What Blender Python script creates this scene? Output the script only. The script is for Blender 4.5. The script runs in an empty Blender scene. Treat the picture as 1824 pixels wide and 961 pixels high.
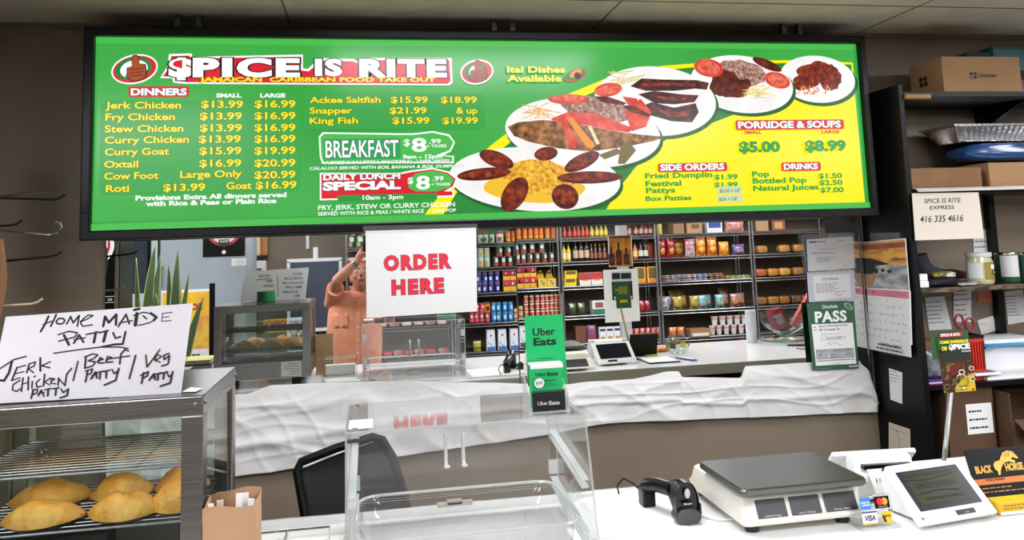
import bpy, bmesh, math, random
from mathutils import Vector, Matrix, noise
R = random.Random(7)
SC = bpy.context.scene
COL = SC.collection
# ------------------------------------------------------------------ camera, world, lights, exposure
CAMZ, WALL_Y = 1.63, 3.0
F, CX, CY = 1407.2, 912.0, 277.0          # focal length and principal point of the (cropped) photograph, 1824x961
def _axes(y, p, r):
    cy, sy, cp, sp, cr, sr = math.cos(y), math.sin(y), math.cos(p), math.sin(p), math.cos(r), math.sin(r)
    yaw = Matrix(((cy, -sy, 0), (sy, cy, 0), (0, 0, 1)))
    b = Matrix(((1, 0, 0), (0, 0, -1), (0, 1, 0)))
    pit = Matrix(((1, 0, 0), (0, cp, sp), (0, -sp, cp)))
    rol = Matrix(((cr, -sr, 0), (sr, cr, 0), (0, 0, 1)))
    return rol @ pit @ b @ yaw
CM = _axes(.1758, .1071, -.0348)
cam = bpy.data.cameras.new('camera'); camo = bpy.data.objects.new('camera', cam); COL.objects.link(camo)
rx, dn, fw = Vector(CM[0]), Vector(CM[1]), Vector(CM[2])
camo.matrix_world = Matrix(((rx.x, -dn.x, -fw.x, 0), (rx.y, -dn.y, -fw.y, 0), (rx.z, -dn.z, -fw.z, CAMZ), (0, 0, 0, 1)))
cam.sensor_fit = 'HORIZONTAL'; cam.sensor_width = 36.0; cam.lens = F / 1824 * 36.0
cam.shift_x = 0.0; cam.shift_y = -(480.5 - CY) / 1824
cam.clip_start = .02; cam.clip_end = 60
SC.camera = camo
vs = SC.view_settings
vs.view_transform = 'Standard'; vs.look = 'None'; vs.exposure = 0.0; vs.gamma = 1.0; vs.use_curve_mapping = False
w = bpy.data.worlds.new('world'); SC.world = w; w.use_nodes = True
w.node_tree.nodes['Background'].inputs[0].default_value = (.55, .62, .72, 1)
w.node_tree.nodes['Background'].inputs[1].default_value = 1.2
cy_ = SC.cycles
cy_.max_bounces = 12; cy_.diffuse_bounces = 5; cy_.glossy_bounces = 6; cy_.transparent_max_bounces = 48; cy_.transmission_bounces = 8
cy_.use_denoising = True; cy_.sample_clamp_indirect = 6.0; cy_.caustics_reflective = False; cy_.caustics_refractive = False
# ceiling troffers: (x, y, strength); the lamps themselves are built by ceiling_light() below
TROFFERS = [(.42, 1.98, 17.0), (3.3, 1.55, 18.0), (-1.4, .3, 28.0), (1.95, .3, 31.0), (3.9, -.7, 30.0), (-2.3, -1.1, 28.0), (2.7, -2.2, 36.0), (5.0, -2.2, 30.0), (-1.15, -2.4, 30.0)]
BOARD_GLOW = 1.0
# ------------------------------------------------------------------ helpers
def lin(h):
    if not isinstance(h, str): return tuple(h)
    h = h.lstrip('#'); o = []
    for i in (0, 2, 4):
        c = int(h[i:i+2], 16) / 255
        o.append(c / 12.92 if c <= .04045 else ((c + .055) / 1.055) ** 2.4)
    return tuple(o)
_M = {}
def mat(name, col='808080', rough=.55, metal=0, spec=.5, glow=0, col2=None, col3=None, scale=20, bump=0, bscale=None, stretch=None, coat=0, detail=4, lo=.35, hi=.65, trans=0):
    if name in _M: return _M[name]
    m = bpy.data.materials.new(name); _M[name] = m; m.use_nodes = True
    nt = m.node_tree; b = nt.nodes['Principled BSDF']
    c = lin(col) + (1,)
    b.inputs['Base Color'].default_value = c
    b.inputs['Roughness'].default_value = rough; b.inputs['Metallic'].default_value = metal
    b.inputs['Specular IOR Level'].default_value = spec
    b.inputs['Coat Weight'].default_value = coat; b.inputs['Coat Roughness'].default_value = .08
    if trans: b.inputs['Transmission Weight'].default_value = trans
    src = None
    if col2 or bump:
        tc = nt.nodes.new('ShaderNodeTexCoord'); mp = nt.nodes.new('ShaderNodeMapping')
        nt.links.new(tc.outputs['Object'], mp.inputs[0])
        if stretch: mp.inputs['Scale'].default_value = stretch
    if col2:
        nz = nt.nodes.new('ShaderNodeTexNoise'); nz.inputs['Scale'].default_value = scale; nz.inputs['Detail'].default_value = detail
        nt.links.new(mp.outputs[0], nz.inputs[0])
        rp = nt.nodes.new('ShaderNodeValToRGB'); rp.color_ramp.elements[0].position = lo; rp.color_ramp.elements[1].position = hi
        rp.color_ramp.elements[0].color = c; rp.color_ramp.elements[1].color = lin(col2) + (1,)
        if col3:
            e = rp.color_ramp.elements.new((lo + hi) / 2); e.color = lin(col3) + (1,)
        nt.links.new(nz.outputs[0], rp.inputs[0]); src = rp.outputs[0]
        nt.links.new(src, b.inputs['Base Color'])
    if bump:
        n2 = nt.nodes.new('ShaderNodeTexNoise'); n2.inputs['Scale'].default_value = bscale or scale; n2.inputs['Detail'].default_value = detail
        nt.links.new(mp.outputs[0], n2.inputs[0])
        bp = nt.nodes.new('ShaderNodeBump'); bp.inputs['Strength'].default_value = bump; bp.inputs['Distance'].default_value = .01
        nt.links.new(n2.outputs[0], bp.inputs['Height']); nt.links.new(bp.outputs[0], b.inputs['Normal'])
    if glow:
        if src: nt.links.new(src, b.inputs['Emission Color'])
        else: b.inputs['Emission Color'].default_value = c
        b.inputs['Emission Strength'].default_value = glow
        if src:
            for l in list(nt.links):
                if l.to_socket == b.inputs['Base Color']: nt.links.remove(l)
        b.inputs['Base Color'].default_value = (.004, .004, .004, 1)
    return m
def clear(name, tint='ffffff', haze=0.0, rough=.02, f0=.04, white='ffffff', gmax=.96):
    """thin clear sheet: passes light straight through, mirrors it by Schlick's Fresnel term, optional milky haze"""
    if name in _M: return _M[name]
    m = bpy.data.materials.new(name); _M[name] = m; m.use_nodes = True
    nt = m.node_tree; nt.nodes.remove(nt.nodes['Principled BSDF']); out = nt.nodes['Material Output']
    tr = nt.nodes.new('ShaderNodeBsdfTransparent'); tr.inputs[0].default_value = lin(tint) + (1,)
    gl = nt.nodes.new('ShaderNodeBsdfAnisotropic' if False else 'ShaderNodeBsdfGlossy'); gl.inputs['Roughness'].default_value = rough
    lw = nt.nodes.new('ShaderNodeLayerWeight'); lw.inputs[0].default_value = .5
    pw = nt.nodes.new('ShaderNodeMath'); pw.operation = 'POWER'; pw.inputs[1].default_value = 5
    mu = nt.nodes.new('ShaderNodeMath'); mu.operation = 'MULTIPLY_ADD'; mu.inputs[1].default_value = gmax; mu.inputs[2].default_value = f0
    nt.links.new(lw.outputs['Facing'], pw.inputs[0]); nt.links.new(pw.outputs[0], mu.inputs[0])
    cur = tr
    if haze:
        df = nt.nodes.new('ShaderNodeBsdfDiffuse'); df.inputs[0].default_value = lin(white) + (1,)
        tl = nt.nodes.new('ShaderNodeBsdfTranslucent'); tl.inputs[0].default_value = lin(white) + (1,)
        a = nt.nodes.new('ShaderNodeMixShader'); a.inputs[0].default_value = .5
        nt.links.new(df.outputs[0], a.inputs[1]); nt.links.new(tl.outputs[0], a.inputs[2])
        h = nt.nodes.new('ShaderNodeMixShader'); h.inputs[0].default_value = haze
        nt.links.new(tr.outputs[0], h.inputs[1]); nt.links.new(a.outputs[0], h.inputs[2]); cur = h
    mx = nt.nodes.new('ShaderNodeMixShader')
    nt.links.new(mu.outputs[0], mx.inputs[0]); nt.links.new(cur.outputs[0], mx.inputs[1]); nt.links.new(gl.outputs[0], mx.inputs[2])
    nt.links.new(mx.outputs[0], out.inputs[0])
    return m
def mirror_mat():
    m = bpy.data.materials.new('mirror_silver'); m.use_nodes = True
    b = m.node_tree.nodes['Principled BSDF']; b.inputs['Base Color'].default_value = (.86, .88, .87, 1)
    b.inputs['Metallic'].default_value = 1; b.inputs['Roughness'].default_value = 0
    return m
# rays through photograph pixels, met with planes of the place
def uv(px, py):
    d = CM.transposed() @ Vector(((px - CX) / F, (py - CY) / F, 1)); return d.x / d.y, d.z / d.y
def A(px, py, Y): u, v = uv(px, py); return Vector((u * Y, Y, v * Y + CAMZ))
def AX(px, py, X): u, v = uv(px, py); Y = X / u; return Vector((X, Y, v * Y + CAMZ))
def AZ(px, py, Z): u, v = uv(px, py); Y = (Z - CAMZ) / v; return Vector((u * Y, Y, Z))
def AM(px, py, Yv): u, v = uv(px, py); return Vector((u * Yv, 2 * WALL_Y - Yv, v * Yv + CAMZ))       # seen in the mirror, at path depth Yv
def AMZ(px, py, Z): u, v = uv(px, py); Yv = (Z - CAMZ) / v; return Vector((u * Yv, 2 * WALL_Y - Yv, Z))
_T = {}
def glyphs(s, off=0.0, shear=0.0, sp=1.0):
    k = (s, round(off, 4), shear, sp)
    if k in _T: return _T[k]
    cu = bpy.data.curves.new('tmp', 'FONT'); cu.body = s; cu.size = 1; cu.offset = off; cu.shear = shear; cu.space_character = sp
    cu.resolution_u = 3; cu.fill_mode = 'FRONT'
    ob = bpy.data.objects.new('tmp', cu)
    me = ob.to_mesh()
    vs_ = [(v.co.x, v.co.y) for v in me.vertices]; fs = [tuple(p.vertices) for p in me.polygons]
    ob.to_mesh_clear(); bpy.data.objects.remove(ob); bpy.data.curves.remove(cu)
    xs = [v[0] for v in vs_] or [0, 1]
    _T[k] = (vs_, fs, min(xs), max(xs)); return _T[k]
CAP = .729
class MB:
    def __init__(s): s.v = []; s.f = []; s.mi = []; s.sm = []; s.mats = []; s.T = Matrix.Identity(4); s.layer = 0
    def add(s, vs_, fs, m, smooth=False):
        if m not in s.mats: s.mats.append(m)
        k = s.mats.index(m); n = len(s.v); T = s.T
        s.v += [T @ Vector(v) for v in vs_]
        for f in fs: s.f.append([n + i for i in f]); s.mi.append(k); s.sm.append(smooth)
        return s
    def box(s, a, b, m):
        x0, y0, z0 = a; x1, y1, z1 = b
        return s.add([(x0,y0,z0),(x1,y0,z0),(x1,y1,z0),(x0,y1,z0),(x0,y0,z1),(x1,y0,z1),(x1,y1,z1),(x0,y1,z1)],
              [(0,3,2,1),(4,5,6,7),(0,1,5,4),(1,2,6,5),(2,3,7,6),(3,0,4,7)], m)
    def cbox(s, c, d, m): return s.box([c[i] - d[i] / 2 for i in range(3)], [c[i] + d[i] / 2 for i in range(3)], m)
    def prism(s, pts, m, ax='y', d0=0., d1=.01, smooth=False, cap=None):
        def P(p, d):
            return {'y': (p[0], d, p[1]), 'z': (p[0], p[1], d), 'x': (d, p[0], p[1])}[ax]
        n = len(pts); vs_ = [P(p, d0) for p in pts] + [P(p, d1) for p in pts]
        s.add(vs_, [(i, (i + 1) % n, n + (i + 1) % n, n + i) for i in range(n)], m, smooth)
        s.add(vs_, [tuple(range(n))[::-1], tuple(range(n, 2 * n))], cap or m)
        return s
    def loft(s, rings, m, cap=True, smooth=True, closed=True):
        n = len(rings[0]); vs_ = [p for r in rings for p in r]; fs = []
        for i in range(len(rings) - 1):
            for j in range(n if closed else n - 1):
                fs.append((i * n + j, i * n + (j + 1) % n, (i + 1) * n + (j + 1) % n, (i + 1) * n + j))
        s.add(vs_, fs, m, smooth)
        if cap and closed: s.add(vs_, [tuple(range(n))[::-1], tuple(range((len(rings) - 1) * n, len(rings) * n))], m)
        return s
    def lathe(s, prof, m, c=(0, 0, 0), seg=20, smooth=True, cap=True):
        rings = [[(c[0] + r * math.cos(2 * math.pi * j / seg), c[1] + r * math.sin(2 * math.pi * j / seg), c[2] + z) for j in range(seg)] for r, z in prof]
        return s.loft(rings, m, cap, smooth)
    def tube(s, pts, r, m, seg=8, smooth=True, closed=False, flat=1.0):
        pts = [Vector(p) for p in pts]; n = len(pts); rings = []
        rs = r if isinstance(r, (list, tuple)) else [r] * n
        up = None
        for i in range(n):
            a = pts[i - 1] if (i > 0 or closed) else pts[i]; b = pts[(i + 1) % n] if (i < n - 1 or closed) else pts[i]
            t = (b - a).normalized()
            if up is None: up = Vector((0, 0, 1)) if abs(t.z) < .9 else Vector((1, 0, 0))
            sd = t.cross(up)
            if sd.length < 1e-5: sd = t.cross(Vector((0, 1, 0)))
            sd.normalize(); u2 = sd.cross(t).normalized(); up = u2
            rings.append([pts[i] + sd * rs[i] * math.cos(2 * math.pi * j / seg) + u2 * rs[i] * flat * math.sin(2 * math.pi * j / seg) for j in range(seg)])
        if closed: rings.append(rings[0])
        return s.loft(rings, m, not closed, smooth)
    def ball(s, c, r, m, seg=16, rings=10, fn=None):
        r = r if isinstance(r, (list, tuple)) else (r, r, r); rr = []
        for i in range(rings + 1):
            th = math.pi * min(max(i / rings, .02), .98); ring = []
            for j in range(seg):
                ph = 2 * math.pi * j / seg; p = Vector((math.sin(th) * math.cos(ph), math.sin(th) * math.sin(ph), -math.cos(th)))
                if fn: p = fn(p)
                ring.append((c[0] + p[0] * r[0], c[1] + p[1] * r[1], c[2] + p[2] * r[2]))
            rr.append(ring)
        return s.loft(rr, m)
    def grid(s, nx, ny, fn, m, smooth=True):
        vs_ = [fn(i / nx, j / ny) for j in range(ny + 1) for i in range(nx + 1)]; W_ = nx + 1
        return s.add(vs_, [(j * W_ + i, j * W_ + i + 1, (j + 1) * W_ + i + 1, (j + 1) * W_ + i) for j in range(ny) for i in range(nx)], m, smooth)
    # flat print on the local plane y = 0, seen from -y
    def up(s): s.layer += 1; return -.00025 * s.layer
    def p2(s, pts, m):
        y = s.up(); return s.add([(p[0], y, p[1]) for p in pts], [tuple(range(len(pts)))], m)
    def r2(s, x0, z0, x1, z1, m): return s.p2([(x0, z0), (x1, z0), (x1, z1), (x0, z1)], m)
    def rr2(s, x0, z0, x1, z1, r, m):
        P = []
        for cx, cz, a in ((x1 - r, z0 + r, -90), (x1 - r, z1 - r, 0), (x0 + r, z1 - r, 90), (x0 + r, z0 + r, 180)):
            P += [(cx + r * math.cos(math.radians(a + t)), cz + r * math.sin(math.radians(a + t))) for t in (0, 30, 60, 90)]
        return s.p2(P, m)
    def e2(s, cx, cz, a, b, m, rot=0, n=28, wob=0, seed=0):
        c, sn = math.cos(rot), math.sin(rot); rn = random.Random(seed); P = []
        for i in range(n):
            t = 2 * math.pi * i / n; k = 1 + wob * (rn.random() - .5)
            x, z = a * math.cos(t) * k, b * math.sin(t) * k; P.append((cx + c * x - sn * z, cz + sn * x + c * z))
        return s.p2(P, m)
    def stroke(s, pts, wd, m):
        y = s.up(); vs_ = []; fs = []
        pts = [Vector(p) for p in pts]
        for a, b in zip(pts, pts[1:]):
            d = b - a
            if d.length < 1e-7: continue
            n_ = Vector((-d.y, d.x)).normalized() * wd / 2; k = len(vs_)
            vs_ += [(q.x, y, q.y) for q in (a - n_, b - n_, b + n_, a + n_)]; fs.append((k, k + 1, k + 2, k + 3))
        for p in pts:
            k = len(vs_); vs_ += [(p.x + wd / 2 * math.cos(t * .7854), y - .00003, p.y + wd / 2 * math.sin(t * .7854)) for t in range(8)]; fs.append(tuple(range(k, k + 8)))
        return s.add(vs_, fs, m)
    def text(s, t, x, z, h, m, w=None, al='l', off=0., shear=0., sp=1.0, out=None, ow=.03, flip=False):
        """cap height h, baseline z; w fits the width"""
        vs_, fs, x0, x1 = glyphs(t, 0 if off < 0 else off, shear, sp)
        k = h / CAP; kx = (w / (x1 - x0)) if w else k; wd = (x1 - x0) * kx
        ox = x - {'l': 0, 'c': wd / 2, 'r': wd}[al]
        fl = -1 if flip else 1
        if out:
            v2, f2, _, _ = glyphs(t, off + ow, shear, sp); y = s.up()
            s.add([(ox + (a - x0) * kx, y, z + b * k) for a, b in v2], f2, out)
        y = s.up()
        return s.add([(ox + (a - x0) * kx, y, z + b * k) for a, b in vs_], fs, m)
    def lines(s, x0, z0, x1, z1, n, m, th=.3, seed=1, al='l'):
        """rows of small unreadable print"""
        rn = random.Random(seed); dz = (z1 - z0) / n
        for i in range(n):
            L = (x1 - x0) * (.55 + .45 * rn.random()); z = z1 - dz * (i + .7)
            a = x0 if al == 'l' else (x0 + x1 - L) / 2
            b = a
            while b < a + L:
                g = (x1 - x0) * (.05 + .09 * rn.random()); s.r2(b, z, min(b + g, a + L), z + dz * th, m); s.layer -= 1; b += g + (x1 - x0) * .025
        s.layer += 1
    def mesh(s, name, bevel=0, sharp=None):
        me = bpy.data.meshes.new(name); me.from_pydata([tuple(v) for v in s.v], [], s.f)
        for m in s.mats: me.materials.append(m)
        me.polygons.foreach_set('material_index', s.mi); me.polygons.foreach_set('use_smooth', s.sm)
        me.validate(); me.update()
        bm = bmesh.new(); bm.from_mesh(me); bmesh.ops.remove_doubles(bm, verts=bm.verts, dist=1e-6); bm.to_mesh(me); bm.free()
        if any(s.sm): me.set_sharp_from_angle(angle=math.radians(sharp or 40))
        return me
    def build(s, name, parent=None, bevel=0, loc=None, rot=None, sharp=None, label=None, mods=None):
        o = bpy.data.objects.new(name, s.mesh(name, sharp=sharp)); COL.objects.link(o)
        if parent: o.parent = parent
        if loc is not None: o.location = loc
        if rot is not None: o.rotation_euler = rot
        if bevel:
            b = o.modifiers.new('bevel', 'BEVEL'); b.width = bevel; b.segments = 2; b.limit_method = 'ANGLE'; b.angle_limit = math.radians(50)
        if label: o['label'] = label
        return o
def tag(o, label, cat, group=None, kind=None):
    o['label'] = label; o['category'] = cat
    if group: o['group'] = group
    if kind: o['kind'] = kind
    return o
def thing(name, label, cat, loc=(0, 0, 0), rz=0, group=None, rot=None):
    o = bpy.data.objects.new(name, None); COL.objects.link(o); o.empty_display_size = .05
    o.location = loc; o.rotation_euler = rot or (0, 0, rz)
    return tag(o, label, cat, group)
def struct(mb, name, bevel=0):
    o = mb.build(name, bevel=bevel); o['kind'] = 'structure'; return o
def ORD(i): return ['first', 'second', 'third', 'fourth', 'fifth', 'sixth', 'seventh', 'eighth', 'ninth', 'tenth', 'eleventh', 'twelfth'][i]
def solid(o, t, off=0):
    m = o.modifiers.new('thickness', 'SOLIDIFY'); m.thickness = t; m.offset = off; return o
def W(root, pl=None):
    m = MB(); m.T = root.matrix_basis.inverted() @ (pl or Matrix.Identity(4)); return m
def front(Y): return Matrix.Translation((0, Y, 0))
# ------------------------------------------------------------------ materials shared widely
WALL = mat('wall_paint', '7f7160', .5, col2='796b5a', scale=3, bump=.04, bscale=180)
CEIL = mat('ceiling_tile', 'cbc4b2', .8, col2='c0baa9', scale=9, bump=.15, bscale=240)
BLK = mat('black_frame', '070708', .32, spec=.25); BLKM = mat('black_matte', '0d0d0e', .6, spec=.25); BLKS = mat('black_shelf_board', '0b0b0c', .38, spec=.22, bump=.05, bscale=60)
STEEL = mat('steel_satin', 'a5a3a1', .28, 1, col2='918f8d', scale=14, stretch=(1, 1, 30)); CHROME = mat('chrome', 'd5d6d8', .08, 1)
DSTEEL = mat('dark_steel', '6b6a68', .3, 1, col2='5c5b59', scale=10)
WHITE = mat('white_plastic', 'f0f0ee', .35); PAPER = mat('white_paper', 'ecebe7', .7, bump=.05, bscale=30); INK = mat('black_ink', '151515', .6)
GREY = mat('grey_plastic', '5a5a5c', .4); RUB = mat('black_rubber', '17171a', .5); INKG = mat('grey_ink', '6a6a6c', .7)
ACRYL = clear('clear_acrylic', haze=.014, f0=.04); ACEDGE = clear('acrylic_edge', haze=.55, f0=.1, tint='eef6f2')
GLASS = clear('clear_glass', tint='f2f6f4', f0=.05); SLEEVE = clear('plastic_sleeve', haze=.06, f0=.07, rough=.12)
KRAFT = mat('kraft_cardboard', 'a57f59', .75, col2='9a7550', scale=6, bump=.05, bscale=90); KRAFTD = mat('brown_cardboard', '8a6544', .8, col2='7e5b3c', scale=7)
# ------------------------------------------------------------------ the room
X0, X1, YF, ZC = -3.3, 6.05, -3.9, 2.46
struct(MB().box((X0 - .1, YF - .1, -.1), (X1 + .1, WALL_Y + .1, 0), mat('floor_tile', '8b857b', .35, col2='7d776e', scale=5)), 'floor')
c = MB().box((X0 - .1, YF - .1, ZC), (X1 + .1, WALL_Y + .1, ZC + .1), CEIL)
SEAM = mat('ceiling_seam', '4b463d', .8)
for x in [-3.78 + 1.17 * i for i in range(1, 9)]:
    c.box((x + 1.145, YF, ZC - .0015), (x + 1.149, WALL_Y, ZC + .001), SEAM)
for y in (2.61, 2.01, 1.4, .8, .2, -.4, -1.0, -1.6, -2.2, -2.8, -3.4): c.box((X0, y - .002, ZC - .0015), (X1, y + .002, ZC + .001), SEAM)
struct(c, 'ceiling')
struct(MB().box((-1.39, WALL_Y, 0), (X1 + .1, WALL_Y + .1, ZC), WALL), 'wall_back')
struct(MB().box((-1.39, 2.1, 0), (-1.29, WALL_Y, ZC), WALL), 'wall_left')
struct(MB().box((X0, 2.0, 0), (-1.29, 2.1, ZC), WALL), 'wall_partition')
struct(MB().box((X0 - .1, YF - .1, 0), (X0, 2.1, ZC), WALL), 'wall_left_shop')
struct(MB().box((X1, YF - .1, 0), (X1 + .1, WALL_Y, ZC), WALL), 'wall_right')
dx0, dx1 = AM(198, 480, 9.88).x, AM(283, 480, 9.88).x
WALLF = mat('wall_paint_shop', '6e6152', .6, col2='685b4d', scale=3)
struct(MB().box((dx1, YF - .1, 0), (X1, YF, ZC), WALLF).box((X0, YF - .1, 0), (dx0, YF, ZC), WALLF).box((dx0, YF - .1, 2.15), (dx1, YF, ZC), WALLF), 'wall_front')
TRIM = mat('trim_dark', '2c2721', .6)
struct(MB().box((-1.29, WALL_Y - .008, ZC - .022), (X1, WALL_Y, ZC), mat('wall_angle_trim', '6f675a', .5)), 'trim_1')
struct(MB().box((-1.29, WALL_Y - .012, 0), (X1, WALL_Y, .1), TRIM), 'baseboard_back')
d = struct(MB().box((dx0, YF - .07, 0), (dx0 + .05, YF - .02, 2.15), BLK).box((dx1 - .02, YF - .07, 0), (dx1, YF - .02, 2.15), BLK).box((dx0, YF - .07, 2.1), (dx1, YF - .02, 2.15), BLK), 'door_1')
xs = AM(263, 480, 9.88).x
MB().box((dx0 + .05, YF - .06, 1.2), (xs, YF - .03, 2.1), mat('door_blue_grey', '3c4452', .25, col2='525c6c', scale=1.5)).box((dx0 + .05, YF - .06, 0), (xs, YF - .03, .55), BLK).build('door_panel', d)
MB().box((xs - .01, YF - .065, 0), (xs + .02, YF - .025, 2.1), BLK).build('door_mullion', d)
MB().box((dx0 + .05, YF - .05, .55), (xs - .01, YF - .045, 1.2), GLASS).box((xs + .02, YF - .05, 0), (dx1 - .02, YF - .045, 2.1), GLASS).build('door_glass', d)
def ceiling_light(x, y, st, i, lab):
    r = thing('ceiling_light', lab, 'ceiling light', (x, y, ZC), group='ceiling troffers')
    f = W(r); z = ZC - .012
    for a in ((x - .61, y - .305, x + .61, y - .28), (x - .61, y + .28, x + .61, y + .305), (x - .61, y - .28, x - .585, y + .28), (x + .585, y - .28, x + .61, y + .28)):
        f.box((a[0], a[1], z), (a[2], a[3], ZC), WHITE)
    f.build('frame', r)
    W(r).box((x - .585, y - .28, ZC - .008), (x + .585, y + .28, ZC - .003), mat('troffer_diffuser_%d' % i, 'f6f8ff', .4, glow=st)).build('diffuser', r)
names = ['over the counter in front of the menu board', 'over the right end of the counter', 'on the customer side left of the person', 'on the customer side beside the pillar', 'over the right of the shop floor', 'near the glass shop door', 'in front of the snack shelves', 'in front of the bread shelves', 'before the chalkboard at the back of the shop']
for i, (x, y, st) in enumerate(TROFFERS): ceiling_light(x, y, st, i, 'flush white ceiling light panel ' + names[i])
# ------------------------------------------------------------------ menu board
YP = 2.82
GL = BOARD_GLOW
def E(name, c, **k): return mat('print_' + name, c, .22, glow=GL, spec=.3, **k)
G_ = E('green', '2fa237', col2='4cba56', scale=1.6, lo=.3, hi=.7, detail=1); GT = E('strip_green', '4cbf50'); GD = E('dark_green', '2f8f3c', col2='277f36', scale=4); GM = E('mid_green', '37a546')
YE = E('yellow', 'fff200'); YT = E('letter_yellow', 'ffe81a'); WH = E('white', 'ffffff'); RD = E('red', 'e0202e'); BK = E('black', '0c130d'); BR = E('letter_brown', '5a4310')
OL = E('outline_green', '14621f'); PG = E('price_green', '00a548'); PLATE = E('plate', 'ffffff', col2='f3f1ee', scale=8)
bo = thing('menu_board', 'long backlit green and yellow restaurant menu sign in a black frame', 'menu sign', (.5, YP, 1.678))
xl, xr = -.3385 * 2.8, .6945 * 2.8; zt, zb = CAMZ + .2733 * 2.8, CAMZ + .0172 * 2.8
il, ir, it, ib = -.3252 * YP, .6803 * YP, CAMZ + .2606 * YP, CAMZ + .0283 * YP
f = W(bo)
for a in (((xl, zt), (xr, zt), (ir, it), (il, it)), ((il, ib), (ir, ib), (xr, zb), (xl, zb)), ((xl, zb), (xl, zt), (il, it), (il, ib)), ((ir, ib), (ir, it), (xr, zt), (xr, zb))):
    f.prism(list(a), BLK, 'y', 2.795, 2.835)
f.build('frame', bo, bevel=.004)
W(bo).box((xl + .004, 2.835, zb + .003), (xr - .004, 2.965, zt - .003), BLK).build('housing', bo)
pn = W(bo).box((il - .005, YP, ib - .005), (ir + .005, YP + .008, it + .005), G_).build('lit_panel', bo)
def bx(px, py): p = A(px, py, YP); return (p.x, p.z)
def B(base=0): m = W(bo, front(YP)); m.eps = .00004; m.layer = base; return m
MB.up = lambda s: (setattr(s, 'layer', s.layer + 1), -getattr(s, 'eps', .00025) * s.layer)[1]
def poly(s, pts, m): return s.p2([bx(*p) for p in pts], m)
def ell(s, cx, cy, a, b, m, rot=0, **k):
    x, z = bx(cx, cy); kk = bx(cx + 10, cy)[0] - x; kv = z - bx(cx, cy + 10)[1]
    return s.e2(x, z, a * kk / 10, b * kv / 10, m, -math.radians(rot), **k)
def T(s, t, x, y, x2, h, m, **k):
    a = bx(x, y); b = bx(x2, y); top = bx(x, y - h)[1]
    return s.text(t, a[0], a[1], top - a[1], m, w=b[0] - a[0], **k)
def rect(s, x0, y0, x1, y1, m, r=0):
    a = bx(x0, y1); b = bx(x1, y0)
    return s.rr2(a[0], a[1], b[0], b[1], r, m) if r else s.r2(a[0], a[1], b[0], b[1], m)
s = B()
s.r2(il, it - .022, ir, it, GT); s.r2(il, ib, ir, ib + .03, GM)
up = [(752, 388), (790, 338), (830, 297), (880, 254), (940, 209), (1010, 168), (1090, 135), (1180, 117), (1300, 108), (1420, 107), (1518, 111)]
dn_ = [(1518, 115), (1420, 112), (1300, 114), (1190, 124), (1100, 146), (1020, 180), (950, 222), (890, 268), (842, 310), (812, 345), (786, 388)]
poly(s, [(786, 388), (812, 345), (842, 310), (890, 268), (950, 222), (1020, 180), (1100, 146), (1190, 124), (1300, 114), (1420, 112), (1518, 115), (1535, 364), (1079, 377)], GD)
for i in range(len(up) - 1): poly(s, [up[i], up[i + 1], dn_[-2 - i], dn_[-1 - i]], YE); s.layer -= 1
s.layer += 1
yl = [(1079, 374), (1100, 338), (1130, 300), (1165, 262), (1200, 240), (1260, 222), (1330, 195), (1420, 168), (1521, 150), (1541, 361)]
poly(s, yl, YE); poly(s, [(1516, 112), (1519, 112), (1522, 152), (1519, 152)], YE)
s.r2(il, ib, ir, ib + .0225, GT); s.r2(ir - .01, ib, ir, it, GM)
s.build('background_print', bo)
# plates and food
P = B(30)
MOT = lambda n, a, b, c, sc: E(n, a, col2=b, col3=c, scale=sc, lo=.3, hi=.68, detail=6)
CHAR = MOT('charred_meat', '2a0d08', '8a3318', '571a0d', 40); JRK = MOT('jerk_meat', '1d0a07', '7a2a17', '3a120b', 35); FRY = MOT('fried_chicken', '3a100a', 'b0481f', '7a260f', 45)
PLN = MOT('plantain', '3a0d06', '8f3a1a', '5e1c0d', 30); RICE = MOT('rice', '6b4436', 'd9b3a2', 'a57c6b', 90); ACK = MOT('ackee', 'b5661a', 'ffd84a', 'eda82a', 70)
FISH = MOT('fish', '3f2312', 'c98c55', '8c5a30', 40); TOM = MOT('tomato', 'd22c20', 'ef6b4f', 'e04433', 25); SLAW = MOT('slaw', 'e8c98a', 'fff3d8', 'f5d9a0', 60); LET = MOT('lettuce', 'b7b24a', 'efeac0', 'd8d488', 40); OKRA = E('okra', '7a6a35'); CAR = E('carrot', 'f0962e'); SAUCE = E('sauce', 'f6c330')
PSH = E('plate_shade', '1f5f2a')
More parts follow.
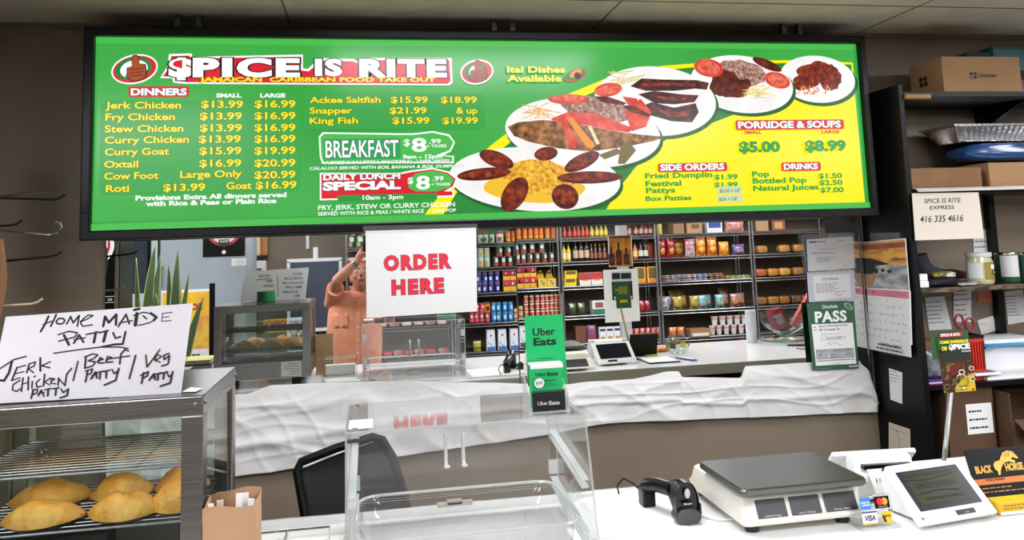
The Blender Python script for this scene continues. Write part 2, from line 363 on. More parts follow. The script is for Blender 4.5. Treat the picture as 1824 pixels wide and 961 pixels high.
for cx, cy, a, b, rot in ((1456, 141, 67, 42, 3), (1322, 150, 91, 51, 6), (1168, 180, 108, 62, 3), (1040, 236, 138, 62, 5), (955, 319, 152, 57, 4)):
    ell(P, cx + 3, cy + 5, a + 2, b + 1, PSH, rot, n=48); ell(P, cx, cy, a, b, PLATE, rot, n=48)
    if cx == 1456:
        for q in ((1445, 128, 28, 14), (1478, 138, 20, 24), (1436, 144, 26, 16), (1465, 120, 20, 10)): ell(P, *q, FRY, R.randint(-20, 20), wob=.2, seed=R.randint(0, 99), n=22)
        for k in range(16): a0 = R.uniform(1424, 1474); P.stroke([bx(a0, 152 + R.random() * 6), bx(a0 + R.uniform(-8, 8), 158 + R.random() * 5), bx(a0 + R.uniform(-12, 12), 168)], .003, [SLAW, CAR, TOM][k % 3])
    if cx == 1322:
        ell(P, 1318, 131, 46, 24, RICE, 5, wob=.12, seed=3)
        for q in ((1290, 146, 26, 20), (1308, 160, 26, 14), (1322, 152, 16, 10), (1282, 156, 18, 14)): ell(P, *q, CHAR, R.randint(-30, 30), wob=.25, seed=R.randint(0, 99), n=22)
        ell(P, 1262, 121, 26, 16, TOM, 8); ell(P, 1262, 121, 20, 12, E('tomato_in', 'f08a6a', col2='dd3a2a', scale=50), 8)
        ell(P, 1384, 143, 23, 14, TOM, 15); ell(P, 1384, 143, 17, 10, E('tomato_in', 'f08a6a'), 15)
        ell(P, 1366, 115, 27, 8, PLN, 22)
        for k in range(14): P.stroke([bx(R.uniform(1322, 1346), R.uniform(158, 176)), bx(R.uniform(1346, 1386), R.uniform(150, 178))], .0035, [SLAW, LET, YT][k % 3])
    if cx == 1168:
        for k in range(16): P.stroke([bx(R.uniform(1080, 1110), R.uniform(126, 150)), bx(R.uniform(1100, 1150), R.uniform(126, 146))], .004, [LET, SLAW][k % 2])
        ell(P, 1083, 160, 25, 12, TOM, -8); ell(P, 1083, 160, 19, 8, E('tomato_in', 'f08a6a'), -8)
        for pts in ([(1122, 154), (1142, 140), (1180, 142), (1240, 143), (1262, 148), (1258, 160), (1238, 158), (1200, 162), (1150, 162)], [(1136, 168), (1165, 162), (1210, 168), (1244, 170), (1236, 182), (1200, 186), (1166, 184)], [(1142, 190), (1160, 182), (1200, 192), (1238, 184), (1244, 200), (1232, 218), (1196, 216), (1160, 206)]): poly(P, pts, JRK)
        for pts in ([(1140, 148), (1190, 147), (1240, 150), (1236, 154), (1190, 153), (1146, 155)], [(1160, 170), (1200, 174), (1228, 174), (1218, 180), (1180, 178)], [(1168, 194), (1206, 200), (1232, 194), (1226, 208), (1190, 208)]): poly(P, pts, FRY)
    if cx == 1040:
        for k in range(26): P.stroke([bx(R.uniform(925, 960), R.uniform(186, 214)), bx(R.uniform(950, 1000), R.uniform(182, 212))], .003, [SLAW, CAR, LET][k % 3])
        ell(P, 1060, 196, 62, 22, RICE, 12, wob=.1, seed=5)
        ell(P, 1012, 177, 36, 9, TOM, 0); ell(P, 1012, 175, 30, 6, E('tomato_in', 'f08a6a'), 0)
        poly(P, [(904, 226), (922, 218), (965, 214), (1020, 218), (1080, 232), (1140, 240), (1186, 244), (1160, 252), (1110, 262), (1050, 270), (990, 264), (940, 252), (915, 242)], FISH)
        poly(P, [(1104, 262), (1118, 250), (1132, 268), (1112, 292), (1100, 292)], OKRA); poly(P, [(1066, 276), (1098, 264), (1108, 272), (1076, 284)], OKRA)
        for pts in ([(980, 212), (1010, 200), (1060, 202), (1100, 218), (1126, 228), (1120, 236), (1080, 232), (1040, 222), (990, 218)], [(1000, 222), (1008, 218), (1030, 252), (1024, 266), (1014, 262)], [(1112, 198), (1140, 176), (1160, 200), (1150, 226), (1124, 234)], [(1108, 172), (1134, 176), (1140, 196), (1120, 190)]): poly(P, pts, TOM)
        poly(P, [(1008, 210), (1018, 208), (1060, 260), (1052, 266), (1044, 262)], CAR); poly(P, [(1046, 224), (1052, 224), (1068, 256), (1062, 258)], SLAW)
        for pts in ([(1058, 172), (1080, 172), (1116, 184), (1108, 188), (1070, 182)], [(1106, 188), (1128, 188), (1160, 206), (1152, 208), (1122, 200)]): poly(P, pts, PLN)
    if cx == 955:
        ell(P, 952, 334, 88, 28, SAUCE, 3, wob=.08, seed=2); ell(P, 958, 316, 66, 32, ACK, 4, wob=.14, seed=8)
        for q in ((884, 284, 32, 14, 22), (972, 274, 21, 12, -8), (1036, 288, 34, 13, -24), (862, 310, 48, 11, -4), (1050, 316, 58, 11, 0), (916, 346, 20, 34, 35), (1006, 350, 24, 22, 20)):
            cxx, cyy, aa, bb, ro = q; ell(P, cxx, cyy, aa, bb, PLN, ro); ell(P, cxx, cyy - 1, aa * .8, bb * .6, FRY, ro, wob=.2, seed=int(cxx))
P.r2(il, ib, ir, ib + .0225, GT)
P.build('food_picture', bo)
# lettering
L = B(190)
HD = dict(off=.028, sp=1.0); PR = dict(off=.03, out=BR, ow=.03)
def logo(cx, cy, a, b):
    ell(L, cx, cy, a, b, WH, -14, n=40); ell(L, cx, cy, a - 3, b - 3, RD, -14, n=40); ell(L, cx - 2, cy - 1, a - 9, b - 6, GD, -14, n=40); ell(L, cx - 1, cy, a - 17, b - 10, WH, -14, n=40)
    H = E('thumb_brown', 'a8502a'); HK = E('thumb_line', '3c1408')
    hand = [(-12, -2), (-4, -5), (-5, -16), (-3, -22), (3, -23), (8, -18), (7, -9), (17, -8), (18, 0), (20, 4), (18, 9), (18, 14), (6, 19), (-4, 20), (-14, 12), (-12, 6)]
    sc = b / 25.0
    poly(L, [(cx + x * sc * 1.12, cy + y * sc * 1.08) for x, y in hand], HK); poly(L, [(cx + x * sc, cy + y * sc) for x, y in hand], H)
    for y0 in (0, 5.5, 11): L.stroke([bx(cx - 8 * sc, cy + y0 * sc + 1), bx(cx + 15 * sc, cy + (y0 - 1.5) * sc)], .002, HK)
logo(241, 124, 42, 26); logo(849, 129, 30, 22)
poly(L, [(286, 140), (300, 118), (302, 97), (342, 96), (344, 102), (540, 98), (540, 122), (548, 124), (570, 104), (630, 106), (640, 112), (640, 104), (804, 104), (806, 148), (800, 153), (330, 150), (310, 148), (308, 140)], WH)
poly(L, [(291, 137), (304, 120), (306, 101), (338, 100), (342, 105), (536, 102), (536, 126), (550, 128), (572, 109), (628, 110), (644, 116), (644, 108), (800, 108), (802, 146), (796, 150), (334, 147), (314, 145), (312, 137)], RD)
for t, x, x2, y, h in (('$', 301, 346, 136, 32), ('PICE', 344, 535, 136, 32), ('IS', 561, 610, 134, 28), ('RITE', 640, 796, 136, 30)):
    T(L, t, x, y, x2, h, WH, off=.06, out=BK, ow=.035, sp=1.16)
T(L, 'JAMAICAN  CARIBBEAN FOOD TAKE OUT', 356, 146, 776, 8, YT, off=.05, out=BK, ow=.03)
def head(t, x, y, x2, h, m=WH):
    rect(L, x - 4, y - h - 3.5, x2 + 4, y + 3.5, RD, .008); T(L, t, x, y, x2, h, m, off=.05, out=BK, ow=.03)
head('DINNERS', 234, 170, 334, 12)
T(L, 'SMALL', 386, 174, 431, 7, WH, off=.05); T(L, 'LARGE', 464, 174, 509, 7, WH, off=.05)
rect(L, 178, 178, 534, 347, GM, .02); rect(L, 542, 167, 862, 232, GM, .01)
rows = [('Jerk Chicken', 189, 324, 194, '$13.99', 359, '$16.99', 454), ('Fry Chicken', 189, 313, 215, '$13.99', 357, '$16.99', 454), ('Stew Chicken', 188, 328, 236, '$13.99', 357, '$16.99', 454),
        ('Curry Chicken', 188, 338, 256, '$13.99', 355, '$16.99', 454), ('Curry Goat', 188, 303, 277, '$15.99', 356, '$19.99', 454), ('Oxtail', 187, 248, 299, '$16.99', 356, '$20.99', 454),
        ('Cow Foot', 187, 284, 320, None, 0, '$20.99', 454), ('Roti', 190, 232, 342, '$13.99', 292, '$16.99', 456)]
for t, x, x2, y, p1, xp, p3, x3 in rows:
    T(L, t, x, y, x2, 12.5, YT, **PR)
    yy = y - (1.5 if p1 else 2)
    if p1: T(L, p1, xp, yy, xp + 75, 13, YT, **PR)
    T(L, p3, x3, y - 2 - (3 if t == 'Roti' else 0) * 1.2, x3 + 73, 13, YT, **PR)
T(L, 'Large Only', 322, 317, 432, 12.5, YT, **PR); T(L, 'Goat', 404, 337, 449, 12.5, YT, **PR)
T(L, 'Provisions Extra All dinners served', 243, 357, 511, 8.5, WH, off=.045); T(L, 'with Rice & Peas or Plain Rice', 261, 367, 493, 8.5, WH, off=.045)
for t, x2, y, p1, xa, p2_, xb, xb2 in (('Ackee Saltfish', 678, 184, '$15.99', 696, '$18.99', 785, 849), ('Snapper', 628, 203, '$21.99', 694, '& up', 812, 850), ('King Fish', 638, 221, '$15.99', 699, '$19.99', 788, 851)):
    T(L, t, 552, y, x2, 11, YT, **PR); T(L, p1, xa, y, xa + 66, 11.5, YT, **PR); T(L, p2_, xb, y, xb2, 11.5, YT, **PR)
poly(L, [(568, 244), (575, 236), (714, 238), (735, 238), (770, 234), (800, 240), (810, 254), (803, 270), (790, 277), (808, 278), (808, 291), (574, 292), (570, 280)], WH)
poly(L, [(571, 246), (577, 239), (712, 241), (735, 241), (770, 237), (798, 243), (807, 254), (800, 268), (776, 277), (805, 280), (805, 288), (577, 289), (573, 280)], GT)
rect(L, 577, 247, 713, 285, E('box_green', '2ea45a')); T(L, 'BREAKFAST', 580, 281, 710, 31, WH, off=.02, out=BK, ow=.02)
for y in (264, 333): T(L, '$', 719, y - 4, 730, 12, WH, off=.02); T(L, '8', 733, y + 6, 760, 24, WH, off=.03)
T(L, '.99', 764, 256, 785, 8, WH, off=.03); T(L, '+ TAXES', 760, 263, 795, 5, WH, off=.03); T(L, '9am - 12pm', 717, 283, 787, 7, WH, off=.04)
T(L, 'ACKEE & SALTFISH, MACKERAL, LIVER (BEEF),', 578, 293, 802, 5.5, WH, off=.03, shear=.2, out=BK, ow=.02)
T(L, 'CALALOO SERVED WITH BOIL BANANA & BOIL DUMPLING', 552, 303, 826, 5.5, WH, off=.03, shear=.2, out=GD, ow=.02)
poly(L, [(570, 308), (712, 308), (730, 304), (770, 299), (800, 306), (815, 318), (810, 334), (800, 339), (808, 339), (808, 351), (570, 357)], WH)
poly(L, [(573, 311), (712, 311), (732, 307), (770, 302), (797, 308), (811, 319), (806, 332), (790, 341), (805, 341), (805, 348), (573, 354)], RD)
poly(L, [(726, 322), (740, 309), (770, 304), (796, 310), (808, 320), (800, 334), (778, 341), (740, 341), (728, 335)], GT)
T(L, '$', 726, 327, 736, 11, WH, off=.02); T(L, '8', 741, 337, 766, 24, WH, off=.03); T(L, '.99', 770, 322, 790, 8, WH, off=.03); T(L, '+ TAXES', 768, 331, 801, 5, WH, off=.03)
T(L, 'DAILY LUNCH', 576, 321, 713, 10.5, WH, off=.05, out=BK, ow=.03); T(L, 'SPECIAL', 575, 339, 714, 14.5, WH, off=.06, out=BK, ow=.03)
rect(L, 602, 344, 778, 359, E('bar_green', '2f9a41')); T(L, '10am - 3pm', 646, 356, 718, 8, WH, off=.03)
T(L, 'FRY, JERK, STEW OR CURRY CHICKEN', 567, 374, 810, 8.5, WH, off=.02); T(L, 'SERVED WITH RICE & PEAS / WHITE RICE  + CAN POP', 567, 384, 812, 6.5, WH, off=.02)
T(L, 'Ital Dishes', 902, 130, 1006, 11, YT, off=.045, out=GD, ow=.04); T(L, 'Available', 902, 146, 1000, 11.5, YT, off=.045, out=GD, ow=.04)
ell(L, 1023, 135, 20, 10, RD, -20); ell(L, 1022, 134, 18, 8, GD, -20); ell(L, 1024, 132, 12, 6, CAR, -30); ell(L, 1027, 136, 6, 6, BK)
head('PORRIDGE & SOUPS', 1312, 229, 1495, 12)
T(L, 'SMALL', 1323, 239, 1354, 5.5, RD, off=.04); T(L, 'LARGE', 1460, 238, 1492, 5.5, RD, off=.04)
T(L, '$5.00', 1315, 271, 1386, 18, PG, off=.025, out=OL, ow=.025); T(L, '$8.99', 1432, 269, 1503, 18, PG, off=.025, out=OL, ow=.025)
head('SIDE ORDERS', 1174, 304, 1288, 11); head('DRINKS', 1393, 302, 1454, 10)
for t, x, x2, y, h, p, xp in (('Fried Dumplin', 1147, 1266, 318, 9.5, '$1.99', 1270), ('Festival', 1148, 1211, 332, 9.5, '$1.99', 1270), ('Pattys', 1149, 1200, 344, 9.5, None, 0), ('Box Patties', 1148, 1229, 358, 8.5, None, 0),
        ('Pop', 1337, 1367, 315, 9.5, '$1.50', 1455), ('Bottled Pop', 1338, 1433, 327, 9.5, '$2.50', 1456), ('Natural Juices', 1339, 1455, 340, 9.5, '$7.00', 1458)):
    T(L, t, x, y, x2, h, PG, off=.018, out=OL, ow=.015)
    if p: T(L, p, xp, y + (2 if xp < 1400 else 3), xp + 41, 9, PG, off=.016, out=OL, ow=.015)
rect(L, 1275, 332, 1318, 346, E('tape_patch', 'cfe0b8')); rect(L, 1275, 347, 1319, 361, E('tape_patch', 'cfe0b8'))
T(L, '$3.50 + UP', 1279, 343, 1315, 6, OL, off=.005); T(L, '$26 + UP', 1278, 358, 1310, 6, OL, off=.005)
L.build('lettering', bo)
for px in (322, 885, 1400):
    p = A(px, 55, 2.87)
    W(bo).box((p.x - .09, 2.86, zt - .006), (p.x + .09, 2.9, zt + .02), BLK).box((p.x - .02, 2.865, zt + .015), (p.x + .0, 2.885, ZC), DSTEEL).box((p.x + .05, 2.865, zt + .015), (p.x + .07, 2.885, ZC), DSTEEL).build('hanging_bracket', bo)
# ------------------------------------------------------------------ mirror on the wall under the menu board
mr = thing('wall_mirror', 'wide wall mirror in two panes under the menu board reflecting the shop', 'mirror', (.5, WALL_Y, .98))
MIR = mirror_mat(); GE = mat('glass_edge', '4f5d57', .2)
for a, b, tilt in ((-.925, .531, -.0021), (.5335, 1.975, 0)):
    m = MB(); h = .42; zc = 1.40
    m.box((a, -.006, -h), (b, -.0005, h), GE); m.add([(a + .001, -.0065, -h + .001), (b - .001, -.0065, -h + .001), (b - .001, -.0065, h - .001), (a + .001, -.0065, h - .001)], [(0, 1, 2, 3)], MIR)
    m.build('mirror_pane', mr, loc=(-.5, -.004, zc - .98), rot=(tilt, 0, 0))
W(mr).box((1.976, 2.985, .98), (1.983, WALL_Y, 1.82), CHROME).build('edge_strip', mr)
# ------------------------------------------------------------------ drawing on planes by what the photograph shows
class PX:
    """helpers bound to a mesh and to a map from photograph pixels to that plane's own metres"""
    def __init__(s, mb, fn): s.m = mb; s.f = fn
    def poly(s, pts, m): s.m.p2([s.f(*p) for p in pts], m)
    def rect(s, x0, y0, x1, y1, m): a = s.f(x0, y1); b = s.f(x1, y0); s.m.r2(a[0], a[1], b[0], b[1], m)
    def T(s, t, x, y, x2, h, m, **k): a = s.f(x, y); b = s.f(x2, y); s.m.text(t, a[0], a[1], s.f(x, y - h)[1] - a[1], m, w=b[0] - a[0], **k)
    def ell(s, cx, cy, a, b, m, rot=0, **k):
        x, z = s.f(cx, cy); s.m.e2(x, z, s.f(cx + a, cy)[0] - x, z - s.f(cx, cy + b)[1], m, -math.radians(rot), **k)
    def stroke(s, pts, wpx, m): q = s.f(*pts[0]); wd = abs(s.f(pts[0][0] + wpx, pts[0][1])[0] - q[0]); s.m.stroke([s.f(*p) for p in pts], wd, m)
    def lines(s, x0, y0, x1, y1, n, m, **k): a = s.f(x0, y1); b = s.f(x1, y0); s.m.lines(a[0], a[1], b[0], b[1], n, m, **k)
def fY(Y): return lambda x, y: (lambda p: (p.x, p.z))(A(x, y, Y))
def fX(X): return lambda x, y: (lambda p: (-p.y, p.z))(AX(x, y, X))
def plX(X): return Matrix(((0, 1, 0, X), (-1, 0, 0, 0), (0, 0, 1, 0), (0, 0, 0, 1)))
def sheet(name, label, cat, px, Y, m, th=.0012, X=None, group=None, bow=0):
    """a flat sheet hanging on a wall: px are its corners; returns (root, PX for its print)"""
    fn = fX(X) if X else fY(Y); pl = plX(X) if X else front(Y)
    pts = [fn(*p) for p in px]; cx = sum(p[0] for p in pts) / len(pts); cz = min(p[1] for p in pts)
    r = thing(name, label, cat, pl @ Vector((cx, 0, cz)), group=group)
    b = W(r, pl); b.prism(pts, m, 'y', 0, th); b.build('sheet', r)
    t = W(r, pl); return r, PX(t, fn)
# kraft-white paper taped along the wall under the mirror
SH = mat('crinkled_paper', 'd9d7d4', .6, col2='cfccc8', scale=4, bump=.25, bscale=14)
topx = [(187, 728), (417, 703), (440, 702), (482, 687), (560, 683), (700, 678), (850, 682), (950, 684), (1010, 685), (1060, 680), (1130, 676), (1186, 663), (1212, 662), (1217, 672), (1323, 674), (1329, 653), (1440, 646), (1532, 643), (1552, 660), (1564, 700)]
botx = [(190, 868), (417, 850), (545, 832), (610, 826), (703, 814), (860, 792), (978, 774), (1079, 754), (1150, 751), (1424, 740), (1564, 733)]
def interp(L, x):
    for a, b in zip(L, L[1:]):
        if a[0] <= x <= b[0]: return a[1] + (b[1] - a[1]) * (x - a[0]) / (b[0] - a[0])
    return L[-1][1]
def ridg(x, z, s, k): return 1 - abs(noise.noise(Vector((x * s, z * s * 1.6, k)))) * 2
def shp(a, b):
    x = 187 + a * (1563 - 187); p = A(x, interp(botx, x) * (1 - b) + interp(topx, x) * b, 2.972)
    e = min(b, 1 - b, .15) / .15
    sk = p.z + .12 * p.x
    d = .005 * noise.noise(Vector((p.x * 3, sk * 5, 1))); q = Vector((p.x * 1.3, sk * 3, 0)); wq = .25 * noise.noise(q * 2)
    for k, (ang, sc, am) in enumerate(((.12, 5, .006), (-.45, 4, .005), (.5, 6, .0045), (-.15, 11, .0035), (1.1, 7, .003), (-.9, 12, .002))):
        c_ = abs(noise.noise(Vector(((p.x * math.sin(ang) + sk * math.cos(ang) + wq * .3) * sc, (p.x * math.cos(ang) - sk * math.sin(ang)) * 1.1, k * 7.3))))
        d += am * max(0, 1 - c_ * 5) ** 1.5
    d += .006 * math.exp(-((b - .45 - .1 * math.sin(p.x * 3)) / .06) ** 2)
    return (p.x, 2.9872 - .008 * min(1, (1 - b) * 4) - max(0, d) * (.1 + .9 * min(1, (1 - b) / .2)), p.z + .002 * noise.noise(Vector((p.x * 12, 3, b * 3))))
o = MB().grid(420, 60, shp, SH).build('paper_sheet'); solid(o, .001, 1)
tag(o, 'crinkled white paper taped along the brown wall below the mirror', 'paper')
# order here sign hanging from the menu board
r, s = sheet('order_sign', 'white ORDER HERE sign in red letters hanging from the menu board', 'sign', [(651, 411), (848, 405), (850, 554), (653, 566)], 2.786, mat('sign_white', 'cdccc9', .6, bump=.1, bscale=60, stretch=(1, 1, 12)), th=.004)
RS = mat('sign_red', 'c81f33', .5)
s.T('ORDER', 684, 480.5, 804, 25, RS, off=.055, out=INK, ow=.02, sp=1.24); s.T('HERE', 698, 523.5, 791, 25, RS, off=.055, out=INK, ow=.02, sp=1.24)
s.m.build('lettering', r)
q = [A(*p, 2.784) for p in ((646, 402), (850, 398), (852, 409), (648, 415))]
b = W(r); b.prism([(p.x, p.z) for p in q], SLEEVE, 'y', 2.783, 2.792); b.build('plastic_hanger', r)
# licence, certificate and inspection notice on the mirror
GP = mat('grey_paper', 'cfcfcd', .6); BLUE = mat('print_blue_ink', '2b3f8a', .6); GREEN = mat('notice_green', '2c5a3d', .5); DGR = mat('notice_grey', 'a9aaab', .6); PINK = mat('calendar_pink', 'd9838f', .6)
r, s = sheet('licence_certificate', 'business licence in a clear plastic sleeve, topmost paper on the mirror', 'certificate', [(1436, 426), (1519, 421), (1523, 477), (1439.5, 483)], 2.982, GP)
s.rect(1441, 429, 1455, 432.5, BLUE); s.lines(1457, 428, 1480, 432, 1, INK, th=.5); s.lines(1492, 427, 1511, 430, 1, INKG, th=.6); s.lines(1441, 436, 1515, 440, 2, INKG, seed=3, th=.2)
s.lines(1455, 441.5, 1505, 445, 1, INK, seed=4, th=.5); s.lines(1444, 448, 1492, 452, 1, INK, seed=6, th=.5); s.lines(1455, 456, 1490, 467, 4, INKG, seed=5); s.lines(1500, 470, 1516, 473, 1, INKG); s.lines(1470, 475, 1490, 477, 1, INKG)
s.m.build('print', r)
q = fY(2.978); b = W(r, front(2.978)); b.p2([q(*p) for p in ((1426, 417), (1522, 413), (1526, 482), (1438, 487))], SLEEVE); solid(b.build('plastic_sleeve', r), .0006)
r, s = sheet('food_certificate', 'certificate in a grey edged plastic sleeve between licence and green notice', 'certificate', [(1437, 485), (1521, 480), (1525, 535), (1441, 538)], 2.984, mat('sleeve_grey_backing', 'b3b3ba', .4))
s.poly([(1448, 491), (1514, 487), (1516, 529), (1452, 535)], GP)
s.T('Certificate', 1465, 499, 1494, 5.5, INK, shear=.35); s.lines(1454, 501, 1511, 522, 7, INKG, seed=8, th=.35); s.stroke([(1484, 525), (1490, 522), (1494, 527), (1500, 523)], .6, INK); s.lines(1478, 529, 1512, 532, 1, INKG)
s.m.build('print', r)
r, s = sheet('inspection_notice', 'green and white PASS food inspection notice taped on the mirror', 'notice', [(1437, 540), (1521, 536), (1530, 655.5), (1447.5, 659)], 2.968, GREEN)
s.T('DineSafe', 1465, 549, 1492, 6, WHITE, off=.01); s.T('PASS', 1452, 573.5, 1509, 19, WHITE, off=.04, sp=1.08)
s.ell(1511, 545, 8.5, 5, mat('badge_grey_green', '9db5a3', .6), 35); s.ell(1511, 545, 6.5, 3.4, GREEN, 35); s.stroke([(1505, 541), (1517, 549)], 1, mat('badge_grey_green', '9db5a3', .6))
s.poly([(1445, 577), (1518.5, 574), (1525, 647), (1453, 651)], PAPER)
s.T('Spice Is Rite Express Inc.', 1458, 582.5, 1510, 4.2, INK, off=.012, shear=.2); s.T('80 Comedy Dr.', 1459, 589, 1497, 4, INK, off=.012, shear=.2); s.lines(1449, 579, 1455, 590, 2, INK, th=.25)
s.lines(1461, 591, 1506, 597, 3, INKG, seed=2, th=.25)
s.poly([(1461, 600), (1505, 598), (1505.5, 603.5), (1461.5, 605.5)], INK); s.poly([(1461.4, 600.4), (1504.6, 598.4), (1505.1, 603.1), (1461.9, 605.1)], PAPER); s.T('June 4, 2025', 1470, 604, 1499, 3.6, INK, shear=.2, off=.01)
s.stroke([(1468, 616), (1478, 608), (1477, 614), (1487, 609), (1494, 613), (1500, 614)], .5, INKG)
s.poly([(1452.5, 622), (1519, 619), (1521, 635), (1454, 639)], INKG); s.poly([(1453, 622.6), (1518.5, 619.6), (1520.4, 634.5), (1454.5, 638.4)], DGR)
s.T('February 13, 2025', 1484, 625, 1515, 3.5, INK, shear=.2, off=.012); s.lines(1454, 623, 1482, 626, 1, INK, th=.5)
for x, y in ((1475, 630), (1475, 634.5), (1501, 629)): s.ell(x, y, 1.4, 1.4, PAPER); s.lines(x + 3, y - 1.3, x + 20, y + 1.5, 1, INK, th=.5)
s.stroke([(1459, 629), (1460, 633), (1462, 629)], .8, INK); s.stroke([(1454, 642), (1520, 638)], .8, INK); s.lines(1474, 644, 1502, 649, 2, INKG, seed=7, al='c')
s.lines(1450, 653.5, 1495, 656, 1, PAPER, th=.5); s.T('DineSafe', 1511, 653, 1527, 3.2, WHITE, off=.02)
s.m.build('print', r)
# ------------------------------------------------------------------ black shelving unit on the right
UX, UF, UX1 = 2.0, 2.70, 3.3
un = thing('shelving_unit', 'black open shelving unit against the wall right of the menu board', 'shelving', (2.6, 2.85, 0))
ztop = A(1700, 163, UF).z
W(un).box((UX, UF, 0), (UX + .022, WALL_Y - .002, A(1595, 150, UF).z), BLKS).build('side_panel', un, bevel=.002)
W(un).box((UX1, UF, 0), (UX1 + .022, WALL_Y - .002, A(1595, 150, UF).z), BLKS).build('side_panel', un, bevel=.002)
ZS = [ztop] + [A(1700, y, UF).z for y in (336, 510, 683)]
EDGE = mat('worn_shelf_edge', '6d5940', .7, col2='15120f', scale=25, lo=.4, hi=.6, stretch=(1, 1, 4))
for i, z in enumerate(ZS):
    b = W(un).box((UX + .022, UF + .001, z - .02), (UX1, WALL_Y - .003, z - .0012), BLKS)
    b.box((UX + .022, UF - .001, z - .019), (UX1, UF + .001, z - .0015), EDGE if i == 2 else BLKS)
    b.build('shelf', un)
ux = A(1773, 450, 2.97).x
W(un).box((ux - .014, 2.965, 0), (ux + .014, WALL_Y - .003, ztop - .02), BLKS).build('rear_upright', un)
g = W(un).prism([(2.76, ztop - .021), (2.995, ztop - .021), (2.995, ztop - .11)], BLKS, 'x', ux + .02, ux + .04); g.build('gusset_bracket', un)
W(un).box((UX + .023, UF - .012, ztop - .028), (UX + .13, UF + .02, ztop - .012), mat('pine_batten', 'b58a52', .6, col2='a67b46', scale=8)).build('wood_batten', un)
XP = UX - .001
r = thing('wall_calendar', 'wall calendar with a sunset beach picture hung on the shelving side', 'calendar', (XP, 2.85, AX(1548, 636, XP).z))
X = UX - .012; s = PX(W(r, plX(X)), fX(X))
s.m.prism([s.f(*p) for p in ((1532, 431), (1612, 424), (1619.5, 518), (1543.7, 514))], PAPER, 'y', 0, .004)
SKY = mat('sunset_sky', 'd98a3c', .45, col2='8a4a3a', col3='e8b04a', scale=6, stretch=(1, 1, 5)); SEA = mat('sea_foam', '6d7d86', .45, col2='c7c3b6', scale=12, stretch=(1, 1, 3)); SAND = mat('wet_sand', 'b07a4e', .45, col2='8f7f74', scale=9)
s.poly([(1533, 433), (1611.5, 426), (1616, 473), (1538, 470)], SKY); s.poly([(1534, 437), (1612, 430), (1613, 440), (1535, 445)], mat('sunset_red', 'b4503c', .45, col2='7a4a48', scale=10)); s.poly([(1538, 470), (1616, 473), (1619, 516), (1543, 512)], SEA)
s.poly([(1539, 474), (1560, 474), (1562, 494), (1552, 513), (1543, 512)], SAND)
s.poly([(1537, 459), (1552, 460), (1570, 465), (1585, 470), (1560, 473), (1556, 487), (1541, 488), (1538, 472)], INK)
for x, y, a, b in ((1561, 482, 4, 4.5), (1573, 481, 3.5, 3), (1585, 483, 4, 3)): s.ell(x, y, a, b, INK)
s.m.build('picture_page', r)
s = PX(W(r, plX(X - .004)), fX(X - .004))
s.m.prism([s.f(*p) for p in ((1544, 513), (1619, 518), (1622, 614), (1548.5, 599))], PAPER, 'y', 0, .008); s.m.prism([s.f(*p) for p in ((1548, 595), (1621, 606), (1622.5, 636), (1548, 621))], PAPER, 'y', -.001, .003)
s.poly([(1544.4, 514), (1619, 519), (1620, 532), (1545, 525)], PINK); s.lines(1554, 518, 1562, 523, 1, RS, th=.5); s.lines(1572, 518, 1616, 527, 4, mat('rose_ink', 'b5606e', .6), th=.2)
for i in range(7): s.m.text('SMTWTFS'[i], *s.f(1549 + i * 10.4, 532 + i * .75), .005, INK, off=.01)
k = 0
for j in range(5):
    for i in range(7):
        k += 1; x, y = 1549 + i * 10.4 + j * .5, 542 + j * 13.2 + i * (.75 + .28 * j)
        if k == 1 or k == 2: s.m.text('JULY' if k == 1 else '', *s.f(x, y), .006, RS, off=.02); continue
        if k - 2 <= 31: s.m.text(str(k - 2), *s.f(x, y + (1 if j else 0)), .006, INK if i else RS, off=.012)
        if R.random() < .45: s.stroke([(x + 1, y + 3), (x + 4, y + 1.5), (x + 7, y + 3)], .5, INKG)
s.T('DENTAL OFFICE', 1575, 613, 1612, 4, INK, off=.03); s.lines(1568, 616, 1614, 628, 3, INK, seed=5, th=.35, al='c')
s.m.build('date_page', r)
W(r, plX(X)).box((-2.93, -.003, AX(1545, 428, X).z), (-2.75, .004, AX(1545, 428, X).z + .03), SLEEVE).build('hanger_strip', r)
for nm, lab, px, m in (('note_paper', 'small handwritten white note taped on the black side panel under the calendar', [(1583, 655), (1607, 663), (1607, 719), (1586, 711)], PAPER), ('note_paper', 'torn cream sheet taped low on the black side panel by the counter', [(1583, 751), (1621, 764), (1622, 816), (1583, 800)], mat('cream_paper', 'cfc3b2', .7))):
    r, s = sheet(nm, lab, 'note', px, 0, m, X=UX - .003)
    x0, y0 = px[0]; x1 = px[1][0]
    if m is PAPER: s.lines(x0 + 2, y0 + 6, x1 - 3, y0 + 24, 4, INKG, seed=4, th=.2)
    else: s.stroke([(x0 + 14, y0 + 14), (x0 + 18, y0 + 30), (x0 + 20, y0 + 50)], .7, INKG); s.stroke([(x0 + 3, y0 + 12), (x0 + 30, y0 + 20)], .5, INKG)
    s.m.build('handwriting', r)
r, s = sheet('phone_number_sign', 'cream hand lettered sign with a phone number hung on the shelf edge', 'sign', [(1624.5, 344), (1743, 342), (1753, 424), (1630.5, 428)], UF - .012, mat('cream_card', 'ddd2c3', .7), th=.002)
s.T('SPICE IS RITE', 1646, 362, 1712, 8.5, INK, off=.012, shear=.15); s.T('EXPRESS', 1656, 373, 1700, 7, INK, off=.012, shear=.15); s.T('416 335 4616', 1639, 396, 1716, 12, INK, off=.008, shear=.2)
s.m.build('handwriting', r)
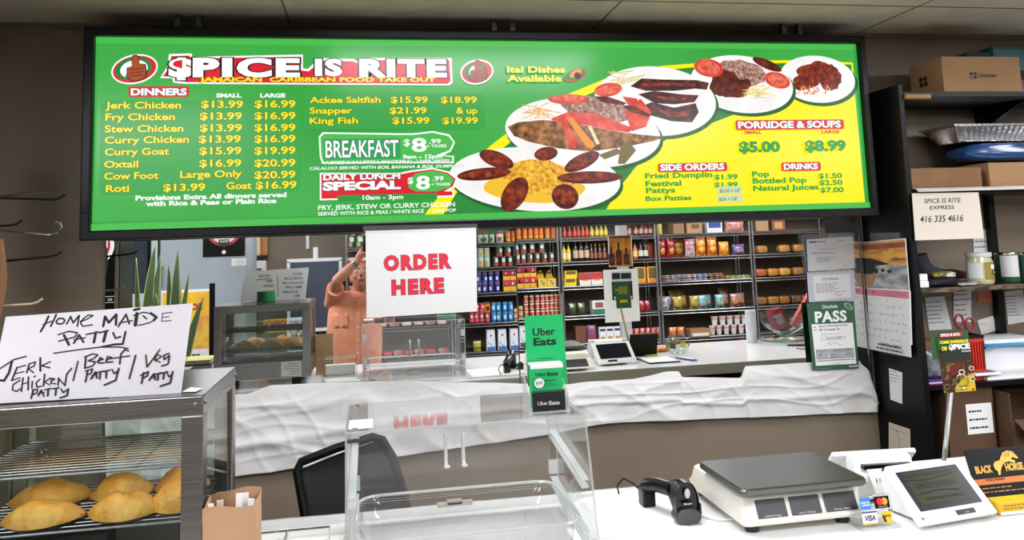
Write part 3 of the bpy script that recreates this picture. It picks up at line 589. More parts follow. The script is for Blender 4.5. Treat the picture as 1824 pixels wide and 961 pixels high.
# notes on the wall inside the unit
for lab, px, m, ln in (('tall handwritten note on the wall behind the coconut oil jar', [(1732, 409), (1769, 407), (1771, 452), (1735, 453)], PAPER, 3), ('spiral torn notebook page with handwriting on the wall inside the shelving', [(1647, 529), (1682, 527), (1696, 586), (1655, 588)], PAPER, 6), ('narrow receipt like note below the middle shelf', [(1698, 514), (1730, 513), (1730, 573), (1699, 573)], PAPER, 5),
        ('small orange sticky note on the wall below the middle shelf', [(1739, 514), (1766, 512), (1770, 538), (1742, 539)], mat('orange_note', 'c96a50', .6), 2), ('small tilted square note above the red basket', [(1741, 570), (1769, 562), (1777, 587), (1748, 596)], PAPER, 3), ('long white list on the wall right of the black upright', [(1789, 519), (1822, 515), (1830, 572), (1796, 578)], PAPER, 7)):
    r, s = sheet('note_paper', lab, 'note', px, 2.996, m)
    x0, y0 = px[0]; x1 = px[1][0]; y1 = px[2][1]
    s.lines(x0 + 4, y0 + 4, x1 - 2, y1 - 8, ln, INKG, seed=ln, th=.22); s.m.build('handwriting', r)
def carton(lab, x0, y0, x1, y1, Y, dep, m=KRAFT, name='cardboard_box', opn=False, group=None, z0=None, cat='box'):
    a = A(x0, y1, Y); b = A(x1, y0, Y); z0 = a.z if z0 is None else z0
    r = thing(name, lab, cat, ((a.x + b.x) / 2, Y + dep / 2, z0), group=group)
    X0_, X1_, Z1 = a.x, b.x, b.z; w_ = W(r)
    if not opn:
        w_.box((X0_, Y, z0), (X1_, Y + dep, Z1), m); w_.build('body', r, bevel=.002)
        W(r).box((X0_ + .001, Y + dep * .46, Z1 - .0005), (X1_ - .001, Y + dep * .54, Z1 + .0006), mat('packing_tape', 'b39468', .3)).build('tape', r)
    else:
        t = .004
        for q in ((X0_, Y, X1_, Y + t), (X0_, Y + dep - t, X1_, Y + dep), (X0_, Y + t, X0_ + t, Y + dep - t), (X1_ - t, Y + t, X1_, Y + dep - t)): w_.box((q[0], q[1], z0), (q[2], q[3], Z1), m)
        w_.box((X0_ + t, Y + t, z0), (X1_ - t, Y + dep - t, z0 + t), m); w_.build('body', r)
        W(r).prism([(Y, Z1), (Y - .05, Z1 - .045), (Y - .052, Z1 - .041), (Y, Z1 + .004)], m, 'x', X0_ + .005, X1_ - .005).build('flap', r)
        W(r).prism([(Y + dep, Z1), (Y + dep + .02, Z1 + .05), (Y + dep + .023, Z1 + .05), (Y + dep + .004, Z1)], m, 'x', X0_ + .005, X1_ - .005).build('flap', r)
    return r, (X0_, X1_, z0, Z1)
Z = ZS
r, q = carton('brown clover carton with a black four leaf mark on the top shelf', 1682, 101, 1815, 161, 2.705, .19, name='tablet_carton', z0=Z[0])
s = PX(W(r, front(2.7046)), fY(2.7046))
for x, y in ((1730, 131), (1737, 131), (1737, 137.5)): s.ell(x, y, 3, 2.9, INK)
s.ell(1730, 137.5, 3, 2.9, INK); s.ell(1730, 137.3, 2, 1.9, KRAFT); s.T('clover', 1742, 137.5, 1777, 8, INK, off=.012); s.m.build('logo_print', r)
s = MB(); s.T = r.matrix_basis.inverted() @ plX(q[0] - .0004)
for i, j in ((0, 0), (1, 0), (0, 1), (1, 1)): s.e2(-2.83 + .026 * i, (q[2] + q[3]) / 2 - .02 + .022 * j, .011, .01, INK)
s.build('side_print', r)
r = thing('diaper_pack', 'teal plastic wrapped pack standing on the top shelf at the right edge', 'pack', (A(1800, 160, 2.9).x, 2.94, Z[0]))
a = A(1776, 160, 2.9).x; TEAL = mat('teal_film', '3f7078', .25, col2='336069', scale=5)
b = W(r); b.box((a, 2.9, Z[0]), (a + .3, 2.99, A(1790, 80, 2.9).z), TEAL); b.build('body', r, bevel=.02)
b = W(r, front(2.8995)); b.r2(a + .02, Z[0] + .055, a + .28, Z[0] + .085, mat('crimson_band', 'a3283f', .4)); b.rr2(a + .03, Z[0] + .09, a + .2, Z[0] + .13, .01, INK); b.text('U', a + .03, Z[0] + .062, .016, WHITE, off=.03); b.text('12', a + .02, Z[0] + .02, .02, WHITE); b.build('label_print', r)
r, q = carton('flat dark teal box lying behind the clover carton', 1722, 94, 1764, 104, 2.91, .07, mat('dark_teal_card', '243f40', .6), z0=Z[0])
# ------------------------------------------------------------------ more things on the black shelving unit
Z1, Z2, Z3 = ZS[1], ZS[2], ZS[3]
carton('flat brown carton standing left on the second shelf', 1624, 297, 1747, 330, 2.71, .22, KRAFTD, z0=Z1)
carton('tan carton right of the flat one on the second shelf', 1764, 287, 1880, 329, 2.715, .19, KRAFT, z0=Z1)
def pillow(w_, c, d, m, seed=0, amp=.12, p=2.6):
    """soft filled bag"""
    rn = Vector((seed * 3.1, seed * 1.7, 0))
    def fn(v):
        q = Vector([math.copysign(abs(t) ** (1 / p * 1.3), t) for t in v]); return q * (1 + amp * noise.noise(q * 1.6 + rn) + amp * .5 * noise.noise(q * 5 + rn))
    w_.ball(c, [t / 2 for t in d], m, 22, 14, fn); return w_
def lump(name, lab, cat, c, d, m, seed=0, amp=.14, rz=0, group=None):
    b = MB(); pillow(b, (0, 0, d[2] / 2), d, m, seed, amp)
    mn = min(v.z for v in b.v)
    for v in b.v: v.z -= mn
    o = b.build(name, loc=c, rot=(0, 0, rz)); return tag(o, lab, cat, group)
BLUF = mat('blue_film', '1c4b86', .2, col2='173e70', scale=4, coat=.4)
zc = A(1770, 287, 2.71).z
lump('blue_bag', 'glossy blue plastic bag lying on the cartons under the foil tray', 'bag', (A(1790, 270, 2.8).x + .03, 2.83, zc + .001), (.46, .2, .074), BLUF, 3, .1)
FOIL = mat('aluminium_foil', 'd6d6d6', .24, 1, bump=.3, bscale=60)
t = A(1770, 222, 2.75); zt_ = t.z; xa = A(1700, 260, 2.75).x
r = thing('foil_tray', 'ribbed aluminium foil catering tray on top of the blue bag', 'tray', (xa + .28, 2.84, zc + .08))
b = W(r); rings = []
for k, (ins, z) in enumerate(((.0, zt_ + .004), (.004, zt_ - .004), (.012, zt_ - .006), (.055, zc + .088))):
    ring = []
    for (u0, v0, u1, v1) in ((xa, 2.74, xa + .56, 2.74), (xa + .56, 2.74, xa + .56, 2.95), (xa + .56, 2.96, xa, 2.95), (xa, 2.95, xa, 2.74)):
        for i in range(40):
            t = i / 40; x = u0 + (u1 - u0) * t; y = v0 + (v1 - v0) * t; cx, cy = xa + .28, 2.85
            rib = (.004 if (i % 2) else 0) * (1 if k >= 2 else 0)
            sx = 1 - (ins + rib) / .28; sy = 1 - (ins + rib) / .11
            ring.append((cx + (x - cx) * sx, cy + (y - cy) * sy, z + (0.0)))
    rings.append(ring)
o = b.loft(rings, FOIL, cap=False, smooth=False).build('pan', r); solid(o, .001)
W(r).box((xa + .06, 2.765, zc + .087), (xa + .5, 2.925, zc + .089), FOIL).build('pan_floor', r)
b = MB(); b.grid(30, 4, lambda u, v: (UX + .03 + u * 1.1, 2.68 + .03 * v - .004, Z1 + .004 - .014 * (1 - v) ** 2 + .003 * noise.noise(Vector((u * 30, v * 3, 0)))), mat('white_cloth', 'd8d4cc', .8, bump=.3, bscale=60)); o = b.build('shelf_cloth'); solid(o, .002, 1)
tag(o, 'strip of white cloth hanging over the edge of the second shelf', 'cloth')
# middle shelf
def cyl(name, lab, cat, x, y, z, r_, h, m, lid=None, group=None, parts=None):
    t = thing(name, lab, cat, (x, y, z), group=group); W(t).lathe([(r_ * .97, 0), (r_, .004), (r_, h - .004), (r_ * .97, h)], m, (x, y, z), 28).build('body', t)
    return t
a, b_ = A(1727, 497, 2.76), A(1766, 497, 2.76); jx, jr, jh = (a.x + b_.x) / 2, (b_.x - a.x) / 2, A(1746, 449, 2.76).z - Z2
t = thing('coconut_oil_jar', 'glass jar of coconut oil with white lid and olive label', 'jar', (jx, 2.76, Z2))
W(t).lathe([(jr * .9, 0), (jr, .008), (jr, jh * .72), (jr * .85, jh * .86), (jr * .85, jh * .88)], mat('jar_oil', 'b9b58f', .12, coat=.6), (jx, 2.76, Z2), 30).build('body', t)
W(t).lathe([(jr * .93, jh * .86), (jr * .95, jh * .87), (jr * .95, jh * .99), (jr * .9, jh)], mat('lid_pale', 'cfd2cc', .35), (jx, 2.76, Z2), 30).build('lid', t)
def wrap(w_, x, y, z, r_, a0, a1, h0, h1, m, dr=.0006, n=12):
    w_.grid(n, 1, lambda u, v: (x + (r_ + dr) * math.sin(a0 + (a1 - a0) * u), y - (r_ + dr) * math.cos(a0 + (a1 - a0) * u), z + h0 + (h1 - h0) * v), m)
b = W(t); wrap(b, jx, 2.76, Z2, jr, -.35, 1.5, jh * .15, jh * .7, mat('olive_label', '8f7a2c', .5)); wrap(b, jx, 2.76, Z2, jr, -1.6, -.5, jh * .2, jh * .68, GP)
wrap(b, jx, 2.76, Z2, jr, .2, .95, jh * .48, jh * .62, PAPER, .0012); wrap(b, jx, 2.76, Z2, jr, .3, .9, jh * .3, jh * .42, INK, .0012); wrap(b, jx, 2.76, Z2, jr, .45, .65, jh * .34, jh * .4, PAPER, .0018); b.build('label', t)
CG = mat('can_green', '2f5a3c', .35); CPL = mat('can_purple', '3a3364', .4); CBR = mat('can_brown_print', '7a3a24', .5)
for i, (px, Yc, lab) in enumerate(((1795, 2.81, 'green tin of ackees showing its grey nutrition panel beside the oil jar'), (1838, 2.77, 'green tin of ackees at the right edge of the photo'))):
    x = A(px, 480, Yc).x; r_ = .043; h = A(px, 450, Yc).z - Z2; y = Yc
    t = thing('ackee_tin', lab, 'tin', (x, y, Z2), group='green ackee tins')
    W(t).lathe([(r_ * .96, .0), (r_, .003), (r_, h - .003), (r_ * .96, h), (r_ * .9, h - .003)], CG, (x, y, Z2), 30).build('body', t)
    W(t).lathe([(r_ * 1.01, h - .006), (r_ * 1.02, h - .003), (r_ * .98, h + .001), (r_ * .9, h - .001)], CHROME, (x, y, Z2), 30, cap=False).build('rim', t)
    b = W(t); off = .9 if i == 0 else -.1
    if i == 0: wrap(b, x, y, Z2, r_, -1.3, .35, h * .18, h * .92, GP)
    wrap(b, x, y, Z2, r_, off - .5, off + .9, h * .45, h * .7, CPL); wrap(b, x, y, Z2, r_, off - .2, off + .5, h * .08, h * .3, CBR); wrap(b, x, y, Z2, r_, off - .1, off + .25, h * .5, h * .64, PAPER, .0014)
    wrap(b, x, y, Z2, r_, off, off + .3, h * .76, h * .88, PAPER, .001)
    b.build('label', t)
p0 = A(1672, 500, 2.78).x
b = MB(); b.tube([(0, 0, .02), (-.05, .0, .03), (-.09, 0, .055), (-.1, 0, .1)], [.02, .03, .038, .036], mat('dark_plum_cloth', '35303c', .85, bump=.3, bscale=80), 14)
b.tube([(0, 0, .02), (.07, .02, .015), (.13, .02, .012)], [.02, .022, .012], mat('maroon_cloth', '4a1a20', .85), 12); o = b.build('cloth_sock', loc=(p0 + .07, 2.85, Z2 + .018)); tag(o, 'dark grey and maroon knitted cloth slumped on the middle shelf', 'cloth')
lump('black_pouch', 'black pouch lying at the front left of the middle shelf', 'pouch', (A(1672, 505, 2.75).x, 2.74, Z2), (.13, .06, .032), BLKM, 5)
lump('snack_wrapper', 'yellow and silver foil wrapper lying on the black pouch', 'wrapper', (A(1680, 490, 2.75).x, 2.755, Z2 + .031), (.1, .05, .022), mat('wrapper_gold', 'a08a3a', .25, col2='d8d8d8', col3='5a4a1c', scale=30), 8, .25)
lump('foil_pouch', 'flat silver pouch lying in front of the coconut oil jar', 'pouch', (A(1722, 502, 2.72).x, 2.72, Z2), (.09, .035, .012), mat('silver_film', 'b9b9bb', .25, .6), 2)
for k, (z0, lab) in enumerate(((0, 'small white box at the left end of the middle shelf, lower of two'), (.026, 'small white box stacked on another at the left end of the middle shelf'))):
    o = MB().box((-.02, -.03, 0), (.025, .03, .025), WHITE).build('small_box', loc=(UX + .045, 2.745 + .004 * k, Z2 + z0), bevel=.002); tag(o, lab, 'box')
t = thing('glass_cup', 'glass cup holding dark cables and a spray head on the middle shelf', 'cup', (UX + .06, 2.87, Z2))
o = W(t).lathe([(.024, 0), (.028, .003), (.032, .085)], GLASS, (UX + .06, 2.87, Z2), 20, cap=False).build('cup', t); solid(o, .002)
for q in ([(0, 0, .01), (.005, .01, .11), (.03, .0, .16), (.08, 0, .17)], [(0, 0, .01), (-.01, .0, .12), (-.02, .0, .16)], [(.01, 0, .01), (.01, -.01, .1), (.02, 0, .14), (.05, .02, .16)]): W(t).tube([(UX + .06 + a, 2.87 + b2, Z2 + c_) for a, b2, c_ in q], .003, BLKM, 6).build('cable', t)
# lower shelf
a = A(1761, 622, 2.72); r = thing('red_basket', 'red slotted plastic basket holding red handled scissors', 'basket', (a.x, 2.77, Z3)); REDP = mat('red_plastic', 'c42a1f', .35)
bx0, bx1, bz = A(1734, 640, 2.73).x, A(1755, 640, 2.73).x, A(1745, 602, 2.73).z
bx0 -= .012; b = W(r)
for q in ((bx0, 2.73, bx1, 2.734), (bx0, 2.796, bx1, 2.8)):
    for i in range(6): x = bx0 + (bx1 - bx0 - .006) * i / 5; b.box((x, q[1], Z3 + .03), (x + .006, q[3], bz), REDP)
    b.box((bx0, q[1] - .001, Z3 + .028), (bx1, q[3] + .001, Z3 + .04), REDP); b.box((bx0, q[1] - .001, bz - .012), (bx1, q[3] + .001, bz), REDP)
for x in (bx0, bx1 - .004): b.box((x, 2.73, Z3), (x + .004, 2.8, bz), REDP)
b.box((bx0, 2.73, Z3), (bx1, 2.8, Z3 + .03), REDP); b.build('basket', r)
W(r).box((bx0 - .002, 2.728, bz), (bx1 + .002, 2.736, bz + .012), BLKM).box((bx0 - .002, 2.794, bz), (bx1 + .002, 2.802, bz + .012), BLKM).box((bx0 - .002, 2.736, bz), (bx0 + .005, 2.794, bz + .012), BLKM).box((bx1 - .005, 2.736, bz), (bx1 + .002, 2.794, bz + .012), BLKM).build('black_rim', r)
cx = (bx0 + bx1) / 2
t = thing('scissors', 'scissors with dark red ring handles standing in the red basket', 'scissors', (cx, 2.765, Z3 + .035))
for s_, nm in ((-1, 'handle'), (1, 'handle')):
    ring = [(cx - .015 + s_ * .022 + .018 * math.cos(k * .5236), 2.765, bz + .055 + s_ * -.008 + .026 * math.sin(k * .5236)) for k in range(12)]
    W(t).tube(ring, .0045, mat('dark_red_plastic', '7d1a22', .4), 8, closed=True).build(nm, t)
    W(t).tube([(cx - .015 + s_ * .01, 2.765 + s_ * .003, bz + .03), (cx - s_ * .005, 2.765 + s_ * .003, Z3 + .045)], .004, CHROME, 6).build('blade', t)
o = MB(); o.T = Matrix.Identity(4)
x0, x1 = A(1757, 640, 2.74).x + .006, A(1757, 640, 2.74).x + .3
r = thing('white_box', 'open white carton with a blue sheet on its lid on the lower shelf', 'box', (x0 + .15, 2.85, Z3))
W(r).box((x0, 2.79, Z3), (x0 + .3, 2.95, A(1790, 615, 2.79).z), mat('white_carton', 'dcdce0', .6)).build('body', r, bevel=.002)
zb2 = A(1790, 615, 2.79).z
W(r).prism([(x0 - .002, 2.74), (x0 + .08, 2.77), (x0 + .3, 2.76), (x0 + .32, 2.95), (x0 + .02, 2.93)], mat('blue_sheet', '3b93c4', .5), 'z', zb2 + .001, zb2 + .006).build('lid', r)
W(r).prism([(x0 + .06, 2.82), (x0 + .3, 2.8), (x0 + .3, 2.96), (x0 + .08, 2.96)], PAPER, 'z', zb2 + .0065, zb2 + .02).build('paper_sheets', r)
x0 = A(1748, 665, 2.73).x
o = MB().box((0, 0, 0), (.3, .075, .012), PAPER).box((.02, .005, .0125), (.29, .074, .018), mat('paper_edge', 'cfcfcf', .7)).build('paper_stack', loc=(x0 + .01, 2.712, Z3)); tag(o, 'stack of loose white paper at the front of the lower shelf', 'paper stack')
r = thing('calculator', 'white desk calculator with dark keys lying before the paper stack', 'calculator', (A(1752, 675, 2.71).x, 2.715, Z3 + .019))
cxx = A(1752, 675, 2.71).x; b = W(r); b.box((cxx - .035, 2.705, Z3 + .019), (cxx + .075, 2.78, Z3 + .03), WHITE); b.build('case', r, bevel=.003)
b = W(r)
for i in range(5):
    for j in range(3): b.box((cxx - .025 + .018 * i, 2.712 + .016 * j, Z3 + .0295), (cxx - .012 + .018 * i, 2.724 + .016 * j, Z3 + .0325), GREY)
b.build('keys', r); 
t0 = A(1665, 640, 2.8)
carton('open brown box with folded flap at the left end of the lower shelf', 1650, 606, 1682, 672, 2.86, .1, KRAFTD, z0=Z3)
lump('clear_plastic_bag', 'crumpled grey plastic bag on the lower shelf behind the flyer stand', 'bag', (UX + .115, 2.775, Z3 + .012), (.13, .08, .1), mat('grey_film', '8b8d92', .2, col2='5d5f66', scale=30, coat=.5), 4, .3)
b = MB()
for k, cc in enumerate(('b13f7c', 'd8d8dc', '6b3f8f')): b.box((0, 0, .004 * k), (.16 - .01 * k, .1, .004 * k + .0038), mat('magazine_%d' % k, cc, .35))
o = b.build('magazine_pile', loc=(UX + .028, 2.712, Z3)); tag(o, 'thin pile of pink and purple magazines at the front left of the lower shelf', 'magazines')
for (lab, x0, x1, y0, y1, z1, m, op) in (('large open brown carton on the floor under the lower shelf', 2.32, 2.74, 2.66, 2.955, 1.0, mat('dark_cardboard', '5b3f2a', .8, col2='533824', scale=5), True), ('dark brown carton with a white printed label beside the black panel', 2.1, 2.3, 2.72, 2.98, 1.02, mat('dark_cardboard', '5b3f2a', .8), False), ('open carton of papers at the right edge under the lower shelf', 2.765, 3.2, 2.6, 2.955, .93, KRAFTD, True)):
    r = thing('cardboard_box', lab, 'box', ((x0 + x1) / 2, (y0 + y1) / 2, 0)); b = W(r); tt = .005
    if op:
        for q in ((x0, y0, x1, y0 + tt), (x0, y1 - tt, x1, y1), (x0, y0 + tt, x0 + tt, y1 - tt), (x1 - tt, y0 + tt, x1, y1 - tt)): b.box((q[0], q[1], 0), (q[2], q[3], z1 if q[1] > y0 else z1 - .1), m)
        b.box((x0 + tt, y0 + tt, 0), (x1 - tt, y1 - tt, .01), m)
        b.build('body', r); W(r).prism([(y0, z1 - .1), (y0 - .06, z1 - .14), (y0 - .061, z1 - .136), (y0, z1 - .095)], m, 'x', x0 + .01, x1 - .01).build('flap', r)
    else:
        b.box((x0, y0, 0), (x1, y1, z1), m).build('body', r, bevel=.002)
        s = W(r, front(y0 - .0005)); s.r2(x0 + .08, z1 - .17, x0 + .19, z1 - .06, PAPER); s.lines(x0 + .09, z1 - .16, x0 + .18, z1 - .07, 3, INK, th=.22); s.build('label', r)
o = MB()
for k in range(5): o.box((2.79 + .01 * k, 2.62 + .006 * k, .80 + .012 * k), (3.15, 2.9, .811 + .012 * k), mat('paper_edge', 'cfcfcf', .7) if k % 2 else mat('slate_folder', '4b5560', .6))
o.box((2.78, 2.615, .05), (3.18, 2.94, .80), mat('paper_edge', 'cfcfcf', .7)); tag(o.build('folder_pile'), 'pile of papers and grey folders in the open carton at right', 'folders')
lump('black_bag', 'black bag slumped on the floor behind the chrome flyer pole', 'bag', (2.09, 2.5, 0), (.17, .15, .84), BLKM, 6, .04)
# ------------------------------------------------------------------ hooks on the left
HX = -1.125; HY = 2.6
r = thing('hook_rail', 'grey slotted display rail with long metal hooks at the left edge', 'display rail', (HX - .02, HY, 0))
GPL = mat('rail_grey', '7e817d', .45)
W(r).box((HX - .06, HY, 0), (HX - .012, HY + .03, 2.0), GPL).build('rail', r, bevel=.003)
W(r).box((HX - .3, HY - .15, 0), (HX + .0, HY + .15, .05), GPL).build('foot', r)
for (py, pt, tx, col, curl) in ((352, 336, 106, DSTEEL, 0), (351, 350, 116, BLKM, 0), (402, 396, 39, BLKM, 0), (406, 412, 106, CHROME, 1), (467, 451, 110, BLKM, 0), (545, 535, 76, mat('hook_cream', 'cbbf9f', .4), 0)):
    p = A(2, py, HY); q = A(tx, pt, HY); n = W(r)
    pts = [(HX - .02, HY, p.z), (q.x - .03, HY - .002, q.z - .008)]
    if curl: pts += [(q.x - .005, HY, q.z - .004), (q.x + .005, HY, q.z + .012), (q.x, HY, q.z + .026), (q.x - .012, HY, q.z + .03)]
    else: pts += [(q.x - .014, HY, q.z - .004), (q.x, HY, q.z + .006)]
    n.tube(pts, .0035, col, 8).build('hook', r)
b = MB(); x_ = A(6, 480, 2.55).x
b.grid(6, 14, lambda u, v: (x_ - .1 + .1 * u + .012 * math.sin(v * 5) * u, 2.55 + .01 * math.sin(u * 4 + v * 6), A(5, 425, 2.55).z - .3 * v), KRAFTD)
o = b.build('paper_bag', ); solid(o, .0015); tag(o, 'flat brown paper bag hanging from the rail at the left edge', 'bag')
# ------------------------------------------------------------------ black mesh office chair behind the counter
r = thing('office_chair', 'black mesh back office chair standing behind the white counter', 'chair', (-.03, 2.42, 0))
MESHF = mat('chair_mesh', '1b1c1f', .8, bump=.4, bscale=400)
def C(px, py, Y): return A(px, py, Y)
path = [C(560, 1010, 2.44), C(540, 900, 2.47), C(529, 838, 2.49), C(536, 822, 2.495), C(600, 797, 2.5), C(664, 778, 2.5), C(680, 782, 2.5), C(700, 815, 2.495), C(720, 880, 2.47), C(745, 1010, 2.44)]
W(r).tube(path + [(.13, 2.42, .56), (-.19, 2.42, .56)], .019, BLKM, 10, closed=True, flat=.7).build('back_frame', r)
def bk(u, v):
    l = [Vector((-.19, 2.42, .56)), path[1], path[2]]; rr_ = [Vector((.13, 2.42, .56)), path[8], path[6]]
    def q(L, t): return L[0].lerp(L[1], t * 2) if t < .5 else L[1].lerp(L[2], t * 2 - 1)
    p = q(l, v).lerp(q(rr_, v), u); p.y += .02 * math.sin(math.pi * u); return p
o = W(r).grid(12, 12, bk, MESHF).build('back_mesh', r); solid(o, .003)
W(r).box((-.22, 2.0, .46), (.2, 2.42, .53), BLKM).build('seat', r, bevel=.025)
W(r).box((-.06, 2.38, .5), (.0, 2.45, .6), BLKM).build('back_bracket', r, bevel=.01)
W(r).lathe([(.03, .1), (.03, .3), (.02, .3), (.02, .46)], CHROME, (-.03, 2.22, 0), 16).build('gas_column', r)
for k in range(5):
    a = k * 2 * math.pi / 5 + .3; e = (-.03 + .27 * math.cos(a), 2.22 + .27 * math.sin(a))
    l = W(r).tube([(-.03, 2.22, .11), (e[0], e[1], .08)], [.03, .018], BLKM, 8).build('leg', r)
    W(r).lathe([(.028, -.012), (.03, 0), (.028, .012)], RUB, (0, 0, 0), 16)
    cs = MB(); cs.T = r.matrix_basis.inverted() @ Matrix.Translation((e[0], e[1], .031)) @ Matrix.Rotation(math.pi / 2, 4, 'X'); cs.lathe([(.026, -.02), (.03, -.016), (.03, .016), (.026, .02)], RUB, seg=16); cs.build('caster', r)
# ------------------------------------------------------------------ counter
CZ = .973; K0, K1, KF, KB = -1.28, 3.6, 1.32, 2.09
QTZ = mat('white_quartz', 'f1f0ee', .16, col2='ebeae8', scale=2, coat=.3)
ct = thing('countertop', 'long white polished counter top running across the foreground', 'counter top', (.8, 1.7, CZ - .055))
b = W(ct).box((K0, KF, CZ - .055), (K1, KB, CZ - .0008), QTZ); b.build('slab', ct, bevel=.003)
v = W(ct); VE = mat('quartz_vein', 'c9c7c3', .2)
rn = random.Random(3)
for x, y in ((.72, 1.52), (1.05, 1.5), (1.2, 1.42), (.3, 1.9), (1.6, 1.6), (2.2, 1.8), (-.3, 2.0)):
    pts = [(x, y)]
    for k in range(14): pts.append((pts[-1][0] + rn.uniform(-.01, .03), pts[-1][1] + rn.uniform(-.012, .02)))
    pts = [p for p in pts if KF < p[1] < KB - .01]
    m2 = MB(); m2.T = v.T @ Matrix(((1, 0, 0, 0), (0, 0, 1, 0), (0, -1, 0, 0), (0, 0, 0, 1)))
    for a, c_ in zip(pts, pts[1:]):
        d = Vector((c_[0] - a[0], c_[1] - a[1])); n_ = Vector((-d.y, d.x)).normalized() * .0008
        v.add([(a[0] - n_.x, a[1] - n_.y, CZ - .0006), (c_[0] - n_.x, c_[1] - n_.y, CZ - .0006), (c_[0] + n_.x, c_[1] + n_.y, CZ - .0006), (a[0] + n_.x, a[1] + n_.y, CZ - .0006)], [(0, 1, 2, 3)], VE)
v.build('veining', ct)
cb = thing('counter_base', 'dark counter base open on the staff side under the white top', 'counter', (.8, 1.6, 0))
DK = mat('counter_dark_board', '2b2a2a', .5, col2='242323', scale=6)
W(cb).box((K0, KF + .06, 0), (K1, KF + .09, CZ - .0555), DK).build('front_panel', cb)
for x in (K0, .9, 2.2, K1 - .025): W(cb).box((x, KF + .09, 0), (x + .025, KB - .06, CZ - .0555), DK).build('side_panel', cb)
W(cb).box((K0 + .025, KF + .09, .45), (K1 - .025, KB - .1, .47), DK).build('shelf', cb)
# clear plastic film lying over the staff edge of the counter
fl = MB(); PF = clear('plastic_film', haze=.4, f0=.12, rough=.1)
def film(u, v):
    x = -.86 + 1.62 * u; t = v * .24
    n_ = noise.noise(Vector((x * 6, t * 16, 1))); k = abs(noise.noise(Vector((x * 16 + t * 10, t * 24, 5))))
    if t < .08: return (x, KB - .08 + t, CZ + .0012 + .003 * max(0, n_) + .002 * k)
    return (x, KB + .003 + .01 * abs(n_) + .006 * k, CZ + .0012 - (t - .08) * (.75 + .25 * math.sin(x * 5)))
o = fl.grid(90, 20, film, PF).build('plastic_film'); tag(o, 'crumpled clear plastic film draped over the staff edge of the white counter', 'film')
# ------------------------------------------------------------------ patty warmer
CX0, CX1, CF, CBK = -.765, -.314, 1.572, 1.92; cz0, cz1 = 1.012, 1.366
cs = thing('food_warmer', 'steel and glass heated display case of golden patties at bottom left', 'display case', ((CX0 + CX1) / 2, 1.75, CZ))
f = W(cs); pw = .038; bt = cz1 - .036; bb = 1.092
for x in (CX0, CX1 - pw):
    for y in (CF, CBK - pw): f.box((x, y, bb - .001), (x + pw, y + pw, bt + .001), STEEL)
for q in ((CX0, CF, CX1, CF + .012), (CX0, CBK - .012, CX1, CBK), (CX0, CF + .012, CX0 + .012, CBK - .012), (CX1 - .012, CF + .012, CX1, CBK - .012)): f.box((q[0], q[1], bt), (q[2], q[3], cz1), STEEL)
f.build('frame', cs, bevel=.002)
W(cs).box((CX0 + .001, CF + .001, cz1 - .004), (CX1 - .001, CBK - .001, cz1 + .001), mat('warmer_top', '4a463d', .18, .7, col2='423f36', scale=5)).build('top_panel', cs)
W(cs).box((CX0, CF, cz0), (CX1, CBK, bb), STEEL).build('heater_base', cs, bevel=.003)
W(cs).box((CX0 + pw, CF + .0135, bt + .012), (CX1 - pw, CF + .05, cz1 - .006), mat('warm_strip_lamp', 'ffd9a0', .4, glow=9)).build('added_light_strip', cs)  # unseen glowing strip added behind the front band to brighten the patties
gl = [(CX0 + pw, CF + .014, CX1 - pw, CF + .018), (CX0 + .006, CF + pw, CX0 + .01, CBK - pw), (CX1 - .01, CF + pw, CX1 - .006, CBK - pw)]
for q in gl: W(cs).box((q[0], q[1], bb), (q[2], q[3], bt), GLASS).build('glass_pane', cs)
mx = (CX0 + CX1) / 2
for k, (x0, x1, y) in enumerate(((CX0 + pw, mx + .03, CBK - .022), (mx - .03, CX1 - pw, CBK - .014))):
    d_ = W(cs).box((x0, y, bb), (x1, y + .004, bt), GLASS).build('sliding_door', cs)
    kx = x0 + .02 if k == 0 else x1 - .02
    W(cs).ball((kx, y + .012, 1.21), .012, CHROME, 14, 8).build('knob', d_)
RKM = mat('rack_wire', '77767a', .35, .9)
def rack(z, nm):
    b = W(cs)
    for i in range(15): y = CF + .035 + i * (CBK - CF - .07) / 14; b.tube([(CX0 + .03, y, z), (CX1 - .03, y, z)], .0016, RKM, 6)
    for x in (CX0 + .03, CX0 + .13, mx - .03, mx + .03, CX1 - .13, CX1 - .03): b.tube([(x, CF + .033, z - .003), (x, CBK - .033, z - .003)], .002, RKM, 6)
    for y in (CF + .03, CBK - .03): b.tube([(CX0 + .02, y, z), (CX1 - .02, y, z)], .003, RKM, 8)
    b.build(nm, cs)
rack(1.238, 'wire_rack'); rack(1.139, 'wire_rack')
W(cs).box((CX0 + .03, CF + .03, bb), (CX1 - .03, CBK - .03, bb + .006), BLKM).build('drip_tray', cs)
for x in (CX0 + .05, CX1 - .07):
    for y in (CF + .04, CBK - .06): W(cs).box((x - .02, y, CZ), (x + .02, y + .04, cz0), BLKM).build('foot', cs)
for x, y in ((CX1 - .014, CF - .001), (CX1 + .001, CF + .014), (CX1 + .001, CBK - .014), (CX0 + .014, CBK + .001), (CX1 - .014, CBK + .001)):
    W(cs).ball((x, y, cz1 - .014), .0042, RKM, 10, 6).build('screw', cs)
W(cs).box((-.73, CBK + .0005, 1.05), (-.718, CBK + .006, 1.06), mat('red_lamp', 'b0202a', .3)).build('switch', cs)
r = thing('price_note', 'handwritten price note taped on the staff side of the patty warmer', 'note', (-.403, CBK + .001, 1.018))
b = W(r); b.box((-.452, CBK + .0008, 1.019), (-.357, CBK + .0016, 1.089), PAPER); b.build('sheet', r)
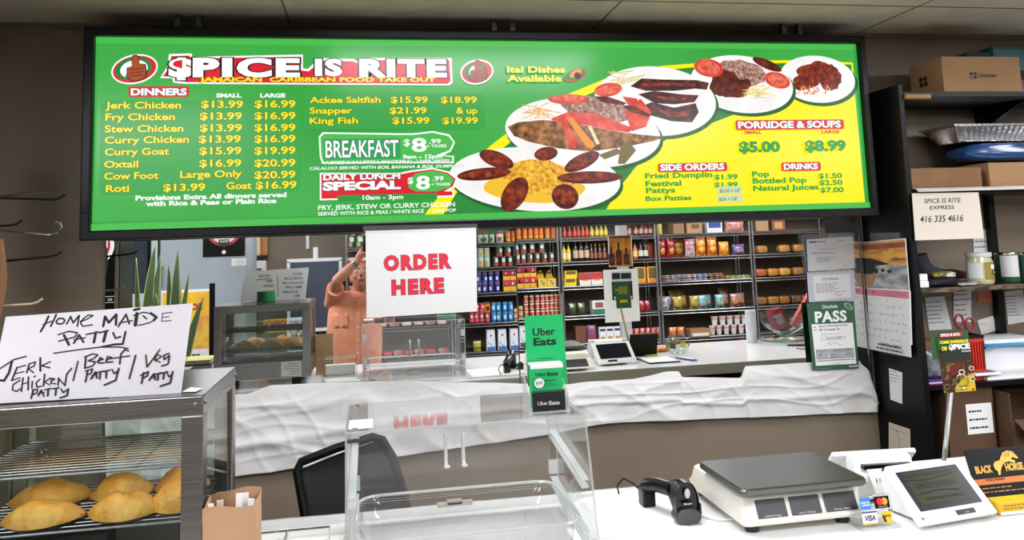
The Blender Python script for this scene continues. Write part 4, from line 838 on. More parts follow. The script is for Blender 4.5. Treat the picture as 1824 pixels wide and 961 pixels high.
s = MB(); s.T = r.matrix_basis.inverted() @ Matrix.Translation((0, CBK + .0018, 0)) @ Matrix.Rotation(math.pi, 4, 'Z'); s.lines(.365, 1.025, .445, 1.085, 5, INK, th=.22, seed=4); s.build('handwriting', r)
PST = mat('pastry_crust', 'd2923a', .5, col2='f2c672', col3='e2ad54', scale=22, bump=.5, bscale=70, lo=.3, hi=.72)
def patty(lab, x, y, L, Dp, H, rz, seed, tilt=0):
    b = MB(); rings = []; n = 22; rn = Vector((seed * 2.3, seed, 0))
    for i in range(n + 1):
        u = i / n; s_ = max(.03, math.sin(math.pi * min(max(u, .012), .988))) ; wd = Dp * (s_ ** .55); h = H * (s_ ** .7); xx = (u - .5) * L
        ring = []
        for j in range(16):
            a = math.pi * j / 12 if j <= 12 else None
            if a is not None:
                yy = -wd / 2 + wd * (1 - math.cos(a)) / 2; zz = .004 + h * (math.sin(a) ** .75)
                if j in (0, 12): zz = .003
            else:
                yy = wd / 2 - wd * (j - 12) / 4; zz = 0
            k = 1 + .22 * noise.noise(Vector((xx * 26, yy * 26, seed))) + .08 * noise.noise(Vector((xx * 70, yy * 70, seed)))
            ring.append((xx, yy - .018 * s_, zz * k))
        rings.append(ring)
    b.loft(rings, PST)
    for v_ in b.v: v_.z = max(v_.z, 0)
    c_ = [( (u - .5) * L * .7, -.018 + .006 * math.sin(u * 9), H * 1.0 * (math.sin(math.pi * (u * .7 + .15)) ** .7) + .003) for u in [i / 8 for i in range(9)]]
    o = b.build('patty', loc=(x, y, 1.1435), rot=(tilt, 0, rz)); return tag(o, lab, 'patty', 'golden patties in the display case')
for args in (('golden patty at the front left of the case, cut off by the photo edge', -.612, 1.662, .14, .085, .038, .1, 1), ('golden patty in the middle of the front row of the case', -.47, 1.664, .132, .085, .04, -.05, 2), ('large golden patty at the front right of the case beside the steel post', -.383, 1.678, .098, .075, .052, .3, 3),
             ('golden patty at the back left of the case behind the front left one', -.645, 1.785, .15, .09, .04, .12, 4), ('creased golden patty in the middle of the back row', -.512, 1.79, .12, .085, .042, .1, 5), ('golden patty at the back right of the case', -.398, 1.80, .105, .08, .045, .15, 6)): patty(*args)
# hand lettered sign leaning on the warmer
YS = 1.61
r, s = sheet('patty_sign', 'white hand lettered HOME MADE PATTY sign standing on the warmer', 'sign', [(10, 564), (343, 540), (322, 699.5), (-22, 719)], YS, mat('board_white', 'dedbdf', .6, col2='d8d4d8', scale=7), th=.003)
ST = [([(450,120),(420,190),(378,260)],15),([(400,195),(480,165)],10),([(522,104),(495,165),(470,212)],13),
 ([(523,165),(545,140),(580,138),(602,155),(590,182),(555,192),(528,185),(523,165)],12),([(618,190),(642,150),(655,122),(680,180),(735,112),(718,213)],12),([(745,165),(800,150),(864,112),(820,108),(775,140),(748,185),(770,212),(858,198)],10),
 ([(958,212),(975,122),(1010,178),(1080,102),(1076,198)],17),([(1098,215),(1170,102),(1200,188)],13),([(1110,180),(1228,160)],10),([(1272,95),(1256,200)],24),([(1245,60),(1294,50)],18),([(1240,112),(1330,82),(1420,98),(1460,132),(1400,175),(1330,195),(1280,203)],9),([(1400,92),(1450,125),(1430,155)],18),([(1330,115),(1360,142)],11),
 ([(1510,95),(1500,166)],6),([(1505,93),(1600,82)],6),([(1505,130),(1570,122)],6),([(1500,166),(1590,158)],6),
 ([(595,295),(640,382)],18),([(540,290),(640,258),(718,272),(695,312),(545,350)],10),([(685,368),(735,292),(775,358)],14),([(690,336),(795,318)],9),([(800,288),(920,264)],11),([(890,268),(872,360)],18),([(925,272),(1005,250)],11),([(985,262),(962,352)],20),
 ([(1050,270),(1072,322),(1120,308)],12),([(1166,262),(1140,376),(1060,380),(950,402)],14),([(500,462),(720,430),(940,404),(1110,404),(1190,418)],9),
 ([(245,490),(130,520),(0,605)],10),([(112,535),(85,640),(40,715),(0,712)],16),([(160,592),(110,715)],12),([(160,595),(240,573)],8),([(140,650),(225,632)],8),([(110,715),(190,688)],8),([(272,560),(250,640)],11),([(270,560),(330,542),(320,578),(265,605),(312,640)],9),([(375,505),(375,625)],13),([(470,540),(385,578),(465,595)],9),
 ([(190,710),(125,750),(115,800),(155,815),(190,790)],9),([(215,690),(200,815)],10),([(210,748),(260,730)],8),([(265,680),(262,800)],10),([(302,722),(296,785)],9),([(316,680),(330,672)],9),([(372,702),(336,735),(346,778),(386,765)],9),([(415,655),(405,765)],10),([(470,690),(415,728),(465,755)],8),([(475,722),(510,700),(482,692),(470,740),(522,745)],8),([(545,690),(540,760)],9),([(545,695),(600,755)],9),([(668,600),(620,655),(604,762)],10),
 ([(310,800),(290,880)],11),([(300,800),(350,795),(345,830),(300,845)],9),([(355,855),(385,802),(410,860)],10),([(360,835),(415,825)],7),([(415,800),(475,786)],9),([(450,790),(445,855)],11),([(490,790),(550,780)],9),([(525,785),(515,850)],11),([(570,790),(585,825),(625,800)],9),([(635,790),(625,852),(560,875)],11),
 ([(725,535),(680,715)],9),([(800,490),(788,600)],11),([(785,496),(860,466),(910,476),(870,510),(820,530),(888,540),(860,578),(786,600)],9),([(905,535),(960,515),(930,500),(910,550),(970,550)],9),([(985,525),(1040,500),(1000,490),(985,545),(1050,540)],9),([(1195,440),(1160,425),(1122,470),(1112,560)],10),([(1030,510),(1205,485)],8),
 ([(815,620),(795,725)],11),([(795,625),(860,605),(850,645),(805,665)],9),([(845,700),(890,632),(900,690)],11),([(850,670),(905,655)],7),([(905,640),(965,625)],9),([(935,635),(925,700)],11),([(965,630),(1020,616)],9),([(990,625),(985,690)],11),([(1040,610),(1060,650),(1095,625)],9),([(1105,600),(1075,710),(970,755)],11),
 ([(1260,480),(1200,695)],10),([(1355,475),(1365,590),(1485,425)],8),([(1440,530),(1500,490),(1460,470),(1435,520),(1490,545)],8),([(1570,460),(1520,480),(1525,520),(1575,480),(1560,560),(1500,580)],9),
 ([(1335,640),(1315,740)],11),([(1305,665),(1380,630),(1370,670),(1320,695)],9),([(1385,710),(1430,650),(1440,705)],11),([(1395,690),(1450,675)],7),([(1425,660),(1500,640)],9),([(1470,650),(1465,710)],11),([(1490,650),(1555,630)],9),([(1525,645),(1515,700)],11),([(1550,640),(1570,680),(1600,655)],9),([(1605,630),(1580,735),(1490,765)],11)]
s.m.eps = .00002
for pts, wd in ST: s.stroke([(x / 5.211, 540 + y / 5.211) for x, y in pts], wd * 1.4 / 5.211, INK)
s.m.build('marker_lettering', r)
b = MB(); b.T = r.matrix_basis.inverted() @ Matrix.Translation((0, YS + .0032, 0)) @ Matrix.Rotation(math.pi, 4, 'Z'); b.eps = .00002
zt2 = 1.515
for t, x, z, h, w_ in (('HELLO', .375, 1.495, .014, .05), ('ACKEE LOAF', .372, 1.472, .014, .1), ('CALLALOO LOAF', .37, 1.449, .014, .11), ('BEEF LOAF', .38, 1.426, .014, .085), ('$5.00 JERK', .40, 1.402, .013, .08), ('MINI', .39, 1.38, .012, .03), ('PATTIES', .54, 1.49, .013, .06), ('BEEF', .53, 1.462, .014, .035), ('CHICKEN', .52, 1.438, .013, .055)): b.text(t, x, z, h, INK, w=w_, off=.004, shear=.2)
b.stroke([(.505, 1.5), (.5, 1.39)], .0022, INK); b.stroke([(.53, 1.482), (.61, 1.478)], .0022, INK); b.build('back_lettering', r)
o = MB().prism([(-.36, 1.615), (-.334, 1.605), (-.33, 1.64), (-.355, 1.66)], mat('cream_card', 'ddd2c3', .7), 'z', 0, .001).build('card_scrap', loc=(0, 0, cz1 + .0022)); tag(o, 'scrap of cream card under the right end of the HOME MADE sign', 'card')
t = AMZ(480, 532, cz1)
r = thing('tape_roll', 'roll of green tape holding up the sign on the warmer', 'tape roll', (t.x, 1.675, cz1 + .0022)); GTP = mat('green_tape', '1f7a44', .3)
def pipe(w_, x, y, z, r0, r1, h, m, seg=28):
    return w_.loft([[(x + q[0] * math.cos(2 * math.pi * j / seg), y + q[0] * math.sin(2 * math.pi * j / seg), z + q[1]) for j in range(seg)] for q in ((r0, 0), (r1, 0), (r1, h), (r0, h), (r0, 0))], m, cap=False)
pipe(W(r), t.x, 1.675, cz1 + .0022, .036, .046, .052, GTP).build('tape', r); pipe(W(r), t.x, 1.675, cz1 + .0022, .033, .0358, .052, KRAFT).build('core', r)
# kraft bag of sachets
bgx0, bgx1, bgy0, bgy1, bz1 = -.309, -.219, 1.55, 1.628, 1.172
r = thing('kraft_bag', 'open brown paper bag holding white sachets beside the warmer', 'paper bag', ((bgx0 + bgx1) / 2, 1.59, CZ)); KB_ = mat('kraft_paper', 'ad8866', .75, col2='a37d5b', scale=8, bump=.15, bscale=25)
def bag(u, v):
    P4 = [(bgx0, bgy0), (bgx1, bgy0), (bgx1, bgy1), (bgx0, bgy1), (bgx0, bgy0)]; k = min(int(u * 4), 3); t = u * 4 - k
    x = P4[k][0] + (P4[k + 1][0] - P4[k][0]) * t; y = P4[k][1] + (P4[k + 1][1] - P4[k][1]) * t
    d_ = .002 * noise.noise(Vector((x * 40, y * 40, v * 6))) * v
    return (x + d_, y + d_, CZ + (bz1 - CZ) * v + (.006 * math.sin(u * 25) * .5 if v > .95 else 0) + (.008 if v > .95 and k == 2 else 0))
o = W(r).grid(32, 10, bag, KB_, smooth=False).build('bag', r); solid(o, .0012)
W(r).box((bgx0 + .002, bgy0 + .002, CZ), (bgx1 - .002, bgy1 - .002, CZ + .002), KB_).build('bag_bottom', r)
for i, (x, y, tl, h) in enumerate(((-.297, 1.575, -.12, .195), (-.258, 1.59, .08, .205), (-.25, 1.604, .14, .2), (-.243, 1.58, .2, .198), (-.288, 1.61, -.05, .19))):
    o = MB().box((-.006, -.001, 0), (.006, .001, h), PAPER).r2(-.003, h - .03, .003, h - .012, INKG).build('sugar_sachet', loc=(x, y, CZ + .003), rot=(-.03, tl * .3, .4 * (i % 3) - .3))
    tag(o, ('white paper sachet leaning alone at the left in the kraft bag', 'tallest white sachet at the right in the kraft bag', 'white sachet second from the right in the kraft bag', 'white sachet tucked in the right corner of the kraft bag', 'white sachet at the back left inside the kraft bag')[i], 'sachet', 'sachets in the kraft bag')
# napkin holder
r = thing('napkin_holder', 'chrome wire napkin holder on the counter left of the acrylic case', 'napkin holder', (-.18, 1.68, CZ))
for y in (1.642, 1.72):
    q = [(-.262, y, CZ + .004), (-.098, y, CZ + .004), (-.098, y, CZ + .092), (-.262, y, CZ + .092)]
    W(r).tube(q, .0028, CHROME, 8, closed=True).build('wire_loop', r)
for x in (-.25, -.11): W(r).tube([(x, 1.642, CZ + .003), (x, 1.72, CZ + .003)], .0028, CHROME, 8).build('wire_rod', r)
W(r).tube([(-.18, 1.642, CZ + .092), (-.18, 1.72, CZ + .092)], .0025, CHROME, 8).build('wire_rod', r)
b = MB()
for k in range(16): b.box((-.255 + .001 * (k % 3), 1.65 + .0004 * k, CZ + .008 + .003 * k), (-.106 + .0012 * (k % 2), 1.714, CZ + .0108 + .003 * k), PAPER if k % 2 else mat('napkin', 'e3e2de', .8))
tag(b.build('napkin_stack'), 'stack of white paper napkins in the chrome holder', 'napkins')
o = MB().grid(6, 6, lambda u, v: (-.27 + .17 * u + .03 * v, 1.80 + .14 * v, CZ + .003 + .003 * math.sin(u * 3)), PAPER).build('paper_slip'); tag(o, 'loose white slip of paper on the counter behind the napkin holder', 'paper'); solid(o, .0006)
# ------------------------------------------------------------------ acrylic pastry case
ax0, ax1, ayb, azt = -.064, .441, 1.98, 1.255; ayt, ayf = 1.69, 1.607
ac = thing('acrylic_case', 'empty clear acrylic pastry case on the counter with two small doors', 'display case', (.19, 1.8, CZ))
th = .004
def pane(nm, pts, d, par=ac):
    """plate with bright cut edges: pts is one face, d its thickness vector"""
    pts = [Vector(p) for p in pts]; d = Vector(d); n = len(pts); b = W(par); vs_ = pts + [p + d for p in pts]
    b.add(vs_, [tuple(range(n))[::-1], tuple(range(n, 2 * n))], ACRYL); b.add(vs_, [(i, (i + 1) % n, n + (i + 1) % n, n + i) for i in range(n)], ACEDGE)
    return b.build(nm, par)
pane('front_pane', [(ax0, ayf, CZ + .001), (ax1, ayf, CZ + .001), (ax1, ayt, azt), (ax0, ayt, azt)], (0, th, 0))
pane('top_pane', [(ax0, ayt, azt), (ax1, ayt, azt), (ax1, ayb, azt), (ax0, ayb, azt)], (0, 0, -th))
for x in (ax0, ax1): pane('side_pane', [(x, ayf + .004, CZ + .001), (x, ayb, CZ + .001), (x, ayb, azt - .004), (x, ayt + .004, azt - .004)], (th if x == ax0 else -th, 0, 0))
pane('bottom_pane', [(ax0 + .004, ayf + .006, CZ + .001), (ax1 - .004, ayf + .006, CZ + .001), (ax1 - .004, ayb - .006, CZ + .001), (ax0 + .004, ayb - .006, CZ + .001)], (0, 0, th))
xm = (ax0 + ax1) / 2 - .002
for x0, x1, kx in ((ax0 + .02, xm - .001, .166), (xm + .001, ax1 - .02, .209)):
    d_ = pane('door', [(x0, ayb + .0045, CZ + .055), (x1, ayb + .0045, CZ + .055), (x1, ayb + .0045, azt - .008), (x0, ayb + .0045, azt - .008)], (0, th, 0))
    b = W(ac); zc0, zc1 = 1.09, 1.165
    b.tube([(kx, ayb + .009, zc0), (kx, ayb + .028, zc0 + .004), (kx, ayb + .03, zc0 + .015), (kx, ayb + .03, zc1 - .015), (kx, ayb + .028, zc1 - .004), (kx, ayb + .009, zc1)], .0045, mat('handle_white', 'e8e8e6', .25), 10)
    b.lathe([(.0075, 0), (.0075, .004)], mat('handle_white', 'e8e8e6', .25), (kx, ayb + .004, zc0)); hd = b.build('handle', d_)
pane('lower_rail', [(ax0 + .004, ayb, CZ + .005), (ax1 - .004, ayb, CZ + .005), (ax1 - .004, ayb, CZ + .053), (ax0 + .004, ayb, CZ + .053)], (0, -th, 0))
W(ac).box((.14, ayb + .001, CZ + .026), (.225, ayb + .012, CZ + .036), mat('latch_pale', 'c9bfae', .4)).box((.165, ayb + .001, CZ + .03), (.2, ayb + .016, CZ + .04), mat('latch_pale', 'c9bfae', .4)).build('latch', ac)
for x in (ax0 + .012, ax1 - .012):
    for z in (1.07, 1.19): W(ac).box((x - .011, ayb + .002, z - .016), (x + .011, ayb + .014, z + .016), ACEDGE).build('hinge', ac)
for x, sg in ((ax0 + .0045, 1), (ax1 - .0045, -1)):
    for px0, px1 in (((983, 764), (1043, 855)), ((987, 850), (1046, 950))):
        a = AX(px0[0], px0[1], .43); c_ = AX(px1[0], px1[1], .43)
        for dz in (0, -.016):
            b = W(ac); d_ = Vector((sg * .016, 0, 0)); p0 = Vector((x, a.y, a.z + dz)); p1 = Vector((x, max(c_.y, ayf + .03), c_.z + dz)); up_ = Vector((0, 0, .004))
            b.add([p0, p1, p1 + d_, p0 + d_, p0 + up_, p1 + up_, p1 + d_ + up_, p0 + d_ + up_], [(0, 1, 2, 3), (4, 5, 6, 7), (0, 1, 5, 4), (1, 2, 6, 5), (2, 3, 7, 6), (3, 0, 4, 7)], ACEDGE); b.build('shelf_rail', ac)
def rrect(x0, y0, x1, y1, r_, z, n=7):
    P = []
    for cx, cy, a in ((x1 - r_, y0 + r_, -90), (x1 - r_, y1 - r_, 0), (x0 + r_, y1 - r_, 90), (x0 + r_, y0 + r_, 180)):
        P += [(cx + r_ * math.cos(math.radians(a + 90 * t / n)), cy + r_ * math.sin(math.radians(a + 90 * t / n)), z) for t in range(n + 1)]
    return P
tx0, tx1, ty0, ty1, tz = -.044, .42, 1.655, 1.955, 1.048
t_ = thing('acrylic_tray', 'clear rounded plastic tray inside the acrylic case', 'tray', (.19, 1.8, CZ + .007))
b = W(t_); b.loft([rrect(tx0 + i, ty0 + i, tx1 - i, ty1 - i, .05, z) for i, z in ((0, tz), (.006, tz + .002), (.008, tz - .004), (.012, tz - .045), (.02, tz - .055))], ACRYL, cap=False); b.add(rrect(tx0 + .02, ty0 + .02, tx1 - .02, ty1 - .02, .05, tz - .055), [tuple(range(32))], ACRYL); b.build('pan', t_)
W(t_).tube(rrect(tx0, ty0, tx1, ty1, .05, tz), .0035, ACEDGE, 8, closed=True).build('rim', t_)
for x, y in ((ax0 + .02, ayt + .02), (ax0 + .02, ayb - .03), (ax1 - .02, ayt + .03), (ax1 - .02, ayb - .02)): W(ac).lathe([(.006, 0), (.006, .0025), (.003, .003)], CHROME, (x, y, azt), 12).build('screw', ac)
st_ = W(ac, Matrix.Translation((0, 0, azt + .0004)) @ Matrix.Rotation(-math.pi / 2, 4, 'X')); 
W(ac).box((-.058, 1.715, azt + .0002), (-.008, 1.80, azt + .0007), mat('sticker_white', 'f4f4f2', .4)).build('price_sticker', ac)
# ------------------------------------------------------------------ delivery brochure holder
UG = mat('delivery_green', '16b866', .45, col2='14b363', scale=2); UD = mat('delivery_dark', '0e0f12', .5, spec=.2); UN = mat('delivery_navy', '0e1a1c', .5)
bh = thing('brochure_holder', 'clear holder of green and black delivery cards standing on the acrylic case', 'brochure holder', (.372, 1.75, azt))
hz = azt + .0035
b = W(bh); b.box((.322, 1.716, hz - .001), (.414, 1.80, hz + .003), ACEDGE).build('base', bh)
pane('front_lip', [(.33, 1.7185, hz), (.407, 1.7185, hz), (.407, 1.7185, hz + .045), (.33, 1.7185, hz + .045)], (0, -.002, 0), bh)
pane('back_plate', [(.322, 1.786, hz), (.42, 1.786, hz), (.42, 1.786, hz + .075), (.322, 1.786, hz + .075)], (0, .002, 0), bh)
for x in (.325, .41): pane('side_wall', [(x, 1.72, hz), (x, 1.786, hz), (x, 1.786, hz + .07), (x, 1.72, hz + .04)], (.002, 0, 0), bh)
fz = fY(1.782)
r, s = sheet('delivery_card', 'tall green Uber Eats card standing at the back of the brochure holder', 'card', [(934, 562.5), (1002, 559), (1011.5, 684), (940.6, 688)], 1.782, UG, th=.0015)
s.T('Uber', 949, 597.5, 989, 13.5, UN, off=.02); s.T('Eats', 950.5, 615, 991, 13.5, UN, off=.032); s.T('Out of grocery order?', 960, 639, 985, 2.6, UN, off=.01); s.m.build('lettering', r)
q = [A(*p, 1.745) for p in ((946, 655), (1001, 651), (1004, 705), (948, 712))]
r = thing('delivery_leaflets', 'stack of green discount leaflets with a white top edge in the holder', 'leaflets', (.37, 1.748, hz))
b = W(r); zt3 = q[0].z + .004
b.box((q[0].x, 1.745, hz + .004), (q[1].x, 1.772, zt3), UG); b.build('stack', r)
W(r).box((q[0].x - .002, 1.744, zt3), (q[1].x + .001, 1.7725, zt3 + .004), PAPER).box((q[0].x - .002, 1.7425, zt3 - .0065), (q[1].x + .002, 1.7445, zt3 + .0005), PAPER).build('white_edge', r)
s = PX(W(r, front(1.7422)), fY(1.7422)); s.T('Uber', 954, 669.5, 973, 6.6, UN, off=.015); s.T('Eats', 975, 668.5, 994, 6.6, UN, off=.028); s.ell(960.5, 682, 9, 9, PAPER); s.T('$30', 954.5, 684, 966, 5, GREY, off=.015); s.T('PROMO CODE', 970, 678.5, 990, 2.6, UN, off=.03); s.lines(970, 680, 995, 687, 2, UN, th=.25); s.m.build('lettering', r)
r, s = sheet('black_card', 'small black Uber Eats card in the front pocket of the holder', 'card', [(947, 697), (1006, 692.5), (1008, 735), (949.5, 738.5)], 1.7235, UD, th=.0015)
s.T('Uber', 958, 721.5, 976.5, 7, PAPER, off=.01); s.T('Eats', 978, 720.5, 997, 7, PAPER, off=.024); s.m.build('lettering', r)
# ------------------------------------------------------------------ paper sheet, scanner, scale
o = MB().prism([(.462, 1.76), (.68, 1.75), (.76, 2.045), (.468, 2.055)], PAPER, 'z', 0, .0008); o.T = Matrix.Translation((0, 0, .001)) @ Matrix.Rotation(-math.pi / 2, 4, 'X')
q = MB(); q.T = o.T; q.layer = 5; q.lines(.54, -1.80, .68, -1.775, 2, INKG, th=.2); o = o.build('paper_notice', loc=(0, 0, CZ)); q.build('print', o); tag(o, 'white printed sheet lying flat on the counter beside the acrylic case', 'paper')
sx, sy = .698, 1.80
r = thing('barcode_scanner', 'black handheld barcode scanner standing on the counter left of the scale', 'scanner', (sx, sy, CZ))
DG = mat('scanner_dark_grey', '3a3a3e', .45); SB = mat('scanner_black', '0b0b0d', .3, spec=.35)
def D(cx, cy, cz, wd, ht, n=20, k=1.0):
    P = []
    for i in range(n):
        a = 2 * math.pi * i / n; x = math.sin(a); z = -math.cos(a)
        w_ = wd / 2 * (abs(x) ** .7) * (1 if z < 0 else 1 - .25 * z); P.append((cx + math.copysign(w_, x), cy, cz + ht / 2 * math.copysign(abs(z) ** .8, z)))
    return P
b = W(r); b.loft([D(sx, sy - .004, CZ + .05, .05, .082), D(sx, sy - .01, CZ + .048, .056, .09), D(sx, sy + .02, CZ + .05, .054, .088), D(sx - .004, sy + .045, CZ + .055, .04, .06), D(sx - .01, sy + .06, CZ + .06, .028, .036)], SB); b.build('head', r)
b = W(r); b.loft([D(sx, sy - .016, CZ + .018, .058, .03), D(sx, sy - .014, CZ + .018, .06, .034), D(sx, sy + .022, CZ + .018, .059, .034)], DG); b.build('nose_bumper', r)
W(r).ball((sx, sy - .011, CZ + .068), (.007, .003, .011), mat('scan_button', 'a8acb2', .25), 12, 8).build('button', r)
s = W(r, front(sy - .0118)); s.e2(sx, CZ + .046, .013, .005, BLKM); s.text('Eyoyo', sx - .0095, CZ + .0443, .0038, PAPER, w=.019, off=.02); s.build('maker_mark', r)
b = W(r); b.tube([(sx - .012, sy + .05, CZ + .06), (sx - .03, sy + .1, CZ + .058), (sx - .045, sy + .13, CZ + .05), (sx - .05, sy + .15, CZ + .04)], [.017, .017, .018, .014], SB, 12); b.build('handle', r)
b = W(r); b.box((sx - .062, sy + .12, CZ), (sx - .03, sy + .16, CZ + .045), SB).build('stand_foot', r, bevel=.004)
W(r).box((sx + .028, sy + .03, CZ), (sx + .05, sy + .09, CZ + .03), SB).build('cable_adapter', r, bevel=.003)
W(r).tube([(sx - .055, sy + .15, CZ + .03), (sx - .07, sy + .17, CZ + .045), (sx - .085, sy + .2, CZ + .05), (sx - .1, sy + .21, CZ + .03), (sx - .09, sy + .23, CZ + .004)], .0022, BLKM, 6).build('cable', r)
tag(MB().tube([(.735, 1.84, CZ + .004), (.77, 1.79, CZ + .003), (.82, 1.785, CZ + .003), (.88, 1.80, CZ + .003)], .0022, WHITE, 6).build('white_cable'), 'thin white cable running from the scanner under the scale', 'cable')
sc = thing('price_scale', 'cream counter price scale with dark weighing plate and three small displays', 'scale', (.93, 1.85, CZ))
CR = mat('scale_cream', 'e9e6dc', .4, col2='e0dac8', scale=5); PLT = mat('scale_plate', '30322c', .42, .3, col2='2a2c27', scale=7); RIM = mat('scale_rim', '63625c', .3, .8)
qx0, qx1, qy0, qy1 = .788, 1.078, 1.69, 2.005
b = W(sc); b.loft([rrect(qx0, qy0, qx1, qy1, .012, CZ + .018, 3), rrect(qx0 - .002, qy0 - .002, qx1 + .002, qy1, .012, CZ + .024, 3), rrect(qx0 + .004, qy0 + .02, qx1 - .002, qy1 - .02, .016, CZ + .072, 3), rrect(qx0 + .012, qy0 + .03, qx1 - .01, qy1 - .03, .016, CZ + .078, 3)], CR); b.build('body', sc)
# front slope of the body carries the displays
zA, zB, yA, yB = CZ + .024, CZ + .072, qy0 - .002, qy0 + .02; sl = math.atan2(yB - yA, zB - zA)
PLs = Matrix.Translation((0, yA, zA)) @ Matrix.Rotation(-sl, 4, 'X'); H_ = math.hypot(zB - zA, yB - yA)
s = W(sc, PLs); s.rr2(qx0 + .02, H_ * .08, qx1 - .012, H_ * .96, .004, mat('scale_panel', 'd3cfc4', .4))
for x0, x1, t in ((qx0 + .033, qx0 + .104, 'WEIGHT(kg)'), (qx0 + .113, qx0 + .186, 'UNIT PRICE'), (qx0 + .196, qx0 + .274, 'TOTAL PRICE')):
    s.rr2(x0, H_ * .16, x1, H_ * .9, .002, mat('scale_display', '38383a', .25)); s.text(t, (x0 + x1) / 2, H_ * .21, .0034, GP, al='c', w=(x1 - x0) * .55)
s.build('display_panel', sc)
W(sc).lathe([(.05, CZ + .076), (.05, CZ + .088)], BLKM, (.93, 1.83, 0), 20).build('plate_support', sc)
p0, p1, p2_, p3 = .777, 1.08, 1.672, 1.91
b = W(sc); b.loft([rrect(p0 + .004, p2_ + .004, p1 - .004, p3 - .004, .012, CZ + .086, 4), rrect(p0, p2_, p1, p3, .014, CZ + .09, 4), rrect(p0, p2_, p1, p3, .014, CZ + .099, 4), rrect(p0 + .004, p2_ + .004, p1 - .004, p3 - .004, .012, CZ + .102, 4)], RIM, smooth=False); b.build('plate_rim', sc)
b = W(sc); b.add(rrect(p0 + .003, p2_ + .003, p1 - .003, p3 - .003, .012, CZ + .1025, 4), [tuple(range(20))], PLT); o = b.build('weighing_plate', sc); solid(o, .002, -1)
for x, y in ((qx0 + .03, qy0 + .03), (qx1 - .04, qy0 + .03), (qx0 + .03, qy1 - .03), (qx1 - .04, qy1 - .03)): W(sc).lathe([(.015, .0), (.016, .003), (.012, .02)], RUB, (x, y, CZ), 16).build('foot', sc)
# rear operator panel, seen in the mirror
PLr = Matrix.Translation((0, qy1 + .055, CZ + .012)) @ Matrix.Rotation(math.pi, 4, 'Z') @ Matrix.Rotation(-1.05, 4, 'X')
b = W(sc, PLr); b.rr2(-qx1 + .0, 0, -qx0 - .02, .085, .01, CR); b.rr2(-qx1 + .025, .01, -qx0 - .04, .072, .003, mat('scale_display', '38383a', .25)); o = b.build('operator_panel', sc); solid(o, .004)
# ------------------------------------------------------------------ payment terminals
TW = mat('terminal_white', 'f3f3f3', .28); SCR = mat('dark_screen', '101219', .3, spec=.2)
def terminal(lab, x, y, rz, screen):
    r = thing('payment_terminal', lab, 'payment terminal', (x, y, CZ), rz)
    b = MB(); b.prism([(-.055, .004), (.075, .004), (.085, .05), (.06, .1), (.035, .103), (-.06, .018)], TW, 'x', -.075, .075); b.build('body', r, bevel=.004)
    a = math.atan2(.088, .092); Lf = .135
    P = Matrix.Translation((0, -.075, .014)) @ Matrix.Rotation(-(math.pi / 2 - a), 4, 'X')
    b = MB(); b.T = P; b.prism([(-.108, 0), (.108, 0), (.108, Lf), (-.108, Lf)], TW, 'y', 0, .012); b.build('tablet', r, bevel=.003)
    b = MB(); b.T = P @ Matrix.Translation((0, -.0006, 0)); b.r2(-.087, .028, .087, .122, SCR); sc_ = b.build('screen', r)
    if screen:
        YG = mat('screen_dim_green', '2a2d12', .3, spec=.15); YD = mat('screen_dim_text', '0d0d0a', .35, spec=.2)
        b = MB(); b.T = P @ Matrix.Translation((0, -.001, 0)); b.r2(-.075, .04, .07, .118, YG)
        b.text('COME EXPERIENCE DE SPICE', -.07, .106, .006, YD, w=.135, off=.02); b.text('SPICE IS RITE', -.055, .078, .012, YD, w=.11, off=.06); b.text('NATURALLY POSSIBLE', -.05, .05, .006, YD, w=.1, off=.02)
        b.stroke([(-.07, .1), (-.02, .096), (.06, .103)], .0015, YD); b.stroke([(-.06, .066), (0, .07), (.05, .064)], .0015, YD); b.build('screen_picture', sc_)
    b = MB(); b.T = P @ Matrix.Translation((0, -.0008, 0)); b.r2(.0, .008, .052, .019, BLK); b.r2(.022, .01, .034, .013, DSTEEL); b.build('card_slot', r)
    b = MB(); b.T = P @ Matrix.Translation((0, -.0008, 0)); b.text('clover', -.086, .0105, .005, INKG, off=.01); b.e2(-.093, .0125, .0035, .0035, INKG); b.build('maker_mark', r)
    b = MB(); b.box((-.06, .072, .078), (.06, .086, .088), BLK); b.build('printer_slot', r)
    W_ = MB(); W_.box((-.06, -.02, 0), (.06, .07, .005), RUB); W_.build('base_pad', r)
    return r
c1 = terminal('white payment terminal facing the customer at the right of the counter', 1.255, 1.70, math.radians(7), True)
c2 = terminal('white payment terminal turned to the staff side with a receipt hanging out', 1.225, 1.885, math.radians(174), False)
rc = thing('receipt', 'white receipt with a barcode hanging from the staff terminal printer', 'receipt', (1.176, 1.775, CZ))
def rcp(u, v): return (1.148 + .056 * u, 1.782 - .012 * math.sin(v * 2.2) - .02 * v, CZ + .086 - .07 * v + .004 * math.sin(v * 3))
o = W(rc).grid(4, 10, rcp, PAPER).build('paper_strip', rc); solid(o, .0004)
b = W(rc)
for k in range(20):
    if R.random() < .6:
        u0 = .2 + k * .03; pts = [rcp(u0, .3), rcp(u0 + .02, .3), rcp(u0 + .02, .44), rcp(u0, .44)]; b.add([(p[0], p[1] - .0012, p[2] + .0008) for p in pts], [(0, 1, 2, 3)], INK)
for v0 in (.62, .7): 
    pts = [rcp(.45, v0), rcp(.75, v0), rcp(.75, v0 + .025), rcp(.45, v0 + .025)]; b.add([(p[0], p[1] - .0012, p[2] + .0008) for p in pts], [(0, 1, 2, 3)], INKG)
b.build('barcode', rc)
tag(MB().tube([(1.15, 1.80, CZ + .012), (1.16, 1.77, CZ + .03), (1.175, 1.755, CZ + .02), (1.165, 1.74, CZ + .004), (1.13, 1.745, CZ + .004)], .0025, WHITE, 8).build('power_cable'), 'short white cable looped between the two payment terminals', 'cable')
